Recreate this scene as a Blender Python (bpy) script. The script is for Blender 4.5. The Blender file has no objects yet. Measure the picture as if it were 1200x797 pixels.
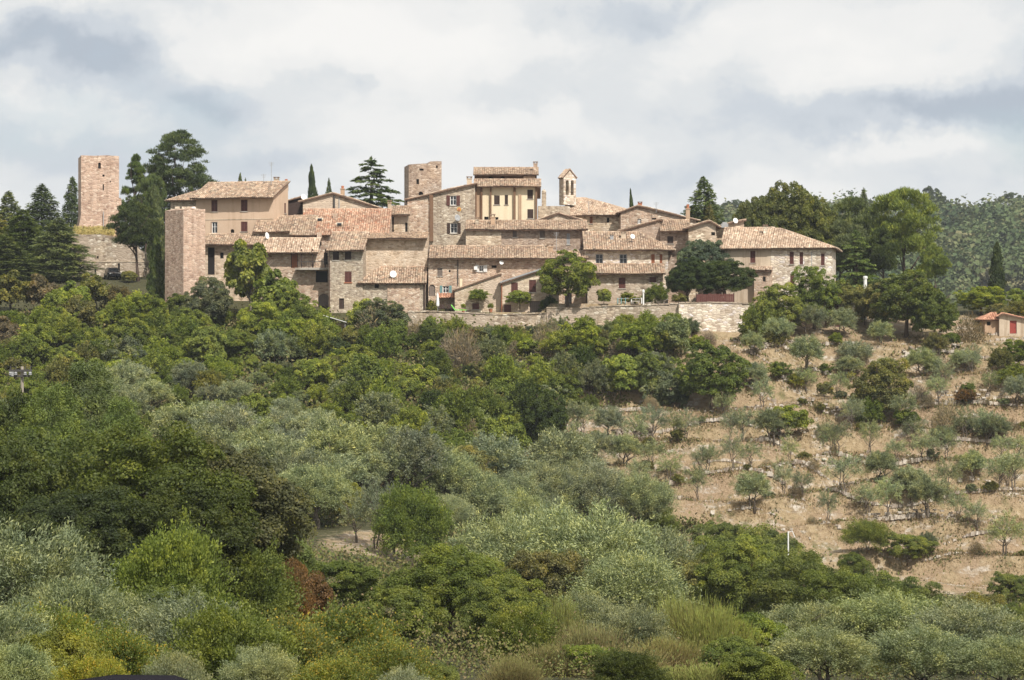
import bpy, math, random
import numpy as np
from mathutils import Vector, Matrix

scene = bpy.context.scene
COL = scene.collection

# ------------------------------------------------------------------ camera, light, sky
cam_data = bpy.data.cameras.new('camera')
cam_data.lens = 90
cam_data.sensor_width = 36
cam_data.clip_start = 0.5
cam_data.clip_end = 12000
cam = bpy.data.objects.new('camera', cam_data)
cam.location = (0, 0, 0)
cam.rotation_euler = (math.radians(90), 0, 0)
COL.objects.link(cam)
scene.camera = cam

scene.view_settings.view_transform = 'Standard'
scene.view_settings.look = 'None'
scene.view_settings.exposure = 0.22
scene.view_settings.gamma = 1.0
scene.cycles.max_bounces = 6
scene.cycles.diffuse_bounces = 3
scene.cycles.glossy_bounces = 2
scene.cycles.transmission_bounces = 3
scene.cycles.volume_bounces = 0
scene.cycles.use_denoising = True
scene.cycles.denoiser = 'OPENIMAGEDENOISE'
scene.cycles.denoising_prefilter = 'ACCURATE'
scene.cycles.denoising_input_passes = 'RGB_ALBEDO_NORMAL'
scene.cycles.sample_clamp_indirect = 4.0

SUN_EL, SUN_AZ = math.radians(50), math.radians(151)      # azimuth clockwise from +Y
sun_dir = Vector((math.sin(SUN_AZ) * math.cos(SUN_EL), math.cos(SUN_AZ) * math.cos(SUN_EL), math.sin(SUN_EL)))
sd = bpy.data.lights.new('sun', 'SUN')
sd.energy = 4.8
sd.angle = math.radians(0.5)
sd.color = (1.0, 0.955, 0.88)
sun = bpy.data.objects.new('sun', sd)
sun.rotation_euler = sun_dir.to_track_quat('Z', 'Y').to_euler()
COL.objects.link(sun)

world = bpy.data.worlds.new('World')
scene.world = world
world.use_nodes = True
nt = world.node_tree
nt.nodes.clear()


def N(tree, kind, **kw):
    n = tree.nodes.new(kind)
    for k, v in kw.items():
        if k.startswith('in_'):
            n.inputs[k[3:].replace('_', ' ')].default_value = v
        else:
            setattr(n, k, v)
    return n


def math_node(tree, op, a, b=None, c=None, clamp=False):
    n = tree.nodes.new('ShaderNodeMath')
    n.operation = op
    n.use_clamp = clamp
    for i, v in enumerate((a, b, c)):
        if v is None:
            continue
        if isinstance(v, (int, float)):
            n.inputs[i].default_value = v
        else:
            tree.links.new(v, n.inputs[i])
    return n.outputs[0]


def ramp(tree, fac, stops, interp='LINEAR'):
    n = tree.nodes.new('ShaderNodeValToRGB')
    n.color_ramp.interpolation = interp
    e = n.color_ramp.elements
    while len(e) < len(stops):
        e.new(0.5)
    for el, (p, c) in zip(e, stops):
        el.position = p
        el.color = (c[0], c[1], c[2], 1) if hasattr(c, '__len__') else (c, c, c, 1)
    tree.links.new(fac, n.inputs[0])
    return n.outputs[0]


def mixc(tree, fac, a, b, blend='MIX'):
    n = tree.nodes.new('ShaderNodeMix')
    n.data_type = 'RGBA'
    n.blend_type = blend
    for sock, v in ((n.inputs[0], fac), (n.inputs[6], a), (n.inputs[7], b)):
        if isinstance(v, (int, float)):
            sock.default_value = v
        elif isinstance(v, (tuple, list)):
            sock.default_value = (v[0], v[1], v[2], 1)
        else:
            tree.links.new(v, sock)
    return n.outputs[2]


def build_sky():
    L = nt.links
    sky = N(nt, 'ShaderNodeTexSky', sky_type='NISHITA', sun_disc=False)
    sky.sun_elevation = SUN_EL
    sky.sun_rotation = SUN_AZ
    tc = N(nt, 'ShaderNodeTexCoord')
    d = tc.outputs['Generated']
    mp = N(nt, 'ShaderNodeMapping')
    mp.inputs['Scale'].default_value = (1.0, 1.0, 1.75)
    mp.inputs['Location'].default_value = (3.1, 0.4, 1.7)
    L.new(d, mp.inputs['Vector'])
    # large billows, medium puffs and fine wisps
    n0 = N(nt, 'ShaderNodeTexNoise', in_Scale=9.0, in_Detail=2.0, in_Roughness=0.5)
    L.new(mp.outputs[0], n0.inputs['Vector'])
    off = mixc(nt, 0.035, mp.outputs[0], n0.outputs['Color'], 'ADD')
    n1 = N(nt, 'ShaderNodeTexNoise', in_Scale=7.5, in_Detail=7.0, in_Roughness=0.52, in_Lacunarity=2.1)
    L.new(off, n1.inputs['Vector'])
    n2 = N(nt, 'ShaderNodeTexNoise', in_Scale=17.0, in_Detail=10.0, in_Roughness=0.58)
    L.new(off, n2.inputs['Vector'])
    sep = N(nt, 'ShaderNodeSeparateXYZ')
    L.new(d, sep.inputs[0])
    # broad cloud banks standing where the photograph shows them: (dx/dy, dz/dy, half width, half height, weight)
    wob = N(nt, 'ShaderNodeTexNoise', in_Scale=16.0, in_Detail=6.0, in_Roughness=0.6)
    L.new(d, wob.inputs['Vector'])
    wsep = N(nt, 'ShaderNodeSeparateColor')
    L.new(wob.outputs['Color'], wsep.inputs[0])
    yy = math_node(nt, 'MAXIMUM', sep.outputs[1], 0.02)
    ax = math_node(nt, 'DIVIDE', sep.outputs[0], yy)
    az = math_node(nt, 'DIVIDE', sep.outputs[2], yy)
    ax = math_node(nt, 'ADD', ax, math_node(nt, 'MULTIPLY', math_node(nt, 'SUBTRACT', wsep.outputs[0], 0.5), 0.11))
    az = math_node(nt, 'ADD', az, math_node(nt, 'MULTIPLY', math_node(nt, 'SUBTRACT', wsep.outputs[1], 0.5), 0.06))
    banks = SKY_BANKS
    total = math_node(nt, 'MULTIPLY_ADD', n1.outputs[0], 1.15, 0.0)
    total = math_node(nt, 'ADD', total, math_node(nt, 'MULTIPLY', math_node(nt, 'SUBTRACT', n2.outputs[0], 0.5), 0.55))
    for (px, py, wx, wy, wt) in banks:
        cx, cz, hw, hh = (px - 600) / 3000, (398.5 - py) / 3000, wx / 3000, wy / 3000
        ex = math_node(nt, 'DIVIDE', math_node(nt, 'SUBTRACT', ax, cx), hw)
        ez = math_node(nt, 'DIVIDE', math_node(nt, 'SUBTRACT', az, cz), hh)
        r2 = math_node(nt, 'ADD', math_node(nt, 'MULTIPLY', ex, ex), math_node(nt, 'MULTIPLY', ez, ez))
        g = math_node(nt, 'MULTIPLY', math_node(nt, 'POWER', 2.718, math_node(nt, 'MULTIPLY', r2, -1.0)), wt)
        total = math_node(nt, 'ADD', total, g)
    k = 10.0
    cloud = ramp(nt, total, [(0.14, (0.40 * k, 0.45 * k, 0.515 * k)), (0.36, (0.535 * k, 0.575 * k, 0.62 * k)),
                             (0.53, (0.65 * k, 0.67 * k, 0.682 * k)), (0.70, (0.752 * k, 0.752 * k, 0.742 * k)), (0.98, (0.81 * k, 0.80 * k, 0.78 * k))], 'EASE')
    gap = ramp(nt, n1.outputs[0], [(0.30, 0.35), (0.42, 0.0)])
    colr = mixc(nt, gap, cloud, sky.outputs[0])
    bg = N(nt, 'ShaderNodeBackground', in_Strength=0.1)
    L.new(colr, bg.inputs[0])
    out = N(nt, 'ShaderNodeOutputWorld')
    L.new(bg.outputs[0], out.inputs[0])


SKY_BANKS = [(50, 48, 105, 34, -0.34), (250, 98, 125, 32, -0.28), (120, 60, 60, 22, -0.13), (430, 86, 34, 17, -0.24), (690, 44, 90, 34, -0.28), (775, 20, 80, 22, -0.24), (620, 118, 110, 26, -0.24), (905, 120, 60, 34, -0.11),
             (1040, 142, 150, 26, -0.38), (1175, 112, 70, 34, -0.33), (870, 188, 120, 26, -0.21), (720, 205, 130, 26, -0.21), (130, 190, 150, 26, -0.10), (345, 200, 80, 24, -0.20), (800, 130, 80, 26, -0.13), (560, 20, 50, 16, -0.10),
             (400, 36, 130, 42, 0.24), (555, 66, 80, 46, 0.24), (255, 36, 90, 26, 0.26), (1000, 40, 80, 34, 0.18), (1070, 84, 90, 32, 0.30), (545, 168, 120, 24, 0.22), (70, 118, 110, 24, 0.24), (1085, 186, 100, 20, 0.28), (850, 66, 60, 30, 0.14), (1150, 30, 90, 30, 0.22), (40, 6, 90, 16, 0.2), (960, 95, 50, 26, 0.12)]
build_sky()
world.cycles.sampling_method = 'MANUAL'
world.cycles.sample_map_resolution = 512

# ------------------------------------------------------------------ helpers
F, CX, CY = 3000.0, 600.0, 398.5
PI = math.pi


def PX(px, Y):
    return (px - CX) * Y / F


def PZ(py, Y):
    return (CY - py) * Y / F


class MB:
    """Collects faces in world coordinates; build() links them as one mesh object."""
    def __init__(s):
        s.v, s.f, s.m, s.t = [], [], [], []

    def face(s, pts, mat=0, tone=0.5):
        b = len(s.v)
        s.v.extend([tuple(p) for p in pts])
        s.f.append(tuple(range(b, b + len(pts))))
        s.m.append(mat)
        s.t.append(tone)

    def hexa(s, p, mat=0, tone=0.5):
        """p: 8 corners, 0-3 bottom ring, 4-7 top ring (counter-clockwise seen from above)"""
        b = len(s.v)
        s.v.extend([tuple(q) for q in p])
        for f in ((3, 2, 1, 0), (4, 5, 6, 7), (0, 1, 5, 4), (1, 2, 6, 5), (2, 3, 7, 6), (3, 0, 4, 7)):
            s.f.append(tuple(b + i for i in f))
            s.m.append(mat)
            s.t.append(tone)

    def box(s, o, u, v, w, mat=0, tone=0.5):
        """o corner, u/v/w edge vectors"""
        o, u, v, w = Vector(o), Vector(u), Vector(v), Vector(w)
        s.hexa([o, o + u, o + u + v, o + v, o + w, o + u + w, o + u + v + w, o + v + w], mat, tone)

    def abox(s, x0, x1, y0, y1, z0, z1, mat=0, tone=0.5):
        s.box((x0, y0, z0), (x1 - x0, 0, 0), (0, y1 - y0, 0), (0, 0, z1 - z0), mat, tone)

    def tube(s, pts, rad, seg=6, mat=0, tone=0.5, cap=True):
        pts = [Vector(p) for p in pts]
        if not hasattr(rad, '__len__'):
            rad = [rad] * len(pts)
        b = len(s.v)
        n = len(pts)
        for i, p in enumerate(pts):
            d = (pts[min(i + 1, n - 1)] - pts[max(i - 1, 0)])
            if d.length < 1e-6:
                d = Vector((0, 0, 1))
            d.normalize()
            a = Vector((1, 0, 0)) if abs(d.x) < 0.8 else Vector((0, 1, 0))
            e1 = d.cross(a).normalized()
            e2 = d.cross(e1)
            for k in range(seg):
                t = 2 * PI * k / seg
                s.v.append(tuple(p + (e1 * math.cos(t) + e2 * math.sin(t)) * rad[i]))
        for i in range(n - 1):
            for k in range(seg):
                a0, a1 = b + i * seg + k, b + i * seg + (k + 1) % seg
                s.f.append((a0, a0 + seg, a1 + seg, a1))
                s.m.append(mat)
                s.t.append(tone)
        if cap:
            for i in (0, n - 1):
                ring = [b + i * seg + k for k in range(seg)]
                s.f.append(tuple(ring if i == 0 else ring[::-1]))
                s.m.append(mat)
                s.t.append(tone)

    def lathe(s, c, prof, seg=10, mat=0, tone=0.5, axis=None):
        """prof: (radius, height) pairs along axis (default z) from c"""
        c = Vector(c)
        ax = Vector(axis or (0, 0, 1)).normalized()
        a = Vector((1, 0, 0)) if abs(ax.x) < 0.8 else Vector((0, 1, 0))
        e1 = ax.cross(a).normalized()
        e2 = ax.cross(e1)
        b = len(s.v)
        for r, h in prof:
            for k in range(seg):
                t = 2 * PI * k / seg
                s.v.append(tuple(c + ax * h + (e1 * math.cos(t) + e2 * math.sin(t)) * r))
        for i in range(len(prof) - 1):
            for k in range(seg):
                a0, a1 = b + i * seg + k, b + i * seg + (k + 1) % seg
                s.f.append((a0, a1, a1 + seg, a0 + seg))
                s.m.append(mat)
                s.t.append(tone)
        s.f.append(tuple(b + k for k in range(seg))[::-1])
        s.m.append(mat); s.t.append(tone)
        s.f.append(tuple(b + (len(prof) - 1) * seg + k for k in range(seg)))
        s.m.append(mat); s.t.append(tone)

    def build(s, name, mats, parent=None, origin=None, tone=False, smooth=False):
        o3 = origin_of(parent) if origin is None else Vector(origin)
        me = bpy.data.meshes.new(name)
        me.from_pydata([(x - o3.x, y - o3.y, z - o3.z) for x, y, z in s.v], [], s.f)
        if not isinstance(mats, (list, tuple)):
            mats = [mats]
        for m in mats:
            me.materials.append(m)
        if len(mats) > 1:
            me.polygons.foreach_set('material_index', s.m)
        if tone:
            me.attributes.new('tone', 'FLOAT', 'FACE').data.foreach_set('value', s.t)
        if smooth:
            me.polygons.foreach_set('use_smooth', [True] * len(s.f))
        me.update()
        ob = bpy.data.objects.new(name, me)
        COL.objects.link(ob)
        if parent is not None:
            ob.parent = parent
        else:
            ob.location = o3
        return ob


ORIG = {}


def origin_of(o):
    if o is None:
        return Vector((0, 0, 0))
    while o.parent is not None:
        o = o.parent
    return Vector(o.location)


def tag(o, label=None, cat=None, group=None, kind=None):
    if label: o['label'] = label
    if cat: o['category'] = cat
    if group: o['group'] = group
    if kind: o['kind'] = kind
    return o


def empty(name, loc, label=None, cat=None, group=None):
    o = bpy.data.objects.new(name, None)
    o.location = loc
    o.empty_display_size = 0.2
    COL.objects.link(o)
    return tag(o, label, cat, group)


# ------------------------------------------------------------------ materials
def new_mat(name):
    m = bpy.data.materials.new(name)
    m.use_nodes = True
    t = m.node_tree
    t.nodes.clear()
    b = t.nodes.new('ShaderNodeBsdfPrincipled')
    o = t.nodes.new('ShaderNodeOutputMaterial')
    t.links.new(b.outputs[0], o.inputs[0])
    b.inputs['Roughness'].default_value = 0.9
    b.inputs['Specular IOR Level'].default_value = 0.2
    return m, t, b


def position(t, sx=1, sy=1, sz=1):
    g = t.nodes.new('ShaderNodeNewGeometry')
    mp = t.nodes.new('ShaderNodeMapping')
    mp.inputs['Scale'].default_value = (sx, sy, sz)
    t.links.new(g.outputs['Position'], mp.inputs['Vector'])
    return mp.outputs[0]


def noise(t, vec, scale, detail=4, rough=0.55):
    n = t.nodes.new('ShaderNodeTexNoise')
    n.inputs['Scale'].default_value = scale
    n.inputs['Detail'].default_value = detail
    n.inputs['Roughness'].default_value = rough
    t.links.new(vec, n.inputs['Vector'])
    return n.outputs[0]


def bump(t, bsdf, h, strength=0.5, dist=0.05):
    n = t.nodes.new('ShaderNodeBump')
    n.inputs['Strength'].default_value = strength
    n.inputs['Distance'].default_value = dist
    t.links.new(h, n.inputs['Height'])
    t.links.new(n.outputs[0], bsdf.inputs['Normal'])


def mat_stone(name, cols, w=0.40, h=0.20, mortar=(0.496, 0.409, 0.322), relief=0.6, stain=0.5, plaster=None):
    """Coursed rubble: flattened cells, each stone its own tone, mortar in between, weather stains."""
    m, t, b = new_mat(name)
    p = position(t, 1 / w, 1 / w, 1 / h)
    pn = position(t)
    wob = t.nodes.new('ShaderNodeTexNoise')
    wob.inputs['Scale'].default_value = 1.1
    t.links.new(pn, wob.inputs['Vector'])
    pv = mixc(t, 0.5, p, wob.outputs['Color'], 'ADD')
    v = t.nodes.new('ShaderNodeTexVoronoi')
    v.inputs['Scale'].default_value = 1.0
    v.inputs['Randomness'].default_value = 0.85
    t.links.new(pv, v.inputs['Vector'])
    sc = t.nodes.new('ShaderNodeSeparateColor')
    t.links.new(v.outputs['Color'], sc.inputs[0])
    k = len(cols)
    col = ramp(t, sc.outputs[0], [(i / (k - 1), c) for i, c in enumerate(cols)])
    e = t.nodes.new('ShaderNodeTexVoronoi')
    e.feature = 'DISTANCE_TO_EDGE'
    e.inputs['Scale'].default_value = 1.0
    e.inputs['Randomness'].default_value = 0.85
    t.links.new(pv, e.inputs['Vector'])
    edge = ramp(t, e.outputs[0], [(0.02, 1.0), (0.10, 0.0)])
    col = mixc(t, math_node(t, 'MULTIPLY', edge, 0.75), col, mortar)
    big = noise(t, pn, 0.33, 5, 0.62)
    col = mixc(t, stain, col, ramp(t, big, [(0.30, (0.66, 0.60, 0.56)), (0.5, (1, 1, 1)), (0.70, (1.18, 1.10, 1.0))]), 'MULTIPLY')
    fine = noise(t, pn, 6.0, 4, 0.7)
    col = mixc(t, 0.5, col, ramp(t, fine, [(0.25, 0.62), (0.75, 1.3)]), 'MULTIPLY')
    drip = noise(t, position(t, 1.6, 1.6, 0.16), 1.0, 4, 0.6)
    col = mixc(t, 0.4, col, ramp(t, drip, [(0.34, (0.58, 0.53, 0.48)), (0.52, (1, 1, 1))]), 'MULTIPLY')
    if plaster:
        pm = noise(t, pn, 0.22, 4, 0.6)
        col = mixc(t, ramp(t, pm, [(0.50, 0.0), (0.60, 0.75)]), col, plaster)
    t.links.new(col, b.inputs['Base Color'])
    hgt = math_node(t, 'ADD', math_node(t, 'MULTIPLY', ramp(t, e.outputs[0], [(0.0, 0.0), (0.22, 1.0)]), 1.0), math_node(t, 'MULTIPLY', fine, 0.6))
    bump(t, b, hgt, relief * 0.85, 0.05)
    return m


def mat_plaster(name, c, stain=0.5, dirt=(0.55, 0.48, 0.40)):
    m, t, b = new_mat(name)
    pn = position(t)
    col = mixc(t, stain, c, ramp(t, noise(t, pn, 0.5, 6, 0.65), [(0.3, dirt), (0.55, (1, 1, 1)), (0.75, (1.12, 1.08, 1.02))]), 'MULTIPLY')
    drip = noise(t, position(t, 2.2, 2.2, 0.18), 1.0, 4, 0.6)
    col = mixc(t, stain, col, ramp(t, drip, [(0.36, dirt), (0.5, (1, 1, 1))]), 'MULTIPLY')
    fine = noise(t, pn, 9, 4, 0.7)
    col = mixc(t, 0.3, col, ramp(t, fine, [(0.3, 0.75), (0.7, 1.2)]), 'MULTIPLY')
    t.links.new(col, b.inputs['Base Color'])
    bump(t, b, fine, 0.25, 0.03)
    return m


def mat_tile(name, cols, lichen=(0.30, 0.28, 0.20), amount=0.5):
    """Clay roof tiles: every tile mesh face carries its own fired tone; lichen and soot come from noise."""
    m, t, b = new_mat(name)
    a = t.nodes.new('ShaderNodeAttribute')
    a.attribute_name = 'tone'
    k = len(cols)
    col = ramp(t, a.outputs['Fac'], [(i / (k - 1), c) for i, c in enumerate(cols)])
    pn = position(t)
    col = mixc(t, ramp(t, noise(t, pn, 1.3, 5, 0.7), [(0.45, 0.0), (0.68, amount)]), col, lichen)
    col = mixc(t, 0.6, col, ramp(t, noise(t, pn, 0.35, 4, 0.6), [(0.3, (0.62, 0.56, 0.52)), (0.6, (1.1, 1.06, 1.0))]), 'MULTIPLY')
    fine = noise(t, pn, 10, 3, 0.7)
    col = mixc(t, 0.5, col, ramp(t, fine, [(0.3, 0.65), (0.7, 1.25)]), 'MULTIPLY')
    t.links.new(col, b.inputs['Base Color'])
    bump(t, b, fine, 0.3, 0.02)
    return m


def mat_plain(name, c, rough=0.7, var=0.35, spec=0.3, scale=4.0):
    m, t, b = new_mat(name)
    pn = position(t)
    n = noise(t, pn, scale, 5, 0.65)
    col = mixc(t, var, c, ramp(t, n, [(0.25, 0.45), (0.75, 1.4)]), 'MULTIPLY')
    t.links.new(col, b.inputs['Base Color'])
    b.inputs['Roughness'].default_value = rough
    b.inputs['Specular IOR Level'].default_value = spec
    return m


def mat_foliage(name, accent=None, accent_at=0.9, trans=0.40, back=None):
    """Leaves: the tree's own colour (object colour), a tone per leaf, light passing through."""
    m, t, b = new_mat(name)
    oi = t.nodes.new('ShaderNodeObjectInfo')
    a = t.nodes.new('ShaderNodeAttribute')
    a.attribute_name = 'tone'
    tone = a.outputs['Fac']
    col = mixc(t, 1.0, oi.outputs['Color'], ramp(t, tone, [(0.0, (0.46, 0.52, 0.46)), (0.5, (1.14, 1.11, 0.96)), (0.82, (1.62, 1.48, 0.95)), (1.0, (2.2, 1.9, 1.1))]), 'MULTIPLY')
    if accent:
        r = t.nodes.new('ShaderNodeTexWhiteNoise')
        r.noise_dimensions = '1D'
        t.links.new(math_node(t, 'MULTIPLY', tone, 913.7), r.inputs['W'])
        col = mixc(t, math_node(t, 'GREATER_THAN', r.outputs['Value'], accent_at), col, accent)
    if back:
        g = t.nodes.new('ShaderNodeNewGeometry')
        col = mixc(t, math_node(t, 'MULTIPLY', g.outputs['Backfacing'], 0.75), col, mixc(t, 1.0, col, back, 'MULTIPLY'))
    col = mixc(t, 1.0, col, ramp(t, noise(t, position(t), 0.9, 2, 0.6), [(0.30, (0.62, 0.68, 0.70)), (0.50, (1.0, 1.0, 1.0)), (0.68, (1.30, 1.18, 0.95))]), 'MULTIPLY')
    t.links.new(col, b.inputs['Base Color'])
    b.inputs['Roughness'].default_value = 0.55
    b.inputs['Specular IOR Level'].default_value = 0.25
    tr = t.nodes.new('ShaderNodeBsdfTranslucent')
    t.links.new(mixc(t, 1.0, col, (1.15, 1.25, 0.55), 'MULTIPLY'), tr.inputs['Color'])
    mx = t.nodes.new('ShaderNodeMixShader')
    mx.inputs[0].default_value = trans
    t.links.new(b.outputs[0], mx.inputs[1])
    t.links.new(tr.outputs[0], mx.inputs[2])
    out = [n for n in t.nodes if n.type == 'OUTPUT_MATERIAL'][0]
    t.links.new(mx.outputs[0], out.inputs[0])
    return m


M = {}
M['stone_pink'] = mat_stone('pink_rubble_stone', [(0.288, 0.197, 0.140), (0.495, 0.348, 0.250), (0.606, 0.469, 0.352), (0.405, 0.272, 0.204), (0.753, 0.644, 0.516)])
M['stone_tan'] = mat_stone('tan_rubble_stone', [(0.303, 0.222, 0.153), (0.510, 0.389, 0.271), (0.654, 0.531, 0.384), (0.434, 0.326, 0.232), (0.850, 0.747, 0.572)], mortar=(0.570, 0.459, 0.347), w=0.5, h=0.22, plaster=(0.56, 0.45, 0.35))
M['stone_grey'] = mat_stone('grey_rubble_stone', [(0.235, 0.189, 0.145), (0.405, 0.328, 0.246), (0.526, 0.450, 0.342), (0.346, 0.275, 0.209), (0.688, 0.619, 0.494)], mortar=(0.446, 0.372, 0.298), w=0.34, h=0.17)
M['stone_tower'] = mat_stone('tower_stone', [(0.346, 0.228, 0.169), (0.526, 0.365, 0.273), (0.639, 0.461, 0.349), (0.434, 0.294, 0.219), (0.737, 0.586, 0.461)], w=0.45, h=0.22, mortar=(0.496, 0.372, 0.298), stain=0.3)
M['stone_white'] = mat_stone('pale_rubble_stone', [(0.405, 0.321, 0.240), (0.654, 0.558, 0.436), (0.850, 0.776, 0.641), (0.558, 0.462, 0.358), (0.850, 0.800, 0.787)], w=0.55, h=0.24, mortar=(0.471, 0.372, 0.298))
M['stone_buff'] = mat_stone('buff_rubble_stone', [(0.36, 0.27, 0.19), (0.54, 0.42, 0.31), (0.64, 0.52, 0.40), (0.46, 0.35, 0.25), (0.72, 0.61, 0.49)], w=0.46, h=0.24, mortar=(0.55, 0.45, 0.34), stain=0.6)
M['stone_brown'] = mat_stone('brown_rubble_stone', [(0.24, 0.17, 0.13), (0.39, 0.29, 0.22), (0.48, 0.37, 0.285), (0.32, 0.235, 0.18), (0.60, 0.50, 0.41)], w=0.36, h=0.18, mortar=(0.36, 0.285, 0.225), stain=0.7)
M['stone_field'] = mat_stone('weathered_wall_stone', [(0.208, 0.162, 0.121), (0.389, 0.319, 0.238), (0.558, 0.474, 0.372), (0.303, 0.245, 0.181), (0.753, 0.687, 0.571)], w=0.5, h=0.26, mortar=(0.322, 0.248, 0.186), stain=0.75, plaster=(0.44, 0.35, 0.27))
M['plaster_ochre'] = mat_plaster('ochre_plaster', (0.585, 0.435, 0.315), 0.28, (0.72, 0.66, 0.60))
M['plaster_cream'] = mat_plaster('cream_plaster', (0.74, 0.63, 0.45), 0.25, (0.72, 0.66, 0.58))
M['plaster_orange'] = mat_plaster('worn_orange_plaster', (0.46, 0.32, 0.215), 0.5)
M['plaster_pale'] = mat_plaster('pale_plaster', (0.56, 0.46, 0.35), 0.5)
M['plaster_brown'] = mat_plaster('dark_brown_plaster', (0.20, 0.12, 0.075), 0.5)
M['concrete'] = mat_plaster('concrete', (0.42, 0.38, 0.33), 0.6)
M['tile'] = mat_tile('weathered_clay_tile', [(0.19, 0.14, 0.11), (0.38, 0.265, 0.19), (0.48, 0.355, 0.26), (0.30, 0.22, 0.17), (0.60, 0.48, 0.37), (0.42, 0.27, 0.185)])
M['tile_pale'] = mat_tile('pale_clay_tile', [(0.28, 0.20, 0.15), (0.48, 0.35, 0.26), (0.58, 0.45, 0.34), (0.40, 0.30, 0.225), (0.68, 0.57, 0.45), (0.46, 0.31, 0.215)], amount=0.25)
M['tile_red'] = mat_tile('orange_red_clay_tile', [(0.28, 0.16, 0.11), (0.44, 0.25, 0.17), (0.52, 0.34, 0.24), (0.36, 0.22, 0.155), (0.60, 0.45, 0.34), (0.46, 0.22, 0.14)], amount=0.35)
M['tile_new'] = mat_tile('new_red_clay_tile', [(0.38, 0.19, 0.125), (0.48, 0.25, 0.165), (0.54, 0.32, 0.22), (0.42, 0.21, 0.14)], amount=0.08)
M['wood_red'] = mat_plain('red_brown_painted_wood', (0.115, 0.042, 0.033), 0.6)
M['wood_dark'] = mat_plain('dark_brown_wood', (0.055, 0.032, 0.024), 0.7)
M['wood_orange'] = mat_plain('orange_stained_wood', (0.30, 0.11, 0.05), 0.6)
M['wood_grey'] = mat_plain('grey_weathered_wood', (0.19, 0.15, 0.125), 0.8)
M['paint_teal'] = mat_plain('teal_painted_wood', (0.16, 0.30, 0.30), 0.6)
M['paint_white'] = mat_plain('white_paint', (0.78, 0.77, 0.74), 0.55, 0.12)
M['paint_red'] = mat_plain('bright_red_paint', (0.31, 0.06, 0.045), 0.5, 0.15)
M['metal_dark'] = mat_plain('dark_metal', (0.06, 0.055, 0.05), 0.5, 0.2, 0.5)
M['metal_brown'] = mat_plain('brown_drainpipe_metal', (0.13, 0.07, 0.05), 0.5, 0.2, 0.5)
M['metal_grey'] = mat_plain('grey_metal', (0.33, 0.33, 0.33), 0.45, 0.2, 0.5)
M['rust'] = mat_plain('rusty_metal', (0.22, 0.10, 0.05), 0.8)
M['bronze'] = mat_plain('bell_bronze', (0.10, 0.085, 0.05), 0.5)
M['eave_wood'] = mat_plain('eave_board_wood', (0.16, 0.095, 0.065), 0.8)
M['terracotta'] = mat_plain('terracotta', (0.44, 0.17, 0.09), 0.8)
M['green_cloth'] = mat_plain('bright_green_cloth', (0.22, 0.62, 0.12), 0.7, 0.1)
M['blue_plastic'] = mat_plain('blue_plastic', (0.07, 0.22, 0.55), 0.5, 0.1)
M['car_black'] = mat_plain('black_car_paint', (0.02, 0.02, 0.024), 0.25, 0.05, 0.6)
M['car_grey'] = mat_plain('dark_grey_car_paint', (0.016, 0.014, 0.018), 0.95, 0.3, 0.03)
M['rubber'] = mat_plain('tyre_rubber', (0.025, 0.025, 0.025), 0.9, 0.1)
M['bark'] = mat_plain('brown_bark', (0.115, 0.082, 0.058), 0.95, 0.7, 0.1, 7)
M['bark_grey'] = mat_plain('grey_olive_bark', (0.17, 0.14, 0.11), 0.95, 0.7, 0.1, 7)
M['bark_pine'] = mat_plain('dark_pine_bark', (0.10, 0.07, 0.055), 0.95, 0.7, 0.1, 7)
M['rock'] = mat_plain('pale_limestone', (0.52, 0.47, 0.41), 0.95, 0.55, 0.1, 2.5)
M['leaf'] = mat_foliage('broad_leaf')
M['leaf_olive'] = mat_foliage('olive_leaf', trans=0.25, back=(1.5, 1.45, 1.5))
M['needle'] = mat_foliage('needle', trans=0.22)
M['leaf_yellowing'] = mat_foliage('yellowing_leaf', accent=(0.42, 0.31, 0.05), accent_at=0.88)
M['blade'] = mat_foliage('broom_blade', trans=0.2)
def mat_broom():
    m, t, b = new_mat('broom_stem')
    oi = t.nodes.new('ShaderNodeObjectInfo')
    a = t.nodes.new('ShaderNodeAttribute')
    a.attribute_name = 'tone'
    col = mixc(t, 1.0, oi.outputs['Color'], ramp(t, a.outputs['Fac'], [(0.15, (1.0, 0.62, 0.75)), (0.45, (1.1, 0.95, 0.85)), (0.75, (1.35, 1.5, 1.1))]), 'MULTIPLY')
    t.links.new(col, b.inputs['Base Color'])
    return m


M['blade'] = mat_broom()
M['twig'] = mat_foliage('dry_twig', trans=0.05)
g, t, b = new_mat('window_glass')
b.inputs['Base Color'].default_value = (0.025, 0.026, 0.028, 1)
b.inputs['Roughness'].default_value = 0.12
b.inputs['Specular IOR Level'].default_value = 0.5
M['glass'] = g
g, t, b = new_mat('painted_dark_void')
b.inputs['Base Color'].default_value = (0.02, 0.017, 0.015, 1)  # near-black colour stands in for the unlit depth behind openings
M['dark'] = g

# ------------------------------------------------------------------ terrain
_PLY = [-80, 0, 30, 70, 110, 150, 190, 222, 250, 275, 288, 297, 305, 318, 330, 350, 380, 450, 560, 700, 850, 1000, 1100, 1250, 1500, 1900]
_PLZ = [-1.5, -1.9, -5.4, -10, -12.3, -14.8, -15.5, -13.6, -8, -3, -0.4, 2.6, 5.0, 7.4, 8.3, 9.5, 7, -12, -35, -34, -8, 22, 30, 14, -20, -30]
_PRY = [-80, 0, 40, 80, 120, 160, 200, 216, 232, 248, 268, 284, 291, 297, 303, 320, 350, 400, 480, 600, 700, 800, 900, 1000, 1100, 1180, 1400, 1900]
_PRZ = [-1.6, -1.9, -6.3, -11, -15.5, -19.5, -23, -24, -22.3, -16.6, -9.1, -2.2, 0.2, 2.2, 3.6, 4.3, 3.5, -8, -28, -34, -14, 10, 28, 41, 48.5, 46, 18, -10]


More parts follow.
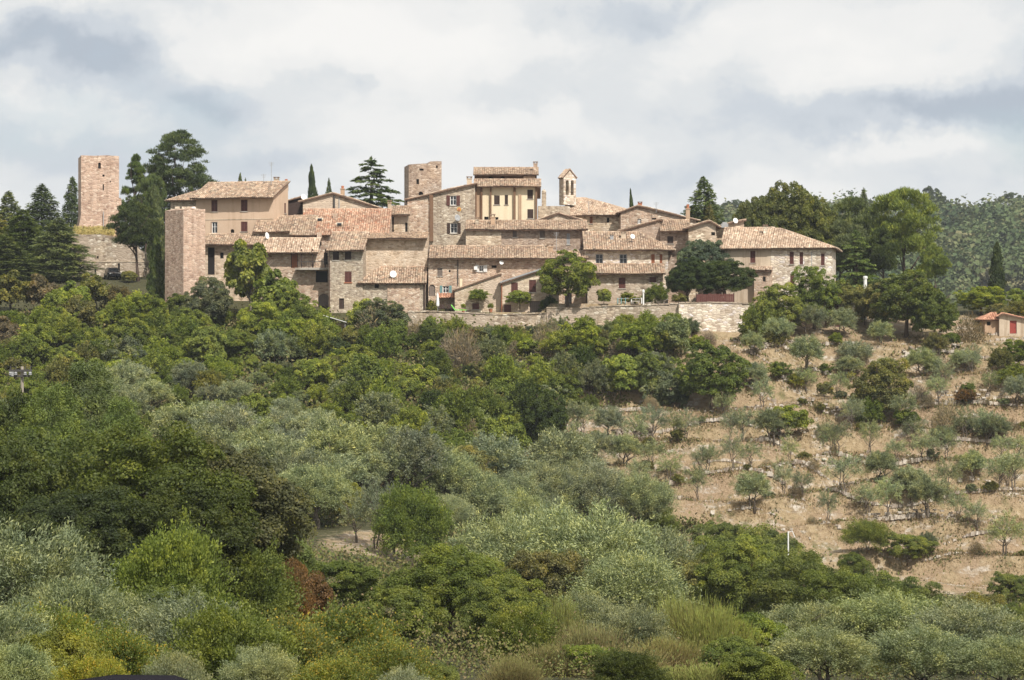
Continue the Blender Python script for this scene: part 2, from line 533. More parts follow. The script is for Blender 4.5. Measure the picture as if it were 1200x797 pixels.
def sstep(a, b, x):
    t = np.clip((x - a) / (b - a), 0, 1)
    return t * t * (3 - 2 * t)


def lumps(x, y):
    return (np.sin(x * 0.21 + 1.3 * np.sin(y * 0.13)) * np.cos(y * 0.17 + 0.7) * 0.5 + np.sin(x * 0.53 + y * 0.31) * 0.22 + np.sin(x * 0.37 - y * 0.71 + 2.0) * 0.2
            + 0.10 * np.sin(x * 1.3 + y * 0.9) * np.sin(y * 1.7 - x * 0.4))


def terrain(x, y):
    x = np.asarray(x, dtype=float)
    y = np.asarray(y, dtype=float)
    w = np.where(y < 400, 3.0, y * 0.02)
    pl = sum(np.interp(y + k * w, _PLY, _PLZ) for k in (-1, -0.5, 0, 0.5, 1)) / 5
    pr = sum(np.interp(y + k * w, _PRY, _PRZ) for k in (-1, -0.5, 0, 0.5, 1)) / 5
    sc = np.maximum(1.0, y / 300)
    t = sstep(-13 * sc, 9 * sc, x)
    t = np.where(y > 600, sstep(45, 95, x - (y - 1100) * 0.05), t)
    z = pl * (1 - t) + pr * t
    near = sstep(20, 60, y) * (1 - sstep(288, 300, y))
    z = z + lumps(x, y) * near * 0.55
    far = sstep(600, 800, y)
    z = z + far * lumps(x * 0.11, y * 0.09) * np.where(y < 2000, np.minimum(y * 0.006, 10), 6)
    # orchard terraces: gentle treads and steep risers that follow the slope
    orch = sstep(1, 7, x) * sstep(226, 234, y) * (1 - sstep(282, 289, y))
    ph = (y + 1.6 * np.sin(x * 0.11) + 0.8 * np.sin(x * 0.29 + 1)) / 7.0
    fr = ph - np.floor(ph)
    saw = sstep(0.0, 0.26, fr) - fr
    z = z + orch * saw * 3.0
    # the levelled street inside the retaining walls
    inside = sstep(294.3, 295.2, y) * (1 - sstep(304, 312, y))
    z = np.maximum(z, np.where((x > -12.2) & (x < 4.2), 3.2, np.where((x >= 4.2) & (x < 28.2), 4.2, -99)) * inside + (1 - inside) * -99)
    return z


def tz(x, y):
    return float(terrain(x, y))


def build_ground():
    def axis(parts):
        out = []
        for a, b, n in parts:
            out += list(np.linspace(a, b, n, endpoint=False))
        return out
    ys = np.array(axis([(-80, 40, 12), (40, 210, 70), (210, 306, 160), (306, 360, 27), (360, 700, 30), (700, 1250, 60), (1250, 1900, 12)]) + [1900.0])
    half = axis([(0, 75, 68), (75, 160, 25), (160, 320, 32), (320, 900, 20)]) + [900.0]
    xs = np.array([-v for v in half[:0:-1]] + half)
    X, Y = np.meshgrid(xs, ys)
    Z = terrain(X, Y)
    n = X.size
    co = np.stack([X.ravel(), Y.ravel(), Z.ravel()], 1)
    nx, ny = len(xs), len(ys)
    i = (np.arange(ny - 1)[:, None] * nx + np.arange(nx - 1)[None, :]).ravel()
    q = np.stack([i, i + 1, i + nx + 1, i + nx], 1)
    me = bpy.data.meshes.new('ground')
    me.vertices.add(n)
    me.vertices.foreach_set('co', co.ravel())
    me.loops.add(len(q) * 4)
    me.loops.foreach_set('vertex_index', q.ravel().astype(np.int32))
    me.polygons.add(len(q))
    me.polygons.foreach_set('loop_start', np.arange(len(q), dtype=np.int32) * 4)
    me.polygons.foreach_set('use_smooth', np.ones(len(q), dtype=bool))
    x, y = co[:, 0], co[:, 1]
    dry = sstep(-1, 5, x + (y - 255) * 0.10) * sstep(222, 234, y) * (1 - sstep(297, 303, y))
    clear = np.exp(-(((x + 10.5) / 3.8) ** 2 + ((y - 192) / 7.5) ** 2))
    ridge = sstep(1040, 1085, y) * (1 - sstep(1150, 1200, y)) * sstep(120, 170, x)
    dry = dry * (1 - sstep(60, 70, x))
    dry = np.clip(dry + clear * 1.3 + ridge, 0, 1)
    me.attributes.new('dry', 'FLOAT', 'POINT').data.foreach_set('value', dry)
    me.update(calc_edges=True)
    m, t, b = new_mat('soil_and_dry_grass')
    pn = position(t)
    a = t.nodes.new('ShaderNodeAttribute')
    a.attribute_name = 'dry'
    n1 = noise(t, pn, 0.22, 6, 0.65)
    n2 = noise(t, pn, 1.7, 6, 0.7)
    n3 = noise(t, pn, 7.0, 4, 0.7)
    straw = ramp(t, n2, [(0.28, (0.18, 0.132, 0.075)), (0.45, (0.32, 0.238, 0.138)), (0.60, (0.40, 0.305, 0.185)), (0.74, (0.46, 0.375, 0.26))])
    earth = ramp(t, n3, [(0.3, (0.25, 0.17, 0.10)), (0.7, (0.41, 0.295, 0.20))])
    straw = mixc(t, ramp(t, n1, [(0.45, 0.0), (0.60, 0.8)]), straw, earth)
    vs = t.nodes.new('ShaderNodeTexVoronoi')
    vs.inputs['Scale'].default_value = 3.2
    t.links.new(pn, vs.inputs['Vector'])
    sv = t.nodes.new('ShaderNodeSeparateColor')
    t.links.new(vs.outputs['Color'], sv.inputs[0])
    stony = ramp(t, sv.outputs[0], [(0.0, (0.24, 0.19, 0.14)), (0.45, (0.40, 0.34, 0.27)), (0.8, (0.60, 0.55, 0.48)), (1.0, (0.72, 0.68, 0.62))])
    straw = mixc(t, ramp(t, noise(t, position(t, 0.35, 0.9, 0.9), 0.9, 5, 0.7), [(0.52, 0.0), (0.64, 0.7)]), straw, stony)
    green = ramp(t, n2, [(0.3, (0.075, 0.08, 0.03)), (0.7, (0.17, 0.16, 0.065))])
    straw = mixc(t, ramp(t, noise(t, pn, 0.5, 5, 0.7), [(0.54, 0.0), (0.66, 0.8)]), straw, green)
    wood = ramp(t, n2, [(0.3, (0.045, 0.045, 0.02)), (0.6, (0.085, 0.08, 0.035)), (0.8, (0.17, 0.13, 0.075))])
    mask = math_node(t, 'ADD', a.outputs['Fac'], math_node(t, 'MULTIPLY', math_node(t, 'SUBTRACT', n2, 0.5), 0.7), clamp=True)
    col = mixc(t, ramp(t, mask, [(0.35, 0.0), (0.6, 1.0)]), wood, straw)
    t.links.new(col, b.inputs['Base Color'])
    bump(t, b, math_node(t, 'ADD', n2, math_node(t, 'MULTIPLY', n3, 0.5)), 0.9, 0.35)
    me.materials.append(m)
    ob = bpy.data.objects.new('ground', me)
    ob['kind'] = 'structure'
    COL.objects.link(ob)


build_ground()

# ------------------------------------------------------------------ houses
Z3 = Vector((0, 0, 1))
rng = random.Random(7)


class Face:
    """One wall plane: O at its left foot (z = 0), U to the right along it, Nn pointing out."""
    def __init__(s, O, U, L):
        s.O, s.U, s.L = Vector((O[0], O[1], 0)), Vector(U), L
        s.N = s.U.cross(Z3)

    def loc(s, px, py):
        d = Vector(((px - CX) / F, 1.0, (CY - py) / F))
        k = s.O.dot(s.N) / d.dot(s.N)
        p = d * k
        return (p - s.O).dot(s.U), p.z

    def P(s, u, z, d=0.0):
        return s.O + s.U * u + Z3 * z - s.N * d

    def box(s, mb, u0, u1, z0, z1, d0, d1, mat=0, tone=0.5):
        P = s.P
        mb.hexa([P(u0, z0, d0), P(u1, z0, d0), P(u1, z0, d1), P(u0, z0, d1), P(u0, z1, d0), P(u1, z1, d0), P(u1, z1, d1), P(u0, z1, d1)], mat, tone)


def top_at(top, u):
    for (a, za), (b, zb) in zip(top, top[1:]):
        if a - 1e-6 <= u <= b + 1e-6:
            return za + (zb - za) * (u - a) / max(b - a, 1e-6)
    return top[-1][1] if u > top[-1][0] else top[0][1]


def wall_panel(mb, f, zb, top, holes=(), deep=0.22):
    us = sorted(set([0.0, f.L] + [u for u, _ in top if 0 < u < f.L] + [h[i] for h in holes for i in (0, 1)]))
    for a, b in zip(us, us[1:]):
        if b - a < 1e-5:
            continue
        m = (a + b) / 2
        hs = sorted([h for h in holes if h[0] < m < h[1]], key=lambda h: h[2])
        z = zb
        for h in hs:
            mb.face([f.P(a, z), f.P(b, z), f.P(b, h[2]), f.P(a, h[2])])
            z = h[3]
        mb.face([f.P(a, z), f.P(b, z), f.P(b, top_at(top, b)), f.P(a, top_at(top, a))])
    for u0, u1, z0, z1 in holes:
        q = [(u0, z0), (u1, z0), (u1, z1), (u0, z1)]
        for (a, za), (b, zb2) in zip(q, q[1:] + q[:1]):
            mb.face([f.P(b, zb2), f.P(a, za), f.P(a, za, deep), f.P(b, zb2, deep)])
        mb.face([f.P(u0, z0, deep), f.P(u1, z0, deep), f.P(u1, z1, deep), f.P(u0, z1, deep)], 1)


def shutter_leaf(f, u0, u1, z0, z1, d0, d1, mat, parent):
    mb = MB()
    e = min(0.07, (u1 - u0) * 0.2)
    f.box(mb, u0, u0 + e, z0, z1, d0, d1)
    f.box(mb, u1 - e, u1, z0, z1, d0, d1)
    f.box(mb, u0 + e, u1 - e, z0, z0 + e, d0, d1)
    f.box(mb, u0 + e, u1 - e, z1 - e, z1, d0, d1)
    n = max(4, int((z1 - z0) / 0.16))
    h = (z1 - z0 - 2 * e) / n
    for i in range(n):
        a = z0 + e + i * h
        f.box(mb, u0 + e, u1 - e, a + h * 0.12, a + h * 0.88, d0 + 0.012, d1 - 0.008)
    return mb.build('shutter', mat, parent)


def add_window(f, root, kind, u0, u1, z0, z1, wallmat, opt):
    """A window or door set into its opening; everything under it is a sub-part."""
    fm = opt.get('frame', M['wood_dark'])
    sm = opt.get('shutter', M['wood_red'])
    w, h = u1 - u0, z1 - z0
    e = 0.07
    if kind in ('door', 'gate'):
        mb = MB()
        f.box(mb, u0, u0 + e, z0, z1, 0.10, 0.17)
        f.box(mb, u1 - e, u1, z0, z1, 0.10, 0.17)
        f.box(mb, u0 + e, u1 - e, z1 - e, z1, 0.10, 0.17)
        d = mb.build('door', fm, root)
        n = max(2, int(w / 0.25))
        for i in range(n):
            pb = MB()
            a = u0 + e + (w - 2 * e) * i / n
            f.box(pb, a + 0.006, a + (w - 2 * e) / n - 0.006, z0 + 0.02, z1 - e, 0.125, 0.16)
            pb.build('plank', sm, d)
        hb = MB()
        f.box(hb, u0 + w * 0.78, u0 + w * 0.84, z0 + h * 0.45, z0 + h * 0.50, 0.09, 0.125)
        hb.build('handle', M['metal_dark'], d)
        if opt.get('arch'):
            ab = MB()
            arch_fill(ab, f, u0, u1, z1 - w * 0.5, z1, 0.015, 0.2)
            ab.build('arch', wallmat, d)
        return d
    if kind == 'hole':
        mb = MB()
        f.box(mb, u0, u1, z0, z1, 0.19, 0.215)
        d = mb.build('opening', M['dark'], root)  # dark panel closing the hole, its colour imitating the unlit void
        if opt.get('arch'):
            ab = MB()
            arch_fill(ab, f, u0, u1, z1 - w * 0.5, z1, 0.012, 0.18)
            ab.build('arch', wallmat, d)
        return d
    mb = MB()
    f.box(mb, u0, u0 + e, z0, z1, 0.11, 0.17)
    f.box(mb, u1 - e, u1, z0, z1, 0.11, 0.17)
    f.box(mb, u0 + e, u1 - e, z1 - e, z1, 0.11, 0.17)
    f.box(mb, u0 + e, u1 - e, z0, z0 + e, 0.11, 0.17)
    if kind != 'shut':
        f.box(mb, (u0 + u1) / 2 - 0.03, (u0 + u1) / 2 + 0.03, z0 + e, z1 - e, 0.115, 0.165)
        f.box(mb, u0 + e, (u0 + u1) / 2 - 0.03, z0 + h * 0.55, z0 + h * 0.55 + 0.04, 0.12, 0.16)
        f.box(mb, (u0 + u1) / 2 + 0.03, u1 - e, z0 + h * 0.55, z0 + h * 0.55 + 0.04, 0.12, 0.16)
    win = mb.build('window', fm, root)
    if kind != 'shut':
        pb = MB()
        f.box(pb, u0 + 0.02, u1 - 0.02, z0 + 0.02, z1 - 0.02, 0.175, 0.19)
        pb.build('pane', M['glass'], win)
    if kind == 'shut':
        m = (u0 + u1) / 2
        if w > 0.55:
            shutter_leaf(f, u0 + 0.01, m - 0.005, z0 + 0.01, z1 - 0.01, 0.04, 0.09, sm, win)
            shutter_leaf(f, m + 0.005, u1 - 0.01, z0 + 0.01, z1 - 0.01, 0.04, 0.09, sm, win)
        else:
            shutter_leaf(f, u0 + 0.01, u1 - 0.01, z0 + 0.01, z1 - 0.01, 0.04, 0.09, sm, win)
    if kind == 'open':
        sw = opt.get('sw', 0.5)
        if opt.get('sides', 'LR') != 'R':
            shutter_leaf(f, u0 - sw - 0.03, u0 - 0.03, z0 - 0.02, z1 + 0.02, -0.07, -0.015, sm, win)
        if opt.get('sides', 'LR') != 'L':
            shutter_leaf(f, u1 + 0.03, u1 + sw + 0.03, z0 - 0.02, z1 + 0.02, -0.07, -0.015, sm, win)
    sb = MB()
    f.box(sb, u0 - 0.08, u1 + 0.08, z0 - 0.10, z0 - 0.002, -0.07, 0.10)
    sb.build('sill', opt.get('sill', M['concrete']), win)
    if opt.get('lintel'):
        lb = MB()
        f.box(lb, u0 - 0.2, u1 + 0.2, z1 + 0.01, z1 + 0.16, -0.02, 0.08)
        lb.build('lintel', opt['lintel'], win)
    return win


def arch_fill(mb, f, u0, u1, zs, z1, d0, d1, n=8):
    """the two wall corners left above a round arch that springs at zs"""
    r = (u1 - u0) / 2
    c = (u0 + u1) / 2
    for i in range(n):
        a0, a1 = PI - PI * i / n, PI - PI * (i + 1) / n
        p0 = (c + r * math.cos(a0), zs + (z1 - zs) * 0.97 * math.sin(a0))
        p1 = (c + r * math.cos(a1), zs + (z1 - zs) * 0.97 * math.sin(a1))
        P = f.P
        mb.hexa([P(p0[0], p0[1], d0), P(p1[0], p1[1], d0), P(p1[0], p1[1], d1), P(p0[0], p0[1], d1),
                 P(p0[0], z1 - 0.001, d0), P(p1[0], z1 - 0.001, d0), P(p1[0], z1 - 0.001, d1), P(p0[0], z1 - 0.001, d1)])


def tile_plane(mb, poly, e_dir, pitch=0.27, course=0.42, ragged=0.06):
    """Cover a convex roof polygon with half-round tiles running up the slope from the eave direction e_dir."""
    e = Vector(e_dir).normalized()
    n = Vector((0, 0, 0))
    for i in range(1, len(poly) - 1):
        n += (poly[i] - poly[0]).cross(poly[i + 1] - poly[0])
    n.normalize()
    if n.z < 0:
        n = -n
    s = n.cross(e)
    if s.z < 0:
        s = -s
    o = poly[0]
    pts = [((p - o).dot(e), (p - o).dot(s)) for p in poly]
    ph1, ph2 = rng.uniform(0, 6), rng.uniform(0, 6)
    ua, ub = min(p[0] for p in pts), max(p[0] for p in pts)
    cnt = max(1, int((ub - ua) / pitch))
    pw = (ub - ua) / cnt
    for i in range(cnt):
        u = ua + (i + 0.5) * pw
        ss = []
        for (u0, s0), (u1, s1) in zip(pts, pts[1:] + pts[:1]):
            if (u0 - u) * (u1 - u) < 0:
                ss.append(s0 + (s1 - s0) * (u - u0) / (u1 - u0))
        if len(ss) < 2:
            continue
        s0, s1 = min(ss) - 0.05 - rng.random() * ragged, max(ss)
        k = max(1, round((s1 - s0) / course))
        L = (s1 - s0) / k
        base_u = u + rng.uniform(-0.015, 0.015)
        for j in range(k):
            a, b = s0 + j * L, min(s0 + (j + 1) * L + 0.05, s1 + 0.02)
            tone = rng.random()
            du = rng.uniform(-0.02, 0.02)
            ha, hb = 0.045 + rng.uniform(0, 0.02), 0.02
            wa, wb = pw * 0.52, pw * 0.42
            hh = 0.085

            def q(uu, sv, hv):
                return o + e * (base_u + du + uu) + s * sv + n * (hv + 0.045 * (1 + math.sin(base_u * 0.9 + ph1) * math.cos(sv * 0.7 + ph2)))
            A = [q(-wa, a, 0.005), q(-wa * 0.5, a, ha + hh * 0.6), q(wa * 0.5, a, ha + hh * 0.6), q(wa, a, 0.005)]
            B = [q(-wb, b, 0.002), q(-wb * 0.5, b, hb + hh * 0.5), q(wb * 0.5, b, hb + hh * 0.5), q(wb, b, 0.002)]
            for c in range(3):
                mb.face([A[c], A[c + 1], B[c + 1], B[c]], 0, tone)
            mb.face([A[3], A[2], A[1], A[0]], 0, tone)


def slab(mb, poly, thick=0.11):
    n = len(poly)
    nn = (poly[1] - poly[0]).cross(poly[2] - poly[0])
    if nn.z < 0:
        poly = poly[::-1]
    lo = [p - Z3 * thick for p in poly]
    mb.face(poly)
    mb.face(lo[::-1])
    for i in range(n):
        j = (i + 1) % n
        mb.face([lo[i], lo[j], poly[j], poly[i]])


def ridge_caps(mb, a, b, r=0.14, seg=0.42):
    d = b - a
    n = max(1, int(d.length / seg))
    side = Vector((d.x, d.y, 0)).normalized().cross(Z3)
    for i in range(n):
        p, q = a + d * (i / n), a + d * ((i + 1.08) / n)
        tone = rng.random()
        k = rng.uniform(-0.015, 0.02)
        A = [p - side * r + Z3 * -0.02, p - side * r * 0.5 + Z3 * (0.13 + k), p + side * r * 0.5 + Z3 * (0.13 + k), p + side * r - Z3 * 0.02]
        B = [q - side * r * 0.85 + Z3 * -0.02, q - side * r * 0.45 + Z3 * 0.10, q + side * r * 0.45 + Z3 * 0.10, q + side * r * 0.85 - Z3 * 0.02]
        for c in range(3):
            mb.face([A[c], A[c + 1], B[c + 1], B[c]], 0, tone)
        mb.face([A[3], A[2], A[1], A[0]], 0, tone)


def make_roof(root, planes, ridges, tile, ragged=0.06):
    sb = MB()
    for poly, _ in planes:
        slab(sb, [p - Z3 * 0.002 for p in poly])
    roof = sb.build('roof', M['eave_wood'], root)
    tb = MB()
    for poly, e in planes:
        tile_plane(tb, poly, e, ragged=ragged)
    for a, b in ridges:
        ridge_caps(tb, a, b)
    if tb.f:
        t = tb.build('roof_tiles', tile, roof, tone=True)
        t['kind'] = 'stuff'
    return roof


def chimney(parent, px, top, bot, Y, w=0.6, mat=None, cap='slab'):
    x, z1, z0 = PX(px, Y), PZ(top, Y), PZ(bot, Y)
    h = z1 - z0
    mb = MB()
    a = w / 2
    mb.abox(x - a, x + a, Y - a, Y + a, z0 - 0.6, z1 - h * 0.28)
    mb.abox(x - a - 0.06, x + a + 0.06, Y - a - 0.06, Y + a + 0.06, z1 - h * 0.28, z1 - h * 0.22)
    c = mb.build('chimney', mat or M['stone_pink'], parent)
    if cap == 'pot':
        pb = MB()
        pb.lathe((x, Y, z1 - h * 0.22), [(w * 0.34, 0), (w * 0.3, h * 0.14), (w * 0.42, h * 0.16), (w * 0.36, h * 0.22), (0.03, h * 0.24)], 8)
        # a sub-part would be one level too deep here, so the pot joins the stack
        p = pb.build('chimney_pot', M['terracotta'], parent)
    else:
        for sx in (-1, 1):
            for sy in (-1, 1):
                mb2 = (x + sx * a * 0.75, Y + sy * a * 0.75)
        pb = MB()
        for sx in (-1, 1):
            for sy in (-1, 1):
                pb.abox(x + sx * a * 0.72 - 0.07, x + sx * a * 0.72 + 0.07, Y + sy * a * 0.72 - 0.07, Y + sy * a * 0.72 + 0.07, z1 - h * 0.22, z1 - h * 0.07)
        pb.abox(x - a - 0.08, x + a + 0.08, Y - a - 0.08, Y + a + 0.08, z1 - h * 0.07, z1)
        p = pb.build('chimney_cap', M['tile_pale'], parent)
    return c


def pipe(root, px, r0, r1, Y, mat=None, rad=0.05):
    mb = MB()
    x = PX(px, Y)
    mb.tube([(x, Y - 0.1, PZ(r0, Y)), (x, Y - 0.1, PZ(r1, Y))], rad, 6)
    return mb.build('drainpipe', mat or M['metal_brown'], root)


HOUSES = {}


def house(name, label, cat, px0, px1, Y, top, depth, roof, mat, tile='tile', yaw=0.0, base=None, wins=(), over=0.65, side=0.28, side_mat=None, group=None, trim=None):
    """px0..px1: where the front's feet stand in the view when it is Y metres away; the house itself is built in metres."""
    a = math.radians(yaw)
    U = Vector((math.cos(a), math.sin(a), 0))
    V = Vector((-math.sin(a), math.cos(a), 0))
    x0 = PX(px0, Y)
    k = (px1 - CX) / F
    W = (k * Y - x0) / (math.cos(a) - k * math.sin(a))
    O = Vector((x0, Y, 0))
    mid = O + U * (W / 2) + V * (depth / 2)
    zb = (PZ(base, Y) if base else min(tz(O.x, O.y), tz((O + U * W).x, (O + U * W).y), tz(mid.x, mid.y)) - 0.8)
    root = empty(name, (O.x, O.y, zb), label, cat, group)
    fF = Face(O, U, W)
    fR = Face(O + U * W, V, depth)
    fB = Face(O + U * W + V * depth, -U, W)
    fL = Face(O + V * depth, -V, depth)
    kind = roof[0]
    planes, ridges = [], []
    of, os_ = over, side
    if kind == 'eave':
        ze = PZ(top, Y)
        rv = roof[2]
        zr = PZ(roof[1], Y + rv)
        sl = (zr - ze) / rv
        zback = zr - sl * (depth - rv) if rv < depth else zr
        tops = dict(F=[(0, ze), (W, ze)], B=[(0, zback), (W, zback)], R=[(0, ze), (rv, zr)] + ([(depth, zback)] if rv < depth else []))
        tops['L'] = [(depth - u, z) for u, z in tops['R'][::-1]]
        P = lambda u, v, z: O + U * u + V * v + Z3 * (z + 0.115)
        ol, orr = roof[3] if len(roof) > 3 else (os_, os_)
        planes.append(([P(-ol, -of, ze - sl * of), P(W + orr, -of, ze - sl * of), P(W + orr, rv, zr), P(-ol, rv, zr)], U))
        if rv < depth:
            planes.append(([P(W + orr, depth + 0.3, zback - sl * 0.3), P(-ol, depth + 0.3, zback - sl * 0.3), P(-ol, rv, zr), P(W + orr, rv, zr)], U))
        ridges.append((P(-ol, rv, zr), P(W + orr, rv, zr)))
    elif kind == 'hip':
        # front slope with hipped ends: roof = ('hip', ridge_row, ridge_v, left_inset, right_inset)
        ze = PZ(top, Y)
        rv = roof[2]
        zr = PZ(roof[1], Y + rv)
        sl = (zr - ze) / rv
        li, ri = roof[3], roof[4]
        dp = 2 * rv
        tops = dict(F=[(0, ze), (W, ze)], B=[(0, ze), (W, ze)], R=[(0, ze), (depth, ze)], L=[(0, ze), (depth, ze)])
        if depth < dp - 0.01:
            tops['R'] = [(0, ze), (depth, ze + (zr - ze) * min(1, depth / rv))] if ri == 0 else tops['R']
        P = lambda u, v, z: O + U * u + V * v + Z3 * (z + 0.115)
        zo = ze - sl * of
        lo = of if li > 0 else os_
        ro = of if ri > 0 else os_
        ra, rb = P(li if li > 0 else -lo, rv, zr), P(W - ri if ri > 0 else W + ro, rv, zr)
        fl, fr = P(-lo, -of, zo), P(W + ro, -of, zo)
        bl, br = P(-lo, dp + of, zo), P(W + ro, dp + of, zo)
        planes.append(([fl, fr, rb, ra], U))
        planes.append(([br, bl, ra, rb], U))
        if li > 0:
            planes.append(([bl, fl, ra], V))
            ridges.append((fl, ra))
        else:
            tops['L'] = [(0, ze), (depth - rv, zr), (depth, ze)] if depth > rv else [(0, zr), (depth, ze)]
        if ri > 0:
            planes.append(([fr, br, rb], V))
            ridges.append((fr, rb))
        else:
            tops['R'] = [(0, ze), (rv, zr), (depth, ze)] if depth > rv else [(0, ze), (depth, zr)]
        ridges.append((ra, rb))
    elif kind == 'gable':
        # roof = ('gable', [(px, row), ...]) the front wall's top edge, carried straight back
        prof = [fF.loc(px, py) for px, py in roof[1]]
        prof[0] = (0.0, prof[0][1])
        prof[-1] = (W, prof[-1][1])
        tops = dict(F=prof, B=[(W - u, z) for u, z in prof[::-1]], R=[(0, prof[-1][1]), (depth, prof[-1][1])], L=[(0, prof[0][1]), (depth, prof[0][1])])
        P = lambda u, v, z: O + U * u + V * v + Z3 * (z + 0.115)
        n = len(prof)
        for i in range(n - 1):
            (ua, za), (ub, zb2) = prof[i], prof[i + 1]
            sl = (zb2 - za) / (ub - ua)
            if i == 0:
                ua, za = ua - os_, za - sl * os_
            if i == n - 2:
                ub, zb2 = ub + os_, zb2 + sl * os_
            planes.append(([P(ua, -of, za), P(ub, -of, zb2), P(ub, depth, zb2), P(ua, depth, za)], V))
            if i > 0:
                ridges.append((P(ua, -of, za), P(ua, depth, za)))
    else:   # flat: a wall top without a roof
        ze = PZ(top, Y)
        tops = {s: [(0, ze), (W if s in 'FB' else depth, ze)] for s in 'FRBL'}
        if roof[0] == 'broken':
            prof = [fF.loc(px, py) for px, py in roof[1]]
            prof[0], prof[-1] = (0.0, prof[0][1]), (W, prof[-1][1])
            tops['F'] = prof
            tops['B'] = [(W - u, z) for u, z in prof[::-1]]
            tops['R'] = [(0, prof[-1][1]), (depth, prof[-1][1])]
            tops['L'] = [(0, prof[0][1]), (depth, prof[0][1])]
    faces = dict(F=fF, R=fR, B=fB, L=fL)
    holes = dict(F=[], R=[], B=[], L=[])
    todo = []
    for wdef in wins:
        kindw, a0, r0, a1, r1 = wdef[:5]
        opt = wdef[5] if len(wdef) > 5 else {}
        fc = opt.get('face', 'F')
        f = faces[fc]
        u0, z1 = f.loc(a0, r0)
        u1, _ = f.loc(a1, r0)
        um, z0 = f.loc((a0 + a1) / 2, r1)
        _, z1 = f.loc((a0 + a1) / 2, r0)
        u0, u1 = max(0.03, u0), min(f.L - 0.03, u1)
        holes[fc].append((u0, u1, z0, z1))
        todo.append((f, kindw, u0, u1, z0, z1, opt))
    mb = MB()
    for s in 'FRBL':
        wall_panel(mb, faces[s], zb, tops[s], holes[s])
    if kind in ('flat', 'broken'):
        # wall top: a walkable cap just under the rim
        zc = min(z for s in 'FRBL' for _, z in tops[s])
        n = len(tops['F'])
        for (ua, za), (ub, zb2) in zip(tops['F'], tops['F'][1:]):
            mb.face([fF.P(ua, za), fF.P(ub, zb2), fF.P(ub, zb2, depth), fF.P(ua, za, depth)])
    w = mb.build('wall', [M[mat], M['dark']], root)
    for (f, kindw, u0, u1, z0, z1, opt) in todo:
        add_window(f, root, kindw, u0, u1, z0, z1, M[mat], opt)
    rf = make_roof(root, planes, ridges, M[tile]) if planes else None
    h = dict(root=root, wall=w, roof=rf, F=fF, R=fR, L=fL, W=W, zb=zb)
    HOUSES[name + '|' + (label or '')] = h
    return h


def dish(label, px, py, Y, r, yaw=20, tilt=20, mat='paint_white', arm=0.5):
    x, z = PX(px, Y), PZ(py, Y)
    root = empty('satellite_dish', (x, Y, z), label, 'satellite dish')
    ax = Vector((math.sin(math.radians(yaw)), -math.cos(math.radians(yaw)), math.sin(math.radians(tilt)))).normalized()
    mb = MB()
    mb.lathe((x, Y, z), [(r * 0.1, 0), (r * 0.55, 0.03 * r / 0.4), (r * 0.85, 0.09 * r / 0.4), (r, 0.14 * r / 0.4), (r * 0.97, 0.15 * r / 0.4), (r * 0.5, 0.06 * r / 0.4), (0.02, 0.04)], 14, axis=ax)
    mb.build('reflector', M[mat], root, smooth=True)
    mb = MB()
    p = Vector((x, Y, z))
    mb.tube([p - Z3 * r * 0.8, p + ax * r * 0.9 - Z3 * r * 0.25], 0.02, 5)
    mb.tube([p, p - ax * 0.15, p - ax * 0.2 - Z3 * arm], 0.03, 5)
    mb.build('mount', M['metal_grey'], root)
    return root


def pilaster(root, f, px0, px1, r0, r1, proud, mat, name='pilaster'):
    mb = MB()
    u0, z1 = f.loc(px0, r0)
    u1, z0 = f.loc(px1, r1)
    f.box(mb, u0, u1, z0, z1, -proud, 0.05)
    return mb.build(name, M[mat], root)


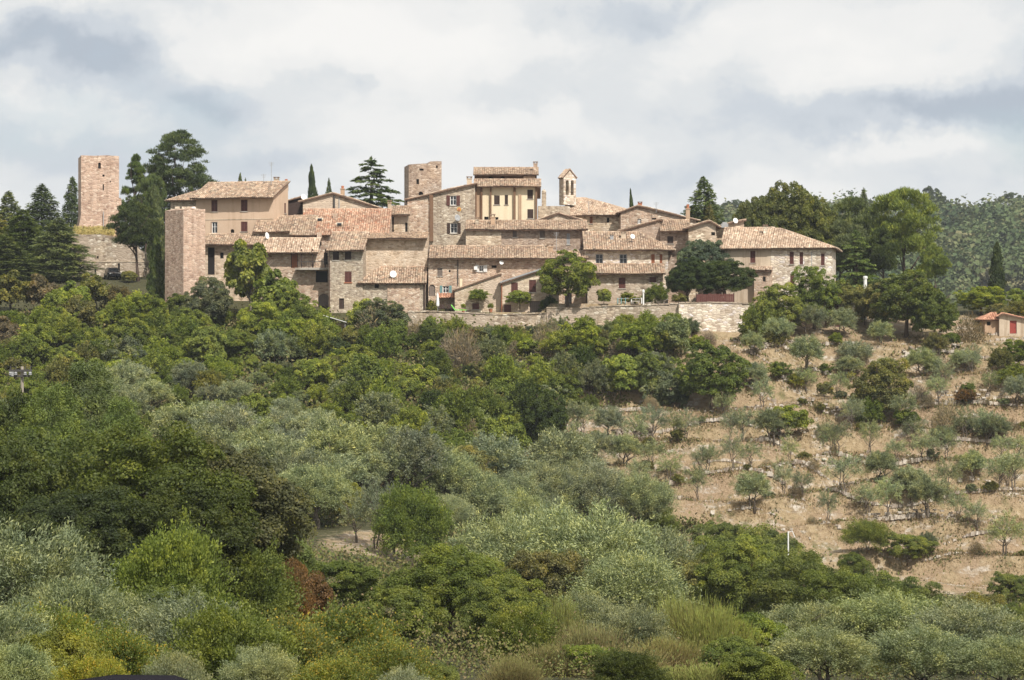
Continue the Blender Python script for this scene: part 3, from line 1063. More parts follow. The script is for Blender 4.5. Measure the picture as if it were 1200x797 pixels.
def build_village():
    D = dict
    red, dark = D(), D(shutter=M['wood_dark'])
    # --- left: the tall watchtower on its ruined terrace
    h = house('watch_tower', 'tall square stone watchtower standing alone left of the big pine', 'tower', 95, 139.5, 333, 182, 6.2, ('broken', [(95, 182), (110, 182.6), (125, 182), (139.5, 183)]), 'stone_tower', yaw=13, base=276,
              wins=[('hole', 115, 190.5, 118.2, 197.5, D(arch=True)), ('hole', 120, 204.5, 122.5, 207), ('hole', 120.3, 216, 121.8, 223), ('hole', 128.5, 212, 130, 213.6)])
    f = h['F']
    mb = MB()
    u, zt = f.loc(139.5, 232)
    f.box(mb, f.L - 0.35, f.L + 0.3, PZ(241, 333), PZ(232, 333), -0.1, 0.8)
    mb.build('corbel', M['stone_tower'], h['root'])
    # widening foot of the tower
    mb = MB()
    zf = PZ(252, 333)
    L_, dp = f.L, 6.2
    zb_ = PZ(276, 333)
    P = lambda u, v, z: f.P(u, z, v)
    mb.hexa([P(-0.5, -0.12, zb_), P(L_ + 0.12, -0.12, zb_), P(L_ + 0.12, dp, zb_), P(-0.5, dp, zb_), P(-0.02, -0.02, zf), P(L_ + 0.02, -0.02, zf), P(L_ + 0.02, dp, zf), P(-0.02, dp, zf)])
    mb.build('batter', M['stone_tower'], h['root'])
    mb = MB()
    mb.tube([f.P(f.loc(121, 250)[0], PZ(248, 333), -0.25), f.P(f.loc(121, 250)[0], PZ(268, 333), -0.5)], 0.05, 5)
    mb.build('drainpipe', M['metal_grey'], h['root'])
    # ruined wall below it, with a ledge and a grassy top
    h = house('ruined_wall', 'high rough stone wall below the watchtower with a ledge and small openings', 'wall', 84, 178, 327, 275, 3.0, ('broken', [(84, 273), (96, 275), (118, 274.5), (135, 278), (152, 277), (160, 292), (170, 297), (178, 300)]), 'stone_field', yaw=-3, base=342,
              wins=[('hole', 113.5, 300, 115.5, 303), ('hole', 138, 308.5, 140.5, 325), ('hole', 110.5, 313, 112.7, 322)])
    f = h['F']
    mb = MB()
    f.box(mb, 0, f.L, PZ(307.2, 327), PZ(306, 327), -0.05, 0.1)
    mb.build('ledge', M['plaster_pale'], h['root'])
    mb = MB()
    f.box(mb, 0, f.L, PZ(345, 327), PZ(308.2, 327), -0.10, 0.1)
    # --- the wall tower at the left end of the village
    h = house('wall_tower', 'squat square stone corner tower at the left end of the village', 'tower', 215, 240.5, 296, 245, 4.2, ('broken', [(215, 245.5), (222, 244), (232, 244.6), (237, 245.5), (240.5, 245)]), 'stone_tower', yaw=38, base=372)
    mb = MB()
    x, y, z = PX(214, 298), 298.6, PZ(244.5, 298)
    for dx in (-0.9, -0.1, 0.5, 1.0):
        mb.box((x + dx, y - 0.5, z), (0.5, 0.1, 0), (0, 0.5, 0), (0, 0, 0.25))
    mb.build('loose_stone', M['stone_white'], h['root'])
    # --- big ochre house
    h = house('plastered_house', 'large ochre plastered house with four windows behind the corner tower', 'house', 230, 320.5, 312, 231, 5.4, ('eave', 215.5, 5.4, (0.5, 0.25)), 'plaster_ochre', 'tile', yaw=-14, over=0.95,
              wins=[('shut', 247.6, 234.5, 254.8, 248), ('shut', 282.3, 234, 290, 247.6), ('open', 248, 260, 254.8, 273.5, D(frame=M['paint_white'], sw=0.02, sides='L')), ('shut', 282.3, 259.8, 290, 271.4),
                    ('hole', 270, 268.5, 274.5, 273, D(arch=True)), ('shut', 333.2, 238, 335.2, 250, D(face='R'))])
    f = h['F']
    mb = MB()
    z = f.loc(275, 257)[1]
    f.box(mb, 0, f.L, z - 0.05, z + 0.05, -0.04, 0.02)
    mb.build('string_course', M['plaster_pale'], h['root'])
    rt = h['roof']
    chimney(rt, 324, 207.5, 216, 316, 0.62, M['plaster_pale'])
    chimney(rt, 335.5, 210, 218, 316, 0.5, M['plaster_pale'], 'pot')
    chimney(rt, 331, 213, 217, 317, 0.5, M['stone_pink'])
    house('stone_wing', 'low stone wing under an old tile roof left of the big ochre house', 'house', 200, 231.5, 314.5, 234.5, 5.0, ('hip', 217.5, 5.0, 4.6, 0), 'stone_grey', 'tile', over=0.5, yaw=-12)
    # --- low house right of the corner tower
    h = house('low_house', 'low stone house with a long eave right of the corner tower', 'house', 240, 309, 304, 286, 4.0, ('eave', 275.5, 4.0), 'stone_buff', 'tile', over=0.8,
              wins=[('hole', 243.5, 290, 251.5, 322), ('hole', 258, 296, 262, 303), ('hole', 306, 291, 309, 298)])  # first hole is a recess, its shadow put in as a dark panel
    # --- balcony house
    h = house('balcony_house', 'small stone house with a pale tile roof and a balcony on posts', 'house', 305, 386, 301.5, 293, 4.5, ('eave', 280.5, 3.2, (0.2, -1.25)), 'stone_pink', 'tile_pale', over=1.1,
              wins=[('door', 341, 297, 349, 314, D(shutter=M['wood_orange'])), ('hole', 370, 317.5, 384, 331), ('door', 373, 344, 387, 366, D(arch=True, shutter=M['wood_grey'])), ('hole', 379.5, 296, 384, 310)])
    f = h['F']
    mb = MB()
    u0, z0 = f.loc(347, 316.5)
    u1, z1 = f.loc(386, 314)
    f.box(mb, u0, u1, z0, z1, -1.3, 0.0)
    mb.build('balcony_slab', M['concrete'], h['root'])
    for px in (354, 367, 382):
        mb = MB()
        u, _ = f.loc(px, 300)
        f.box(mb, u - 0.07, u + 0.07, PZ(314, 301), PZ(292, 301), -0.95, -0.81)
        mb.build('post', M['wood_dark'], h['root'])
    mb = MB()
    for px in np.linspace(350, 385, 18):
        u, _ = f.loc(px, 300)
        f.box(mb, u - 0.015, u + 0.015, PZ(314, 301), PZ(307, 301), -1.25, -1.22)
    f.box(mb, f.loc(350, 300)[0], f.loc(385, 300)[0], PZ(307, 301), PZ(306.4, 301), -1.26, -1.21)
    mb.build('railing', M['metal_dark'], h['root'])
    # roofs behind the balcony house
    house('stone_house', 'stone house with a broad hipped roof right above the white satellite dish', 'house', 300, 344, 307, 270.5, 6, ('eave', 254.5, 5.0, (0.3, 0.1)), 'stone_grey', 'tile', over=0.7)
    house('stone_house', 'small stone house with a low eave just left of the orange tiled roof', 'house', 342, 366, 305.5, 274.5, 5, ('eave', 254, 6.0), 'stone_pink', 'tile', over=0.6, wins=[('hole', 350, 279, 362, 283)])
    h = house('orange_roofed_house', 'wide house covered by a large orange red tile roof with skylights', 'house', 352, 456, 306.5, 275, 7.5, ('eave', 246.5, 7.4, (0.2, 0.0)), 'stone_pink', 'tile_red', over=0.4)
    for px, py, yy in ((398, 263.5, 308.5), (375, 258, 310.2)):
        mb = MB()
        x, z = PX(px, yy), PZ(py, yy)
        mb.box((x - 0.4, yy - 0.35, z - 0.30), (0.8, 0, 0), (0, 0.75, 0.28), (0, -0.1, 0.34))
        s = mb.build('skylight', M['plaster_pale'], h['roof'])
        mb = MB()
        mb.box((x - 0.26, yy - 0.46, z - 0.14), (0.52, 0, 0), (0, 0.3, 0.1), (0, -0.02, 0.27))
        mb.build('skylight_pane', M['glass'], h['roof'])
    for px, py, yy in ((374.5, 274, 306), (418, 266, 308), (393, 252, 311)):
        mb = MB()
        mb.abox(PX(px, yy) - 0.28, PX(px, yy) + 0.28, yy - 0.3, yy + 0.4, PZ(py, yy) - 0.5, PZ(py, yy) + 0.18)
        mb.build('roof_vent', M['stone_pink'], h['roof'])
    h = house('gabled_house', 'stone gabled house with a dark drainpipe above the orange tiled roof', 'house', 355, 442, 317, 240, 8, ('gable', [(355, 236.5), (390, 227.5), (442, 243.5)]), 'stone_tan', 'tile', over=0.3, side=0.5,
              wins=[('hole', 376, 247, 384, 254)])
    pipe(h['root'], 391.6, 229, 244, 317, M['metal_dark'], 0.13)
    mb = MB()
    h['F'].box(mb, h['F'].loc(397, 230)[0], h['F'].loc(397, 230)[0] + 0.1, PZ(246, 317), PZ(231, 317), -0.1, 0)
    mb.build('drainpipe', M['metal_grey'], h['root'])
    chimney(h['roof'], 401.5, 218, 232, 318.5, 0.5, M['plaster_orange'], 'pot')
    h = house('roof_shed', 'little rooftop outbuilding with water tanks right of the big ochre house', 'shed', 337, 360, 322, 238, 4, ('gable', [(337, 236), (352, 232), (360, 237)]), 'wood_dark', 'tile', over=0.3)
    h = house('small_house', 'small shaded stone house with a dark door left of the round sunburst ornament', 'house', 456.5, 478, 313.5, 251.5, 4.5, ('eave', 243, 4.5), 'stone_tan', 'tile', over=0.75,
              wins=[('hole', 459.5, 254, 461.5, 274), ('hole', 474.8, 261, 478, 273)])
    chimney(h['roof'], 456.5, 235, 247, 316, 0.42, M['plaster_pale'])
    # --- two storey house and the taller block
    h = house('two_storey_house', 'two storey stone house with three red brown shutters beside the arched door', 'house', 385, 425, 299, 292, 6, ('eave', 273.5, 5, (0.2, 0.25)), 'stone_grey', 'tile', over=0.75, yaw=-3,
              wins=[('shut', 390, 294, 397.3, 304.8, D(shutter=M['wood_dark'])), ('shut', 404, 293.5, 411.6, 304.5, D(shutter=M['wood_dark'])), ('shut', 404, 318, 412, 331, D(sill=M['terracotta'])), ('door', 397.3, 349.7, 403.2, 362, D(shutter=M['wood_dark']))])
    pipe(h['root'], 386.5, 294, 362, 298.9)
    h = house('tall_stone_block', 'tall plain stone house front without windows under a straight thin eave', 'house', 425.5, 501, 302.5, 279.5, 6, ('eave', 274, 5, (0.0, 0.0)), 'stone_buff', 'tile', over=0.95)
    h = house('lean_to_house', 'lean-to stone house with a hipped tile roof and a white dish', 'house', 424, 498, 299.0, 331, 3.4, ('hip', 314, 3.4, 2.0, 0), 'stone_grey', 'tile', over=0.45, side=0.2,
              wins=[('hole', 439, 331.5, 444, 337.5)])
    pilaster(h['root'], h['F'], 454, 492, 334, 368, 0.12, 'stone_pink', 'buttress_wall')
    pipe(h['root'], 497.3, 331, 368, 299, M['wood_dark'], 0.09)
    # --- central tower and the shed-roofed stone house
    house('medieval_tower', 'medieval stone tower with a broken top rising behind the central stone house', 'tower', 479, 517.5, 328, 191, 5.0, ('broken', [(479, 192.8), (490, 192), (503, 191.3), (504, 189.3), (511, 188.8), (517.5, 189)]), 'stone_brown', yaw=9, base=250,
          wins=[('hole', 491.5, 197.5, 496.5, 200), ('hole', 488, 210, 491, 216), ('hole', 490.5, 224.5, 496, 229, D(arch=True)), ('hole', 511, 194, 513, 197)])
    h = house('sloping_roof_house', 'stone house with a rising roofline and two red shuttered windows beside the cream palazzo', 'house', 477.5, 556.5, 318.5, 225, 7, ('gable', [(477.5, 234.5), (505, 228.2), (556.5, 216.5)]), 'stone_grey', 'tile', over=0.35, side=0.3, base=290,
              wins=[('open', 527.5, 229.3, 534.8, 240.6, D(frame=M['paint_white'], sw=0.42)), ('open', 527.8, 261.5, 536, 273.4, D(frame=M['paint_white'], sw=0.38, shutter=M['wood_dark']))])
    pilaster(h['root'], h['F'], 503.3, 507.8, 228.5, 283, 0.35, 'plaster_brown')
    pilaster(h['root'], h['F'], 477.5, 503.2, 235.2, 283, 0.12, 'stone_pink', 'front_bay')
    mb = MB()
    fx = h['F']
    u, z = fx.loc(538, 245.5)
    c = fx.P(u, z, -0.05)
    mb.lathe(c, [(0.16, 0), (0.17, 0.05), (0.02, 0.07)], 12, 0, axis=fx.N)
    for k in range(12):
        t = 2 * PI * k / 12
        a = Vector((math.cos(t), 0, math.sin(t)))
        s = Vector((-math.sin(t), 0, math.cos(t)))
        mb.face([c + a * 0.17 - s * 0.06, c + a * 0.17 + s * 0.06, c + a * 0.33], 1)
    tag(mb.build('sun_ornament', [M['terracotta'], mat_plain('yellow_glaze', (0.75, 0.42, 0.08), 0.4)], origin=c), 'round orange and yellow sun ornament on the stone wall between shuttered windows', 'ornament')
    dish('dark oval satellite dish on the wall under the sun ornament', 535.4, 255.5, 318.0, 0.42, 35, 12, 'metal_grey')
    chimney(h['roof'], 550, 207, 217, 320, 0.62, M['plaster_pale'])
    # --- cream palazzo
    h = house('cream_palazzo', 'cream plastered palazzo with brown pilasters rising highest in the village centre', 'house', 556.5, 629.5, 321.5, 217.5, 7, ('eave', 211.5, 2.0, (0.15, 0.5)), 'plaster_cream', 'tile', over=0.7, base=272,
              wins=[('shut', 579, 229, 585.6, 239.8, dark), ('shut', 591.5, 228.5, 595.3, 239.8, dark), ('shut', 618, 222.3, 624.6, 233, dark), ('shut', 618, 245.2, 625, 256, dark), ('hole', 567.5, 254, 572.5, 262), ('hole', 580.5, 254.5, 584, 262)])
    for a, b, m in ((557, 558.5, 'plaster_brown'), (563.2, 565.4, 'plaster_brown'), (574.2, 576, 'plaster_brown'), (601.6, 604.3, 'plaster_brown'), (627.3, 629.6, 'plaster_brown')):
        pilaster(h['root'], h['F'], a, b, 218.2, 266, 0.3, m)
    pilaster(h['root'], h['F'], 558.6, 563.1, 218.6, 266, 0.05, 'plaster_orange', 'side_bay')
    pilaster(h['root'], h['F'], 607.5, 611, 228, 266, 0.12, 'plaster_orange', 'flue')
    h2 = house('roof_loggia', 'brown walled loggia with two dark arches on top of the cream palazzo', 'loggia', 556, 629, 324.2, 204.2, 4.6, ('eave', 197.8, 3.2, (0.15, 0.25)), 'plaster_brown', 'tile', over=0.75, base=216,
               wins=[('hole', 571.5, 206.8, 578.5, 212.5, D(arch=True)), ('hole', 585.5, 206.8, 592.5, 212.5, D(arch=True))])
    chimney(h2['roof'], 627.5, 189.5, 199, 325.5, 0.5, M['stone_pink'])
    pilaster(h2['root'], h2['F'], 613.5, 627, 207, 214, 0.5, 'plaster_orange', 'parapet')
    # --- church and bell gable
    h = house('church', 'stone church nave with a pale tile roof below the bell gable', 'church', 657, 752, 327, 252.5, 9, ('hip', 233.5, 7, 0, 8.6), 'stone_tan', 'tile_pale', yaw=-12, over=0.5, side=0.1, base=290,
              wins=[('shut', 691, 254, 694.5, 262, D(shutter=M['wood_orange'])), ('hole', 711, 255, 714, 261)])
    h = house('gabled_chapel', 'small gabled church front of pale stone below the bell gable', 'church', 632, 682, 321, 258, 8, ('gable', [(632, 258.5), (655, 250.7), (682, 259)]), 'stone_buff', 'tile', over=0.25, side=0.35, base=285,
              wins=[('shut', 641, 256.5, 643.5, 262, D(shutter=M['wood_grey']))])
    house('chapel_wall', 'low plain stone wall between the cream palazzo and the bell gable', 'wall', 630.5, 668, 326, 241.5, 3, ('flat',), 'stone_grey', base=270)
    # bell gable
    a = math.radians(26)
    U, V = Vector((math.cos(a), math.sin(a), 0)), Vector((-math.sin(a), math.cos(a), 0))
    Yb = 328.5
    O = Vector((PX(660.5, Yb), Yb, 0))
    L = 1.78
    f = Face(O, U, L)
    zb, ze, za = PZ(240, Yb), PZ(208.2, Yb), PZ(199.5, Yb)
    root = empty('bell_gable', (O.x, O.y, zb), 'narrow stone bell gable with two arched openings and a tiled cap', 'bell tower')
    mb = MB()
    dep = 1.25
    holes = [(0.32, 0.74, PZ(228.5, Yb), PZ(211, Yb)), (1.04, 1.46, PZ(228.5, Yb), PZ(211, Yb))]
    top = [(0, ze), (L / 2, za), (L, ze)]
    wall_panel(mb, f, zb, top, holes, deep=dep)
    mb.f.pop(); mb.m.pop(); mb.t.pop()
    fb = Face(O + U * L + V * dep, -U, L)
    wall_panel(mb, fb, zb, top, [(L - b_, L - a_, c, d) for a_, b_, c, d in holes], deep=0.01)
    wall_panel(mb, Face(O + U * L, V, dep), zb, [(0, ze), (dep, ze)])
    wall_panel(mb, Face(O + V * dep, -V, dep), zb, [(0, ze), (dep, ze)])
    keep = [i for i, m_ in enumerate(mb.m) if m_ == 0]
    mb.f = [mb.f[i] for i in keep]; mb.t = [mb.t[i] for i in keep]; mb.m = [0] * len(keep)
    mb.build('wall', M['stone_white'], root)
    ab = MB()
    for a_, b_, c, d in holes:
        arch_fill(ab, f, a_, b_, d - 0.2, d, 0.01, dep - 0.01)
    ab.build('arch', M['stone_white'], root)
    P = lambda u, v, z: O + U * u + V * v + Z3 * (z + 0.115)
    s_ = (za - ze) / (L / 2)
    make_roof(root, [([P(-0.1, -0.06, ze - s_ * 0.1), P(L / 2, -0.06, za), P(L / 2, dep + 0.06, za), P(-0.1, dep + 0.06, ze - s_ * 0.1)], V),
                     ([P(L / 2, -0.06, za), P(L + 0.1, -0.06, ze - s_ * 0.1), P(L + 0.1, dep + 0.06, ze - s_ * 0.1), P(L / 2, dep + 0.06, za)], V)],
              [(P(L / 2, -0.06, za), P(L / 2, dep + 0.06, za))], M['tile_pale'])
    for a_, b_, c, d in holes:
        bb = MB()
        cc = f.P((a_ + b_) / 2, c + 0.28, dep / 2)
        bb.lathe(cc, [(0.19, 0), (0.17, 0.06), (0.13, 0.22), (0.11, 0.32), (0.03, 0.38)], 10)
        bb.tube([cc + Z3 * 0.36, cc + Z3 * 0.5], 0.02, 5)
        bb.build('bell', M['bronze'], root, smooth=True)
    # small stone finial turret
    x, y = PX(637.5, 326.5), 327
    mb = MB()
    mb.abox(x - 0.28, x + 0.28, y - 0.28, y + 0.28, PZ(243, y), PZ(225.5, y))
    mb.lathe((x, y, PZ(225.5, y)), [(0.30, 0), (0.28, 0.15), (0.16, 0.32), (0.03, 0.38)], 10)
    tag(mb.build('stone_finial', M['stone_grey'], origin=(x, y, PZ(243, y))), 'short round topped stone pillar on the church wall left of the bell gable', 'pillar')
    # --- long terrace house in the middle and the one below
    h = house('long_house', 'long stone row house with four small windows below the cream palazzo', 'house', 546, 687, 312, 268.8, 6, ('eave', 259.8, 4.4, (0.1, 0.2)), 'stone_brown', 'tile', over=0.7, base=305,
              wins=[('shut', 566, 274, 573, 281.7, D(shutter=M['wood_grey'], lintel=M['concrete'])), ('shut', 600.8, 270.5, 605.6, 278, D(shutter=M['wood_grey'])), ('shut', 632.5, 270, 638.6, 279, D(shutter=M['wood_grey'])), ('shut', 664, 273.5, 668, 286.5, D(shutter=M['metal_grey'])), ])
    pilaster(h['root'], h['F'], 546, 587.5, 270.5, 300, 0.25, 'stone_tan', 'front_bay')
    pipe(h['root'], 681, 270, 300, 312)
    chimney(h['roof'], 577.5, 251, 266, 314, 0.5, M['plaster_orange'])
    chimney(h['roof'], 559, 254.5, 266, 314, 0.42, M['stone_grey'])
    h = house('long_low_house', 'long stone house with teal shutters under a wide tile roof behind the white parasol', 'house', 502, 642, 301, 302, 6, ('eave', 289.5, 5.5, (-0.02, 0.1)), 'stone_pink', 'tile', over=0.85,
              wins=[('shut', 512.5, 314, 518.5, 323.5, D(shutter=M['wood_grey'])), ('open', 561.5, 311, 566.5, 318.5, D(frame=M['paint_white'], shutter=M['paint_white'], sw=0.4)), ('open', 518.8, 335, 526, 343.4, D(frame=M['paint_white'], shutter=M['paint_teal'], sw=0.3)),
                    ('gate', 502.6, 333.5, 510, 347, D(arch=True, shutter=M['wood_grey'], frame=M['metal_dark'])), ('hole', 525.8, 316.5, 528, 319), ('hole', 576, 311, 582, 314)])
    pipe(h['root'], 536.6, 303, 334, 301, M['metal_dark'], 0.06)
    mb = MB()
    fF = h['F']
    u0, z0 = fF.loc(513.5, 349.5)
    u1, z1 = fF.loc(535, 346.5)
    P = fF.P
    poly = [P(u0, z0, -1.2), P(u1, z0, -1.2), P(u1, z1 + 0.25, 0), P(u0, z1 + 0.25, 0)]
    slab(mb, poly, 0.08)
    cn = mb.build('canopy', M['eave_wood'], h['root'])
    tb = MB()
    tile_plane(tb, poly, fF.U)
    tt = tb.build('canopy_tiles', M['tile_new'], cn, tone=True)
    tt['kind'] = 'stuff'
    mb = MB()
    fF.box(mb, fF.loc(555.5, 315)[0], fF.loc(559.5, 315)[0], PZ(316.3, 301), PZ(312.3, 301), -0.35, -0.02)
    mb.build('air_conditioner', M['paint_white'], h['root'])
    mb = MB()
    fF.box(mb, fF.loc(538.5, 330)[0], fF.loc(541.8, 330)[0], PZ(337, 301), PZ(326.5, 301), -0.12, -0.02)
    mb.build('meter_box', M['plaster_cream'], h['root'])
    h = house('lean_house', 'stone house with a single rising roofline and a vine over its small window', 'house', 533, 586.5, 298.2, 330, 5, ('gable', [(533, 340.8), (586.5, 322.2)]), 'stone_tan', 'tile', over=0.18, side=0.12,
              wins=[('shut', 553.5, 355.5, 561.5, 362.5, D(shutter=M['wood_red'])), ('hole', 571.5, 358, 574, 360.5)])
    h = house('gable_house', 'stone gable house with one red brown window rising behind the grey edged roof', 'house', 584, 646, 303.5, 306, 6, ('gable', [(584, 312.6), (629, 300), (646, 303)]), 'stone_buff', 'tile', over=0.2, side=0.2,
              wins=[('shut', 595, 315.8, 607, 323.5)])
    chimney(h['roof'], 619, 294.5, 300.5, 304.5, 0.45, M['terracotta'])
    chimney(h['roof'], 644.5, 285.5, 302, 305.5, 0.68, M['plaster_orange'])
    h = house('grey_edged_house', 'stone house with two red shutters and a pale grey roof edge beside the leafy tree', 'house', 586.8, 655, 297.2, 325, 4.5, ('gable', [(586.8, 333.3), (641, 315.5), (655, 319)]), 'stone_tan', 'tile', over=0.3, side=0.15,
              wins=[('shut', 599, 331, 606.8, 343.6), ('shut', 620, 328, 628.2, 342.4), ('shut', 590.6, 357, 599, 366.4), ('door', 621, 353, 634, 373, D(shutter=M['wood_grey']))])
    mb = MB()
    fF = h['F']
    p0, p1 = fF.loc(586, 333), fF.loc(641, 315.2)
    A, B = fF.P(p0[0], p0[1] + 0.12, -0.38), fF.P(p1[0], p1[1] + 0.12, -0.38)
    mb.box(A, B - A, (0, 0.04, 0), (0, 0, 0.17))
    mb.build('verge_board', M['metal_grey'], h['root'])
    pipe(h['root'], 588, 333, 373, 297.2, M['wood_orange'], 0.07)
    # --- right half
    h = house('tucked_away_house', 'plain stone house front mostly hidden behind the round leafy tree', 'house', 645, 687, 302.0, 303, 6, ('eave', 296, 4), 'stone_pink', 'tile', over=0.5,
              wins=[('hole', 662, 340, 670, 357), ('shut', 672, 318, 678, 328)])
    h = house('window_row_house', 'pale stone house with a row of windows under a wide tile roof', 'house', 686, 783, 303, 291.5, 6, ('hip', 273.2, 5.2, 0, 3.2), 'stone_white', 'tile', over=0.75, side=0.25,
              wins=[('dark', 698, 297.8, 706.6, 310, D(frame=M['metal_grey'])), ('dark', 726, 297.8, 734.8, 310, D(frame=M['metal_grey'])), ('shut', 763.2, 298, 767.3, 308.5, D(shutter=M['wood_orange'])), ('shut', 773, 298, 776.3, 308.5, D(shutter=M['wood_orange']))])
    dish('white satellite dish on the tile roof of the pale house with a row of windows', 741, 277.5, 304.3, 0.3, 25)
    chimney(h['roof'], 730.5, 271, 281, 306, 0.55, M['plaster_pale'])
    chimney(h['roof'], 717, 275, 279.5, 305.5, 0.4, M['metal_grey'])
    house('lean_to_range', 'low stone range under a narrow lean-to roof below the row of windows', 'house', 688.5, 777, 300.2, 319.5, 2.75, ('eave', 310.8, 2.7), 'stone_field', 'tile', over=0.75,
          wins=[('shut', 725, 325.3, 733, 338, D(shutter=M['wood_red'])), ('shut', 761, 324.5, 769, 331, D(shutter=M['wood_red'])), ('hole', 689.5, 326, 692.5, 338)])
    house('stepped_gable_house', 'stone house with a half gable rising to the right behind the dish', 'house', 727, 775, 309, 262, 6, ('gable', [(727, 271.5), (773, 258.3), (775, 259)]), 'stone_brown', 'tile', over=0.25, side=0.2)
    house('small_eaved_house', 'small stone house with a dark window below a tile eave right of the half gable', 'house', 774, 809, 308, 270.3, 5, ('eave', 259.2, 4.5), 'stone_brown', 'tile', over=0.75, side=0.1,
          wins=[('shut', 782, 277, 789, 285.5, dark)])
    house('twin_gable_house', 'small gabled stone house just above the blue green cedar', 'house', 807, 839, 306, 264, 6, ('gable', [(807, 267.5), (831, 260), (839, 264.5)]), 'stone_tan', 'tile', over=0.4, side=0.5,
          wins=[('hole', 833.5, 272, 838, 276)])
    h = house('top_gable_house', 'broad gabled stone house under the small dark cypress on the skyline', 'house', 727.5, 816, 322, 250, 7, ('gable', [(727.5, 249), (747, 242), (816, 258.5)]), 'stone_pink', 'tile', over=0.3, side=0.4, base=285,
              wins=[('open', 747.5, 256.5, 751, 262, D(frame=M['paint_white'], sw=0.02)), ('hole', 764, 255.5, 769, 257.5)])
    chimney(h['roof'], 806, 240, 258, 320.5, 0.5, M['plaster_orange'], 'pot')
    chimney(h['roof'], 750, 236.5, 243, 324, 0.5, M['terracotta'])
    house('ridge_house', 'low stone house with roof clutter between the cedar and the holm oak', 'house', 836, 872, 309, 268, 5, ('gable', [(836, 268), (858, 262), (877, 259.5)]), 'stone_tan', 'tile', over=0.3)
    dish('white satellite dish among chimneys on the ridge left of the holm oak', 861.5, 259, 308.4, 0.34, 25)
    mb = MB()
    yy = 308.6
    mb.abox(PX(845, yy), PX(853, yy), yy - 0.5, yy + 0.5, PZ(267, yy), PZ(262.3, yy))
    mb.abox(PX(846.5, yy), PX(851.5, yy), yy - 0.3, yy + 0.3, PZ(262.3, yy), PZ(260.5, yy))
    tag(mb.build('water_tank', M['metal_grey'], origin=(PX(849, yy), yy, PZ(267, yy))), 'grey box shaped water tank on the roof beside the ridge dish', 'tank')
    # big house on the right, three fronts
    h = house('right_house', 'cream fronted house with a tiled porch at the right end behind the dark oak', 'house', 846, 903.2, 300.5, 291, 9, ('eave', 268.5, 6.5, (0.3, 0.0)), 'plaster_pale', 'tile_pale', yaw=-10, over=0.55,
              wins=[('shut', 879.2, 294, 885.2, 308)])
    chimney(h['roof'], 896.8, 263.5, 276, 304, 0.48, M['stone_white'])
    mb = MB()
    yy = 305.5
    mb.box((PX(878, yy), yy, PZ(274.5, yy)), (1.4, 0, 0.05), (0, 1.0, 0.33), (0, 0, 0.12))
    mb.build('roof_window', M['glass'], h['roof'])
    mb = MB()
    fF = h['F']
    u0, z0 = fF.loc(878, 317.5)
    u1, z1 = fF.loc(905.5, 313)
    poly = [fF.P(u0, z0, -1.3), fF.P(u1, z0, -1.3), fF.P(u1, z1, 0), fF.P(u0, z1, 0)]
    slab(mb, poly, 0.15)
    pr = mb.build('porch_roof', M['eave_wood'], h['root'])
    tb = MB()
    tile_plane(tb, poly, fF.U)
    tt = tb.build('porch_tiles', M['tile_pale'], pr, tone=True)
    tt['kind'] = 'stuff'
    pilaster(h['root'], fF, 884.5, 905, 317.8, 362, 1.0, 'stone_pink', 'porch_wall')
    mb = MB()
    u, z = fF.loc(896.5, 327)
    fF.box(mb, u - 0.15, u + 0.15, z - 0.28, z + 0.28, -1.03, -0.98)
    mb.build('porch_window', M['dark'], h['root'])
    h = house('right_middle_house', 'long stone house with tall red brown shutters and a hipped roof ending the row', 'house', 903.2, 975, 299.5, 290.6, 9, ('hip', 269.3, 6.5, 0, 6.4), 'stone_white', 'tile_pale', yaw=-10, over=0.5, side=0.0,
              wins=[('shut', 925.3, 295, 930.2, 309.5), ('shut', 937, 295.5, 941.2, 310), ('shut', 926, 321.3, 931, 336.5), ('shut', 962, 297.3, 966.4, 311)])
    pipe(h['root'], 922, 294, 345, 299.6)
    pipe(h['root'], 951, 295, 345, 298.8, M['metal_grey'])
    # --- red roofed shed, far right
    h = house('garden_shed', 'small grey plastered shed with a red tile roof and bright red door', 'shed', 1171, 1206, 292, 372.5, 4.2, ('gable', [(1171, 371), (1175, 368.5), (1206, 375)]), 'plaster_pale', 'tile_new', yaw=-6, over=0.35, side=0.2, base=396,
              wins=[('door', 1183.3, 375.8, 1191.4, 391, D(shutter=M['paint_red'], frame=M['paint_red']))])
    h2 = house('shed_annex', 'low plaster annex under a red tile hip left of the red shed door', 'shed', 1154, 1171.5, 292.6, 375, 3, ('hip', 367.2, 2.4, 1.4, 0), 'plaster_orange', 'tile_new', over=0.3, side=0.02, base=394,
               wins=[('hole', 1156.5, 377, 1161, 381.5)])
    # distant farm house on the ridge
    h = house('far_farmhouse', 'tiny pale farmhouse on the far wooded ridge', 'house', 1081, 1091, 1065, 240, 6, ('eave', 237.8, 3), 'plaster_cream', 'tile_red', over=0.5, base=252, wins=[('hole', 1083, 241.5, 1084.2, 243.5), ('hole', 1087, 241.5, 1088.2, 243.5)])


build_village()


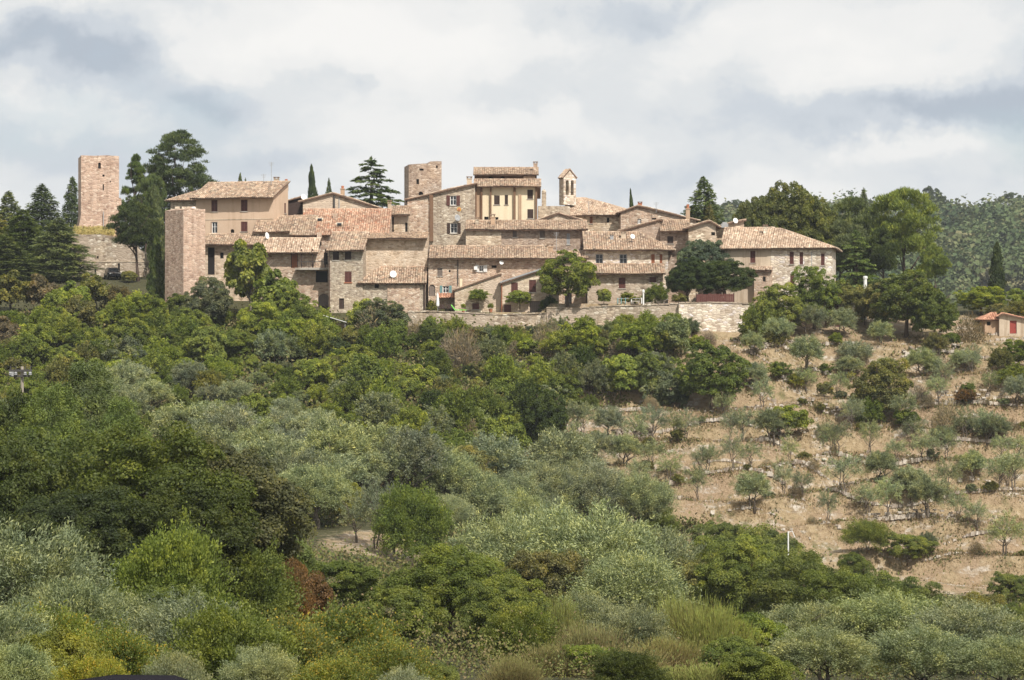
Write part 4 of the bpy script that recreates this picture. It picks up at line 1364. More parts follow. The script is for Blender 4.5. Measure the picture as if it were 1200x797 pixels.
def retaining(label, px0, px1, Y, profile, base, mat, thick=0.85, ret=None):
    """garden wall with an uneven top, coping stones as parts"""
    x0 = PX(px0, Y)
    f = Face((x0, Y, 0), (1, 0, 0), PX(px1, Y) - x0)
    zb = PZ(base, Y)
    root = empty('retaining_wall', (x0, Y, zb), label, 'wall')
    prof = [f.loc(a, b) for a, b in profile]
    prof[0], prof[-1] = (0.0, prof[0][1]), (f.L, prof[-1][1])
    mb = MB()
    wall_panel(mb, f, zb, prof)
    for (ua, za), (ub, z2) in zip(prof, prof[1:]):
        mb.face([f.P(ua, za), f.P(ub, z2), f.P(ub, z2, thick), f.P(ua, za, thick)])
    fR = Face(f.P(f.L, 0), (0, 1, 0), ret or thick)
    wall_panel(mb, fR, zb, [(0, prof[-1][1]), (fR.L, prof[-1][1])])
    fL = Face(f.P(0, 0, ret or thick), (0, -1, 0), ret or thick)
    wall_panel(mb, fL, zb, [(0, prof[0][1]), (fL.L, prof[0][1])])
    mb.build('wall', M[mat], root)
    u = 0.0
    r = random.Random(int(px0))
    cb = None
    while u < f.L - 0.3:
        w = r.uniform(0.55, 1.1)
        z = top_at(prof, u + w / 2)
        cb = MB()
        e = r.uniform(-0.03, 0.05)
        f.box(cb, u + 0.015, min(u + w, f.L) - 0.015, z - 0.04, z + 0.09 + e, -0.06 - r.random() * 0.05, thick * 0.6)
        cb.build('coping_stone', M['stone_field'], root)
        u += w
    return root


retaining('weathered retaining wall under the terrace with the white parasol', 478, 640, 294.3, [(478, 366), (500, 365), (530, 366), (560, 367.5), (590, 369), (640, 367)], 398, 'stone_field')
retaining('garden retaining wall mostly overgrown below the clipped topiary', 640.5, 795, 294.2, [(640.5, 361), (680, 361.5), (705, 359), (750, 358), (795, 356)], 392, 'stone_field')
retaining('bright bare retaining wall corner below the wooden fence', 795.5, 885, 293.6, [(795.5, 355), (830, 354.5), (860, 355), (885, 357)], 398, 'stone_white', ret=5)
retaining('pinkish low retaining wall behind trees at the far left edge', -15, 84, 301.5, [(-15, 363), (30, 364), (60, 366), (84, 368)], 385, 'stone_pink')

# ------------------------------------------------------------------ vegetation: crown prototypes (mesh data shared by the trees of a kind)
R = np.random.default_rng(11)


def unit(v):
    return v / np.maximum(np.linalg.norm(v, axis=-1, keepdims=True), 1e-9)


def rand_dirs(n, r=R):
    return unit(r.normal(size=(n, 3)))


def leaves_mesh(name, c, nrm, along, L, W, tone, mat):
    """One folded, pointed leaf (a quad) per centre c: along = its long axis, nrm = its face."""
    n = len(c)
    along = unit(along)
    side = unit(np.cross(nrm, along))
    nn = np.cross(along, side)
    L = np.broadcast_to(np.asarray(L, float), (n,))[:, None]
    W = np.broadcast_to(np.asarray(W, float), (n,))[:, None]
    base = c - along * L * 0.5
    tip = c + along * L * 0.5 - nn * L * 0.10
    a = c - side * W * 0.5 + along * L * 0.05 + nn * W * 0.12
    b = c + side * W * 0.5 + along * L * 0.05 + nn * W * 0.12
    co = np.stack([base, b, tip, a], 1).reshape(-1, 3)
    me = bpy.data.meshes.new(name)
    me.vertices.add(4 * n)
    me.vertices.foreach_set('co', co.astype(np.float32).ravel())
    me.loops.add(4 * n)
    me.loops.foreach_set('vertex_index', np.arange(4 * n, dtype=np.int32))
    me.polygons.add(n)
    me.polygons.foreach_set('loop_start', np.arange(n, dtype=np.int32) * 4)
    me.update(calc_edges=True)
    me.attributes.new('tone', 'FLOAT', 'FACE').data.foreach_set('value', np.clip(tone, 0, 1).astype(np.float32))
    me.materials.append(mat)
    return me


def wobble(d, r, k=5, amp=0.2):
    out = np.zeros(len(d))
    for i in range(k):
        w = r.normal(size=3) * (1.5 + i * 0.7)
        out += np.sin(d @ w + r.uniform(0, 6.28)) / (1 + i * 0.5)
    return 1 + amp * out / 2


def broad_crown(name, seed, H, Wd, z0, puffs, leaves, ll, lw, pr=(0.16, 0.30), amp=0.22, mat='leaf', up=0.5, flat=1.0, low=-0.75):
    """Clumped crown of a broadleaf tree or bush: clumps over an uneven body, leaves over each clump."""
    r = np.random.default_rng(seed)
    zc, hz = (H + z0) / 2, (H - z0) / 2
    d = rand_dirs(puffs * 2, r)
    d = d[d[:, 2] > low][:puffs]
    rad = r.uniform(0.30, 1.0, len(d)) ** 0.55 * wobble(d, r, amp=amp)
    pc = d * rad[:, None] * np.array([Wd / 2 * 0.84, Wd / 2 * 0.84, hz * 0.84]) + np.array([0, 0, zc])
    prr = r.uniform(pr[0], pr[1], len(d)) * Wd / 2 * (1.15 - 0.3 * rad) * r.choice([0.7, 1.0, 1.15], len(d))
    wgt = prr ** 2 / (prr ** 2).sum()
    idx = r.choice(len(d), leaves, p=wgt)
    ld = rand_dirs(leaves, r)
    ld[:, 2] = np.where(ld[:, 2] < -0.3, -ld[:, 2] * 0.6, ld[:, 2])
    ld = unit(ld + d[idx] * 0.35)
    rr = prr[idx] * (0.55 + 0.5 * r.uniform(0, 1, leaves) ** 0.7)
    c = pc[idx] + ld * rr[:, None] * np.array([1, 1, flat])
    nrm = unit(ld * 0.7 + np.array([0.1, -0.15, up]) + r.normal(size=(leaves, 3)) * 0.45)
    along = np.cross(nrm, rand_dirs(leaves, r)) + np.array([0, 0, -0.15])
    ptone = r.normal(0, 0.13, len(d))
    tone = 0.45 + ptone[idx] + r.normal(0, 0.15, leaves)
    s = r.uniform(0.65, 1.3, leaves)
    return leaves_mesh(name, c, nrm, along, ll * s, lw * s, tone, M[mat])


def olive_crown(name, seed, H, Wd, z0, sprays, per, ll, lw, gap=0.2, sl=(0.7, 1.3), mat='leaf_olive'):
    """Feathery olive crown: narrow leaves along shoots that fan outwards and up from a few limbs."""
    r = np.random.default_rng(seed)
    zc, hz = (H + z0) / 2, (H - z0) / 2
    d = rand_dirs(sprays * 2, r)
    d = d[d[:, 2] > -0.6][:sprays]
    ns = len(d)
    rad = r.uniform(0.12, 0.80, ns) ** 0.6 * wobble(d, r, amp=gap)
    root = d * rad[:, None] * np.array([Wd / 2, Wd / 2, hz]) * 0.85 + np.array([0, 0, zc])
    sd_ = unit(d * np.array([1, 1, 0.6]) + np.array([0, 0, 0.65]) + r.normal(size=(ns, 3)) * 0.45)
    Ls = r.uniform(sl[0], sl[1], ns) * Wd / 5.0
    n = ns * per
    i = np.repeat(np.arange(ns), per)
    t = r.uniform(0, 1, n)
    droop = np.array([0, 0, -0.35]) * (t ** 2)[:, None] * Ls[i][:, None]
    c = root[i] + sd_[i] * (t * Ls[i])[:, None] + droop + r.normal(size=(n, 3)) * (0.13 * Wd / 5.0)
    along = unit(sd_[i] + r.normal(size=(n, 3)) * 0.55)
    nrm = unit(r.normal(size=(n, 3)) + np.array([0, 0, 0.5]))
    tone = 0.45 + r.normal(0, 0.10, ns)[i] + r.normal(0, 0.15, n)
    s = r.uniform(0.7, 1.25, n)
    return leaves_mesh(name, c, nrm, along, ll * s, lw * s, tone, M[mat])


def tier_crown(name, seed, H, Wd, z0, step, leaves_per_m, ll, lw, irregular=0.3, taper=0.85, droop=0.12, rise=0.05, flat=0.10, gap=0.0):
    """Cedar, fir or spruce: whorls of near level boughs carrying flat sprays."""
    r = np.random.default_rng(seed)
    cs, ns_, al, tn = [], [], [], []
    z = z0
    while z < H * 0.985:
        k = (z - z0) / (H - z0)
        reach = Wd / 2 * 1.25 * ((1 - k) ** taper) * (0.75 + 0.25 * min(1, k * 6))
        nb = max(4, int(5 + 5 * (1 - k)))
        off = r.uniform(0, 6.28)
        for b in range(nb):
            if r.uniform() < gap:
                continue
            a = off + 6.283 * b / nb + r.normal(0, 0.25)
            L = max(0.25, reach * r.uniform(1 - irregular, 1.08))
            n = max(6, int(L * leaves_per_m))
            t = r.uniform(0.05, 1, n) ** 0.62
            dirv = np.array([math.cos(a), math.sin(a), 0])
            sidev = np.array([-math.sin(a), math.cos(a), 0])
            spread = 0.30 * L * (1.2 - t * 0.75) + 0.10
            w = r.uniform(-1, 1, n) * spread
            zz = z + r.normal(0, 0.08) + rise * L * np.sin(t * 2.2) - droop * L * t ** 2 + r.normal(0, flat * 0.55, n) - np.abs(w) * 0.15
            c = dirv * (t * L)[:, None] + sidev * w[:, None]
            c[:, 2] = zz
            cs.append(c)
            ns_.append(unit(np.array([0, 0, 1.0]) + r.normal(size=(n, 3)) * 0.5 + dirv * 0.25))
            al.append(unit(dirv + sidev * np.sign(w)[:, None] * 0.7 + r.normal(size=(n, 3)) * 0.35 + np.array([0, 0, -0.1])))
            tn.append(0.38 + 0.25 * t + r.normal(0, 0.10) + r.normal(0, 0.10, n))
        z += step * r.uniform(0.75, 1.25) * (1.0 - 0.45 * k)
    n = 60
    t = r.uniform(0, 1, n)
    c = np.stack([r.normal(0, 0.05, n) * (1.5 - t), r.normal(0, 0.05, n) * (1.5 - t), H * (0.93 + 0.07 * t)], 1)
    cs.append(c); ns_.append(rand_dirs(n, r)); al.append(unit(np.array([0, 0, 1.0]) + r.normal(size=(n, 3)) * 0.4)); tn.append(np.full(n, 0.5))
    c, nr, a, tt = np.concatenate(cs), np.concatenate(ns_), np.concatenate(al), np.concatenate(tn)
    s = r.uniform(0.7, 1.3, len(c))
    return leaves_mesh(name, c, nr, a, ll * s, lw * s, tt, M['needle'])


def pine_crown(name, seed, H, Wd, z0, puffs, tufts, ll, lw, shape='cone'):
    """Pine: flattened cushions of bristling needles on rising boughs."""
    r = np.random.default_rng(seed)
    zt = r.uniform(0, 1, puffs)
    if shape == 'cone':
        prof = 1.08 * (1 - zt ** 2.4) ** 0.75 * (0.62 + 0.38 * np.minimum(1, zt * 3))
    else:
        prof = np.sqrt(np.maximum(0.03, 1 - (zt * 1.9 - 0.88) ** 2))
    a = r.uniform(0, 6.283, puffs)
    rr = prof * Wd / 2 * r.uniform(0.02, 1.0, puffs) ** 0.55 * 0.92
    pc = np.stack([np.cos(a) * rr, np.sin(a) * rr, z0 + zt * (H - z0) * 0.95], 1)
    pr_ = r.uniform(0.05, 0.15, puffs) * Wd * (1.1 - 0.4 * zt)
    idx = r.choice(puffs, tufts, p=pr_ ** 2 / (pr_ ** 2).sum())
    d = rand_dirs(tufts, r)
    d[:, 2] = np.where(d[:, 2] < -0.25, -d[:, 2], d[:, 2])
    c = pc[idx] + d * (pr_[idx] * (0.5 + 0.5 * r.uniform(0, 1, tufts)))[:, None] * np.array([1, 1, 0.62])
    along = unit(d + np.array([0, 0, 0.5]) + r.normal(size=(tufts, 3)) * 0.5)
    nrm = unit(np.cross(along, rand_dirs(tufts, r)) + d * 0.6)
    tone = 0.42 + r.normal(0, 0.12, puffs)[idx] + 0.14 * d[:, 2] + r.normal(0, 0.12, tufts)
    s = r.uniform(0.7, 1.3, tufts)
    return leaves_mesh(name, c, nrm, along, ll * s, lw * s, tone, M['needle'])


def cypress_crown(name, seed, H, Wd, n, ll, lw):
    r = np.random.default_rng(seed)
    t = r.uniform(0.0, 1, n) ** 1.15
    prof = np.minimum(1, 0.55 + t * 2.2) * (1 - t) ** 0.55 * (1 + 0.10 * np.sin(t * 37) + 0.0)
    a = r.uniform(0, 6.283, n)
    lump = 1 + 0.13 * np.sin(a * 3 + t * 17) + 0.10 * np.sin(a * 7 - t * 31)
    rr = prof * Wd / 2 * lump * (0.6 + 0.4 * r.uniform(0, 1, n) ** 0.5)
    c = np.stack([np.cos(a) * rr, np.sin(a) * rr, 0.02 * H + t * H * 0.97], 1)
    out = np.stack([np.cos(a), np.sin(a), np.zeros(n)], 1)
    along = unit(np.array([0, 0, 1.0]) + out * 0.35 + r.normal(size=(n, 3)) * 0.25)
    nrm = unit(out + r.normal(size=(n, 3)) * 0.45)
    tone = 0.42 + 0.12 * np.sin(a * 3 + t * 17) + r.normal(0, 0.14, n)
    return leaves_mesh(name, c, nrm, along, ll * r.uniform(0.7, 1.3, n), lw, tone, M['needle'])


def broom_crown(name, seed, H, Wd, clumps, per):
    r = np.random.default_rng(seed)
    base = np.stack([r.normal(0, Wd * 0.20, clumps), r.normal(0, Wd * 0.20, clumps), np.zeros(clumps)], 1)
    i = np.repeat(np.arange(clumps), per)
    n = clumps * per
    t = r.uniform(0.25, 1.0, n)
    lean = r.normal(size=(n, 3)) * 0.26 + (base[i] / Wd) * 0.9
    lean[:, 2] = 1.0
    along = unit(lean)
    hh = (H * r.uniform(0.55, 1.0, clumps))[i]
    along = unit(along + r.normal(size=(n, 3)) * 0.22)
    c = base[i] + along * (t * hh)[:, None] + r.normal(size=(n, 3)) * 0.09
    nrm = unit(np.cross(along, rand_dirs(n, r)))
    tone = 0.30 + 0.35 * t + r.normal(0, 0.08, clumps)[i] + r.normal(0, 0.1, n)
    return leaves_mesh(name, c, nrm, along, H * r.uniform(0.08, 0.17, n), 0.02, tone, M['blade'])


def dry_crown(name, seed, H, Wd, n, ll, lw):
    """Bare twiggy bush: grey brown twigs fanning out, few leaves."""
    r = np.random.default_rng(seed)
    d = rand_dirs(n, r)
    d[:, 2] = np.abs(d[:, 2])
    t = r.uniform(0.15, 1, n) ** 0.5 * wobble(d, r, amp=0.2)
    c = d * t[:, None] * np.array([Wd / 2, Wd / 2, H])
    along = unit(d + r.normal(size=(n, 3)) * 0.45 + np.array([0, 0, 0.3]))
    nrm = rand_dirs(n, r)
    tone = 0.45 + r.normal(0, 0.2, n)
    return leaves_mesh(name, c, nrm, along, ll * r.uniform(0.6, 1.4, n), lw, tone, M['twig'])


def limb_mesh(name, mat, H, r0, zcrown, spread, limbs, seed, lean=0.1, stems=1):
    """Tapered trunk with limbs reaching into the crown."""
    r = random.Random(seed)
    mb = MB()
    for s in range(stems):
        bx, by = (r.uniform(-0.25, 0.25), r.uniform(-0.25, 0.25)) if stems > 1 else (0, 0)
        pts, z = [Vector((bx, by, -0.5))], 0
        n = 5
        for i in range(n):
            k = (i + 1) / n
            pts.append(Vector((bx + (k * lean + 0.06 * r.uniform(-1, 1)) * H * r.uniform(-0.5, 1) * 0.5 + bx * k, by + lean * H * k * r.uniform(-0.4, 0.4) + by * k, k * H * 0.72)))
        rr = r0 / (1 + 0.35 * (stems - 1))
        mb.tube(pts, [rr * 1.35] + [rr * (1 - 0.75 * (i + 1) / n) for i in range(n)], 6)
        for l in range(limbs):
            k = r.uniform(0.25, 0.95)
            i = min(n - 1, int(k * n))
            p = pts[i].lerp(pts[i + 1], k * n - i)
            p.z = max(p.z, zcrown * 0.75)
            a = r.uniform(0, 6.283)
            q = p + Vector((math.cos(a) * spread * 0.45, math.sin(a) * spread * 0.45, H * 0.12))
            e = q + Vector((math.cos(a + 0.4) * spread * 0.45, math.sin(a + 0.4) * spread * 0.45, H * 0.14))
            mb.tube([p, q, e], [rr * 0.42, rr * 0.27, rr * 0.08], 5)
    me = bpy.data.meshes.new(name)
    me.from_pydata(mb.v, [], mb.f)
    me.materials.append(M[mat])
    me.polygons.foreach_set('use_smooth', [True] * len(mb.f))
    return me


PROTO = {}


def proto(key, H, Wd, crowns, trunks):
    PROTO[key] = dict(H=H, W=Wd, crowns=crowns, trunks=trunks)


# near trees carry finer leaves than those on the hill; (nominal height, nominal width)
proto('oak_near', 9, 9, [broad_crown('oak_crown', 100 + i, 9, 9, 1.0, 260, 62000, 0.145, 0.095, (0.07, 0.22), amp=0.3) for i in range(3)], [limb_mesh('oak_trunk', 'bark', 8, 0.28, 2.0, 2.2, 6, 1 + i) for i in range(2)])
proto('bush_near', 4, 5, [broad_crown('bush_crown', 120, 4, 5, -0.1, 170, 40000, 0.105, 0.068, (0.08, 0.25), low=-0.85, amp=0.4), olive_crown('bush_crown', 121, 4, 5, -0.2, 420, 95, 0.12, 0.07, 0.4, (0.5, 1.1), 'leaf'),
                         broad_crown('bush_crown', 122, 4, 5, -0.1, 200, 40000, 0.105, 0.068, (0.07, 0.22), low=-0.85, amp=0.45)], [limb_mesh('bush_stems', 'bark', 3.0, 0.06, 0.3, 1.2, 4, 11 + i, 0.2, 4) for i in range(2)])
proto('yellow_near', 4, 5, [olive_crown('yellowing_crown', 130 + i, 4, 5, -0.2, 380, 90, 0.11, 0.065, 0.4, (0.6, 1.2), 'leaf_yellowing') for i in range(2)], [limb_mesh('bush_stems', 'bark', 3.0, 0.06, 0.3, 1.2, 4, 21 + i, 0.2, 4) for i in range(2)])
proto('olive_near', 5, 5.5, [olive_crown('olive_crown', 140 + i, 5, 5.5, 0.7, 420, 110, 0.15, 0.036, 0.3) for i in range(3)], [limb_mesh('olive_trunk', 'bark_grey', 4.4, 0.2, 1.0, 2.0, 7, 31 + i, 0.2, 2) for i in range(2)])
proto('olive', 4.5, 4.5, [olive_crown('olive_crown', 150 + i, 4.5, 4.5, 0.8, 260, 75, 0.20, 0.05, 0.32) for i in range(4)], [limb_mesh('olive_trunk', 'bark_grey', 4.0, 0.17, 1.0, 1.7, 6, 41 + i, 0.25, 2) for i in range(3)])
proto('olive_thin', 4, 3.6, [olive_crown('olive_crown', 160 + i, 4, 3.6, 0.9, 92, 42, 0.21, 0.045, 0.5, (1.0, 2.0)) for i in range(4)], [limb_mesh('olive_trunk', 'bark_grey', 3.8, 0.13, 0.9, 1.4, 6, 51 + i, 0.3, 2) for i in range(3)])
proto('oak', 8, 8, [broad_crown('oak_crown', 170 + i, 8, 8, 0.6, 240, 32000, 0.21, 0.135, (0.07, 0.22), amp=0.3) for i in range(3)], [limb_mesh('oak_trunk', 'bark', 8, 0.24, 1.6, 2.8, 8, 61 + i) for i in range(2)])
proto('shrub', 3.2, 4, [broad_crown('shrub_crown', 180 + i, 3.2, 4, -0.2, 130, 12000, 0.165, 0.105, (0.06, 0.26), amp=0.5, low=-0.75) if i % 2 == 0 else
                        olive_crown('shrub_crown', 180 + i, 3.2, 4, -0.3, 210, 56, 0.18, 0.105, 0.5, (0.5, 1.2), 'leaf') for i in range(6)], [limb_mesh('shrub_stems', 'bark', 2.6, 0.06, 0.3, 1.2, 3, 71, 0.2, 3)])
proto('holm', 10, 10, [broad_crown('holm_oak_crown', 186 + i, 10, 10, 1.0, 420, 52000, 0.22, 0.14, (0.07, 0.16), amp=0.14) for i in range(2)], [limb_mesh('oak_trunk', 'bark', 8, 0.35, 2, 2.2, 6, 77, 0.05)])
proto('fig', 5, 5, [broad_crown('fig_crown', 190 + i, 5, 5, 1.0, 60, 5000, 0.36, 0.28, (0.16, 0.30), amp=0.35) for i in range(2)], [limb_mesh('fig_trunk', 'bark_grey', 4.5, 0.16, 1.2, 2.0, 8, 81 + i, 0.2) for i in range(2)])
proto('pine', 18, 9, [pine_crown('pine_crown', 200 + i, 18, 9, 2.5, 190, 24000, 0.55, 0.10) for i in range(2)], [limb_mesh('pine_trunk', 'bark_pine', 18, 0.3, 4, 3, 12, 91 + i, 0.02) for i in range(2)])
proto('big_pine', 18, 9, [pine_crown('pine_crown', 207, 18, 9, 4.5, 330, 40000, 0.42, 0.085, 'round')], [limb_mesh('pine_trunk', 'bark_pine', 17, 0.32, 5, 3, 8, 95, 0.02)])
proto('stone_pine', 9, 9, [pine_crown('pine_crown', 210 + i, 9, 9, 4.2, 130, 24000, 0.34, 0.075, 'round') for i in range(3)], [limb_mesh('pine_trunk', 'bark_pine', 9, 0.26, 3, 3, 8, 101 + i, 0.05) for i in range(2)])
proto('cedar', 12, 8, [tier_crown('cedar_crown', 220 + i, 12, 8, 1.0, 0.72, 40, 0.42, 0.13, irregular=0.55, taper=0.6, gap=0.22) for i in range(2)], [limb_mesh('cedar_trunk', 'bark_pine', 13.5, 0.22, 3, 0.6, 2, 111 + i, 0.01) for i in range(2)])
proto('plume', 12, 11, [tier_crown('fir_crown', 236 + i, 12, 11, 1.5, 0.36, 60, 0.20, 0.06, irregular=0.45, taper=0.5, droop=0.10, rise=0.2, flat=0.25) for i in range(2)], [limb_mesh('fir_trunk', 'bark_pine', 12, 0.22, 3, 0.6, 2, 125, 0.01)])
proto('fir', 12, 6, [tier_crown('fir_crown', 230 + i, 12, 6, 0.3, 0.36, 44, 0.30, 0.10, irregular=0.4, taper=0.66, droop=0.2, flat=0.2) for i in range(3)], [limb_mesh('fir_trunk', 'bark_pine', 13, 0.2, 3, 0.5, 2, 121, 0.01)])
proto('cypress', 8, 2.2, [cypress_crown('cypress_crown', 240 + i, 8, 2.2, 4500, 0.34, 0.13) for i in range(2)], [limb_mesh('cypress_trunk', 'bark_pine', 6, 0.12, 1, 0.3, 1, 131, 0.0)])
proto('broom', 2.2, 2.6, [broom_crown('broom_crown', 250 + i, 2.2, 2.6, 40, 420) for i in range(2)], [])
proto('dry', 2.2, 3, [dry_crown('dry_crown', 260 + i, 2.2, 3, 2600, 0.34, 0.035) for i in range(3)], [limb_mesh('dry_stems', 'bark_grey', 1.6, 0.04, 0.2, 0.8, 3, 141, 0.2, 3)])

NAME = dict(oak_near='oak_tree', bush_near='bush', yellow_near='yellowing_bush', olive_near='olive_tree', olive='olive_tree', olive_thin='olive_tree', oak='broadleaf_tree', holm='holm_oak', shrub='shrub', fig='fig_tree', pine='pine_tree',
            stone_pine='stone_pine', cedar='cedar_tree', big_pine='pine_tree', fir='fir_tree', plume='fir_tree', cypress='cypress_tree', broom='broom_bush', dry='dry_bush')
CAT = dict(oak_tree='tree', bush='bush', yellowing_bush='bush', olive_tree='olive tree', broadleaf_tree='tree', holm_oak='tree', shrub='shrub', fig_tree='tree', pine_tree='pine', stone_pine='pine', cedar_tree='cedar', fir_tree='fir',
           cypress_tree='cypress', broom_bush='broom', dry_bush='bush')
PLANTS = []          # [root, label or None, look, place, px, py]
_count = {}


def plant(kind, x, y, h, w, color, label=None, look=None, place=None, group=None, zb=None, rot=None, squash=1.0):
    p = PROTO[kind]
    if kind in ('bush_near', 'yellow_near', 'oak_near', 'oak', 'olive_near', 'shrub', 'olive') and h > 0.95 * w:
        w = max(w, min(h / 0.95, w * 1.5))
    i = _count[kind] = _count.get(kind, -1) + 1
    z = tz(x, y) if zb is None else zb
    root = empty(NAME[kind], (x, y, z - 0.12))
    rr = random.Random(i * 131 + sum(map(ord, kind)) * 7)
    root.rotation_euler = (rr.uniform(-0.07, 0.07), rr.uniform(-0.07, 0.07), rr.uniform(0, 6.28) if rot is None else rot)
    root.scale = (w / p['W'], w / p['W'] * squash, h / p['H'])
    root['category'] = CAT[NAME[kind]]
    c = bpy.data.objects.new('crown', p['crowns'][i % len(p['crowns'])])
    v = [rr.uniform(0.88, 1.13) for _ in range(3)]
    c.color = (color[0] * v[0], color[1] * v[0] * (0.96 + 0.08 * rr.random()), color[2] * v[1], 1)
    c.parent = root
    COL.objects.link(c)
    if p['trunks']:
        t_ = bpy.data.objects.new('trunk' if h > 2.5 else 'stem', p['trunks'][i % len(p['trunks'])])
        t_.parent = root
        COL.objects.link(t_)
    if group:
        root['group'] = group
    px, py = CX + x / y * F, CY - (z + h) / y * F
    PLANTS.append([root, label, look, place, px, py])
    return root


def tree(kind, px, top, wpx, Y, color, label=None, look=None, place=None, group=None, zb=None, base=None, **k):
    """A tree whose crown top shows at (px, top) when it stands Y metres away, rooted in the terrain there."""
    x = PX(px, Y)
    z = tz(x, Y) if zb is None else zb
    if base is not None:
        z = PZ(base, Y)
    h = PZ(top, Y) - z
    h = max(h, 0.6)
    if kind in ('bush_near', 'oak_near', 'shrub', 'oak', 'olive', 'olive_near'):
        h = max(h, 0.62 * wpx * Y / F)
    return plant(kind, x, Y, h, wpx * Y / F, color, label, look, place, group, z, **k)


# leaf colours (reflectance); the darkest near oak tone has deep shade put in
C = dict(near_olive=(0.200, 0.228, 0.138), near_mid=(0.155, 0.186, 0.050), near_light=(0.185, 0.210, 0.055), near_shaded=(0.052, 0.068, 0.022), near_oak=(0.082, 0.106, 0.030), broom=(0.165, 0.172, 0.052), broom_r=(0.160, 0.142, 0.058), plume=(0.110, 0.148, 0.050), brownoak=(0.105, 0.108, 0.044), holm=(0.140, 0.160, 0.056), dark=(0.060, 0.084, 0.026), oak=(0.132, 0.166, 0.042), mid=(0.192, 0.226, 0.052), light=(0.232, 0.262, 0.060), yellow=(0.215, 0.225, 0.050), olive=(0.225, 0.256, 0.160), olive_d=(0.165, 0.188, 0.122), rust=(0.165, 0.098, 0.048),
         grey=(0.217, 0.177, 0.130), brown=(0.165, 0.130, 0.075), pine=(0.088, 0.125, 0.042), pine_b=(0.180, 0.222, 0.052), fir=(0.085, 0.118, 0.046), fir_g=(0.120, 0.148, 0.066), cypress=(0.060, 0.085, 0.032), cedar_b=(0.110, 0.150, 0.105), khaki=(0.180, 0.175, 0.066))

# ------------------------------------------------------------------ screen position -> point of the ground
_tabY = np.arange(30, 420, 1.5)
_tabX = np.arange(-60, 1264, 8.0)
_g = terrain((_tabX[:, None] - CX) / F * _tabY[None, :], np.broadcast_to(_tabY, (len(_tabX), len(_tabY))))
_rows = CY - _g * F / _tabY[None, :]          # row at which the ground shows, per column and distance


def ground_at(px, py):
    """distance Y of the first ground seen through (px, py)"""
    i = int(np.clip(round((px + 60) / 8), 0, len(_tabX) - 1))
    hit = np.nonzero(_rows[i] <= py)[0]
    vis = hit[hit > 0]
    return float(_tabY[vis[0]]) if len(vis) else None


def inside(poly, x, y):
    c = False
    for (x0, y0), (x1, y1) in zip(poly, poly[1:] + poly[:1]):
        if (y0 > y) != (y1 > y) and x < (x1 - x0) * (y - y0) / (y1 - y0) + x0:
            c = not c
    return c


def scatter(poly, n, choose, seed, sep=14, tries=40):
    """choose(px, py, rnd) -> (kind, width px, height/width, colour, look, place) at ground points seen inside poly"""
    r = random.Random(seed)
    xs, ys = [p[0] for p in poly], [p[1] for p in poly]
    done = []
    for _ in range(n * tries):
        if len(done) >= n:
            break
        px, py = r.uniform(min(xs), max(xs)), r.uniform(min(ys), max(ys))
        if not inside(poly, px, py) or any(abs(a - px) < sep and abs(b - py) < sep * 0.6 for a, b in done):
            continue
        Y = ground_at(px, py)
        if Y is None:
            continue
        kind, wpx, hw, col, look, place = choose(px, py, r)
        w = wpx * Y / F
        plant(kind, PX(px, Y), Y, w * hw, w, col, None, look, place)
        done.append((px, py))
    return done

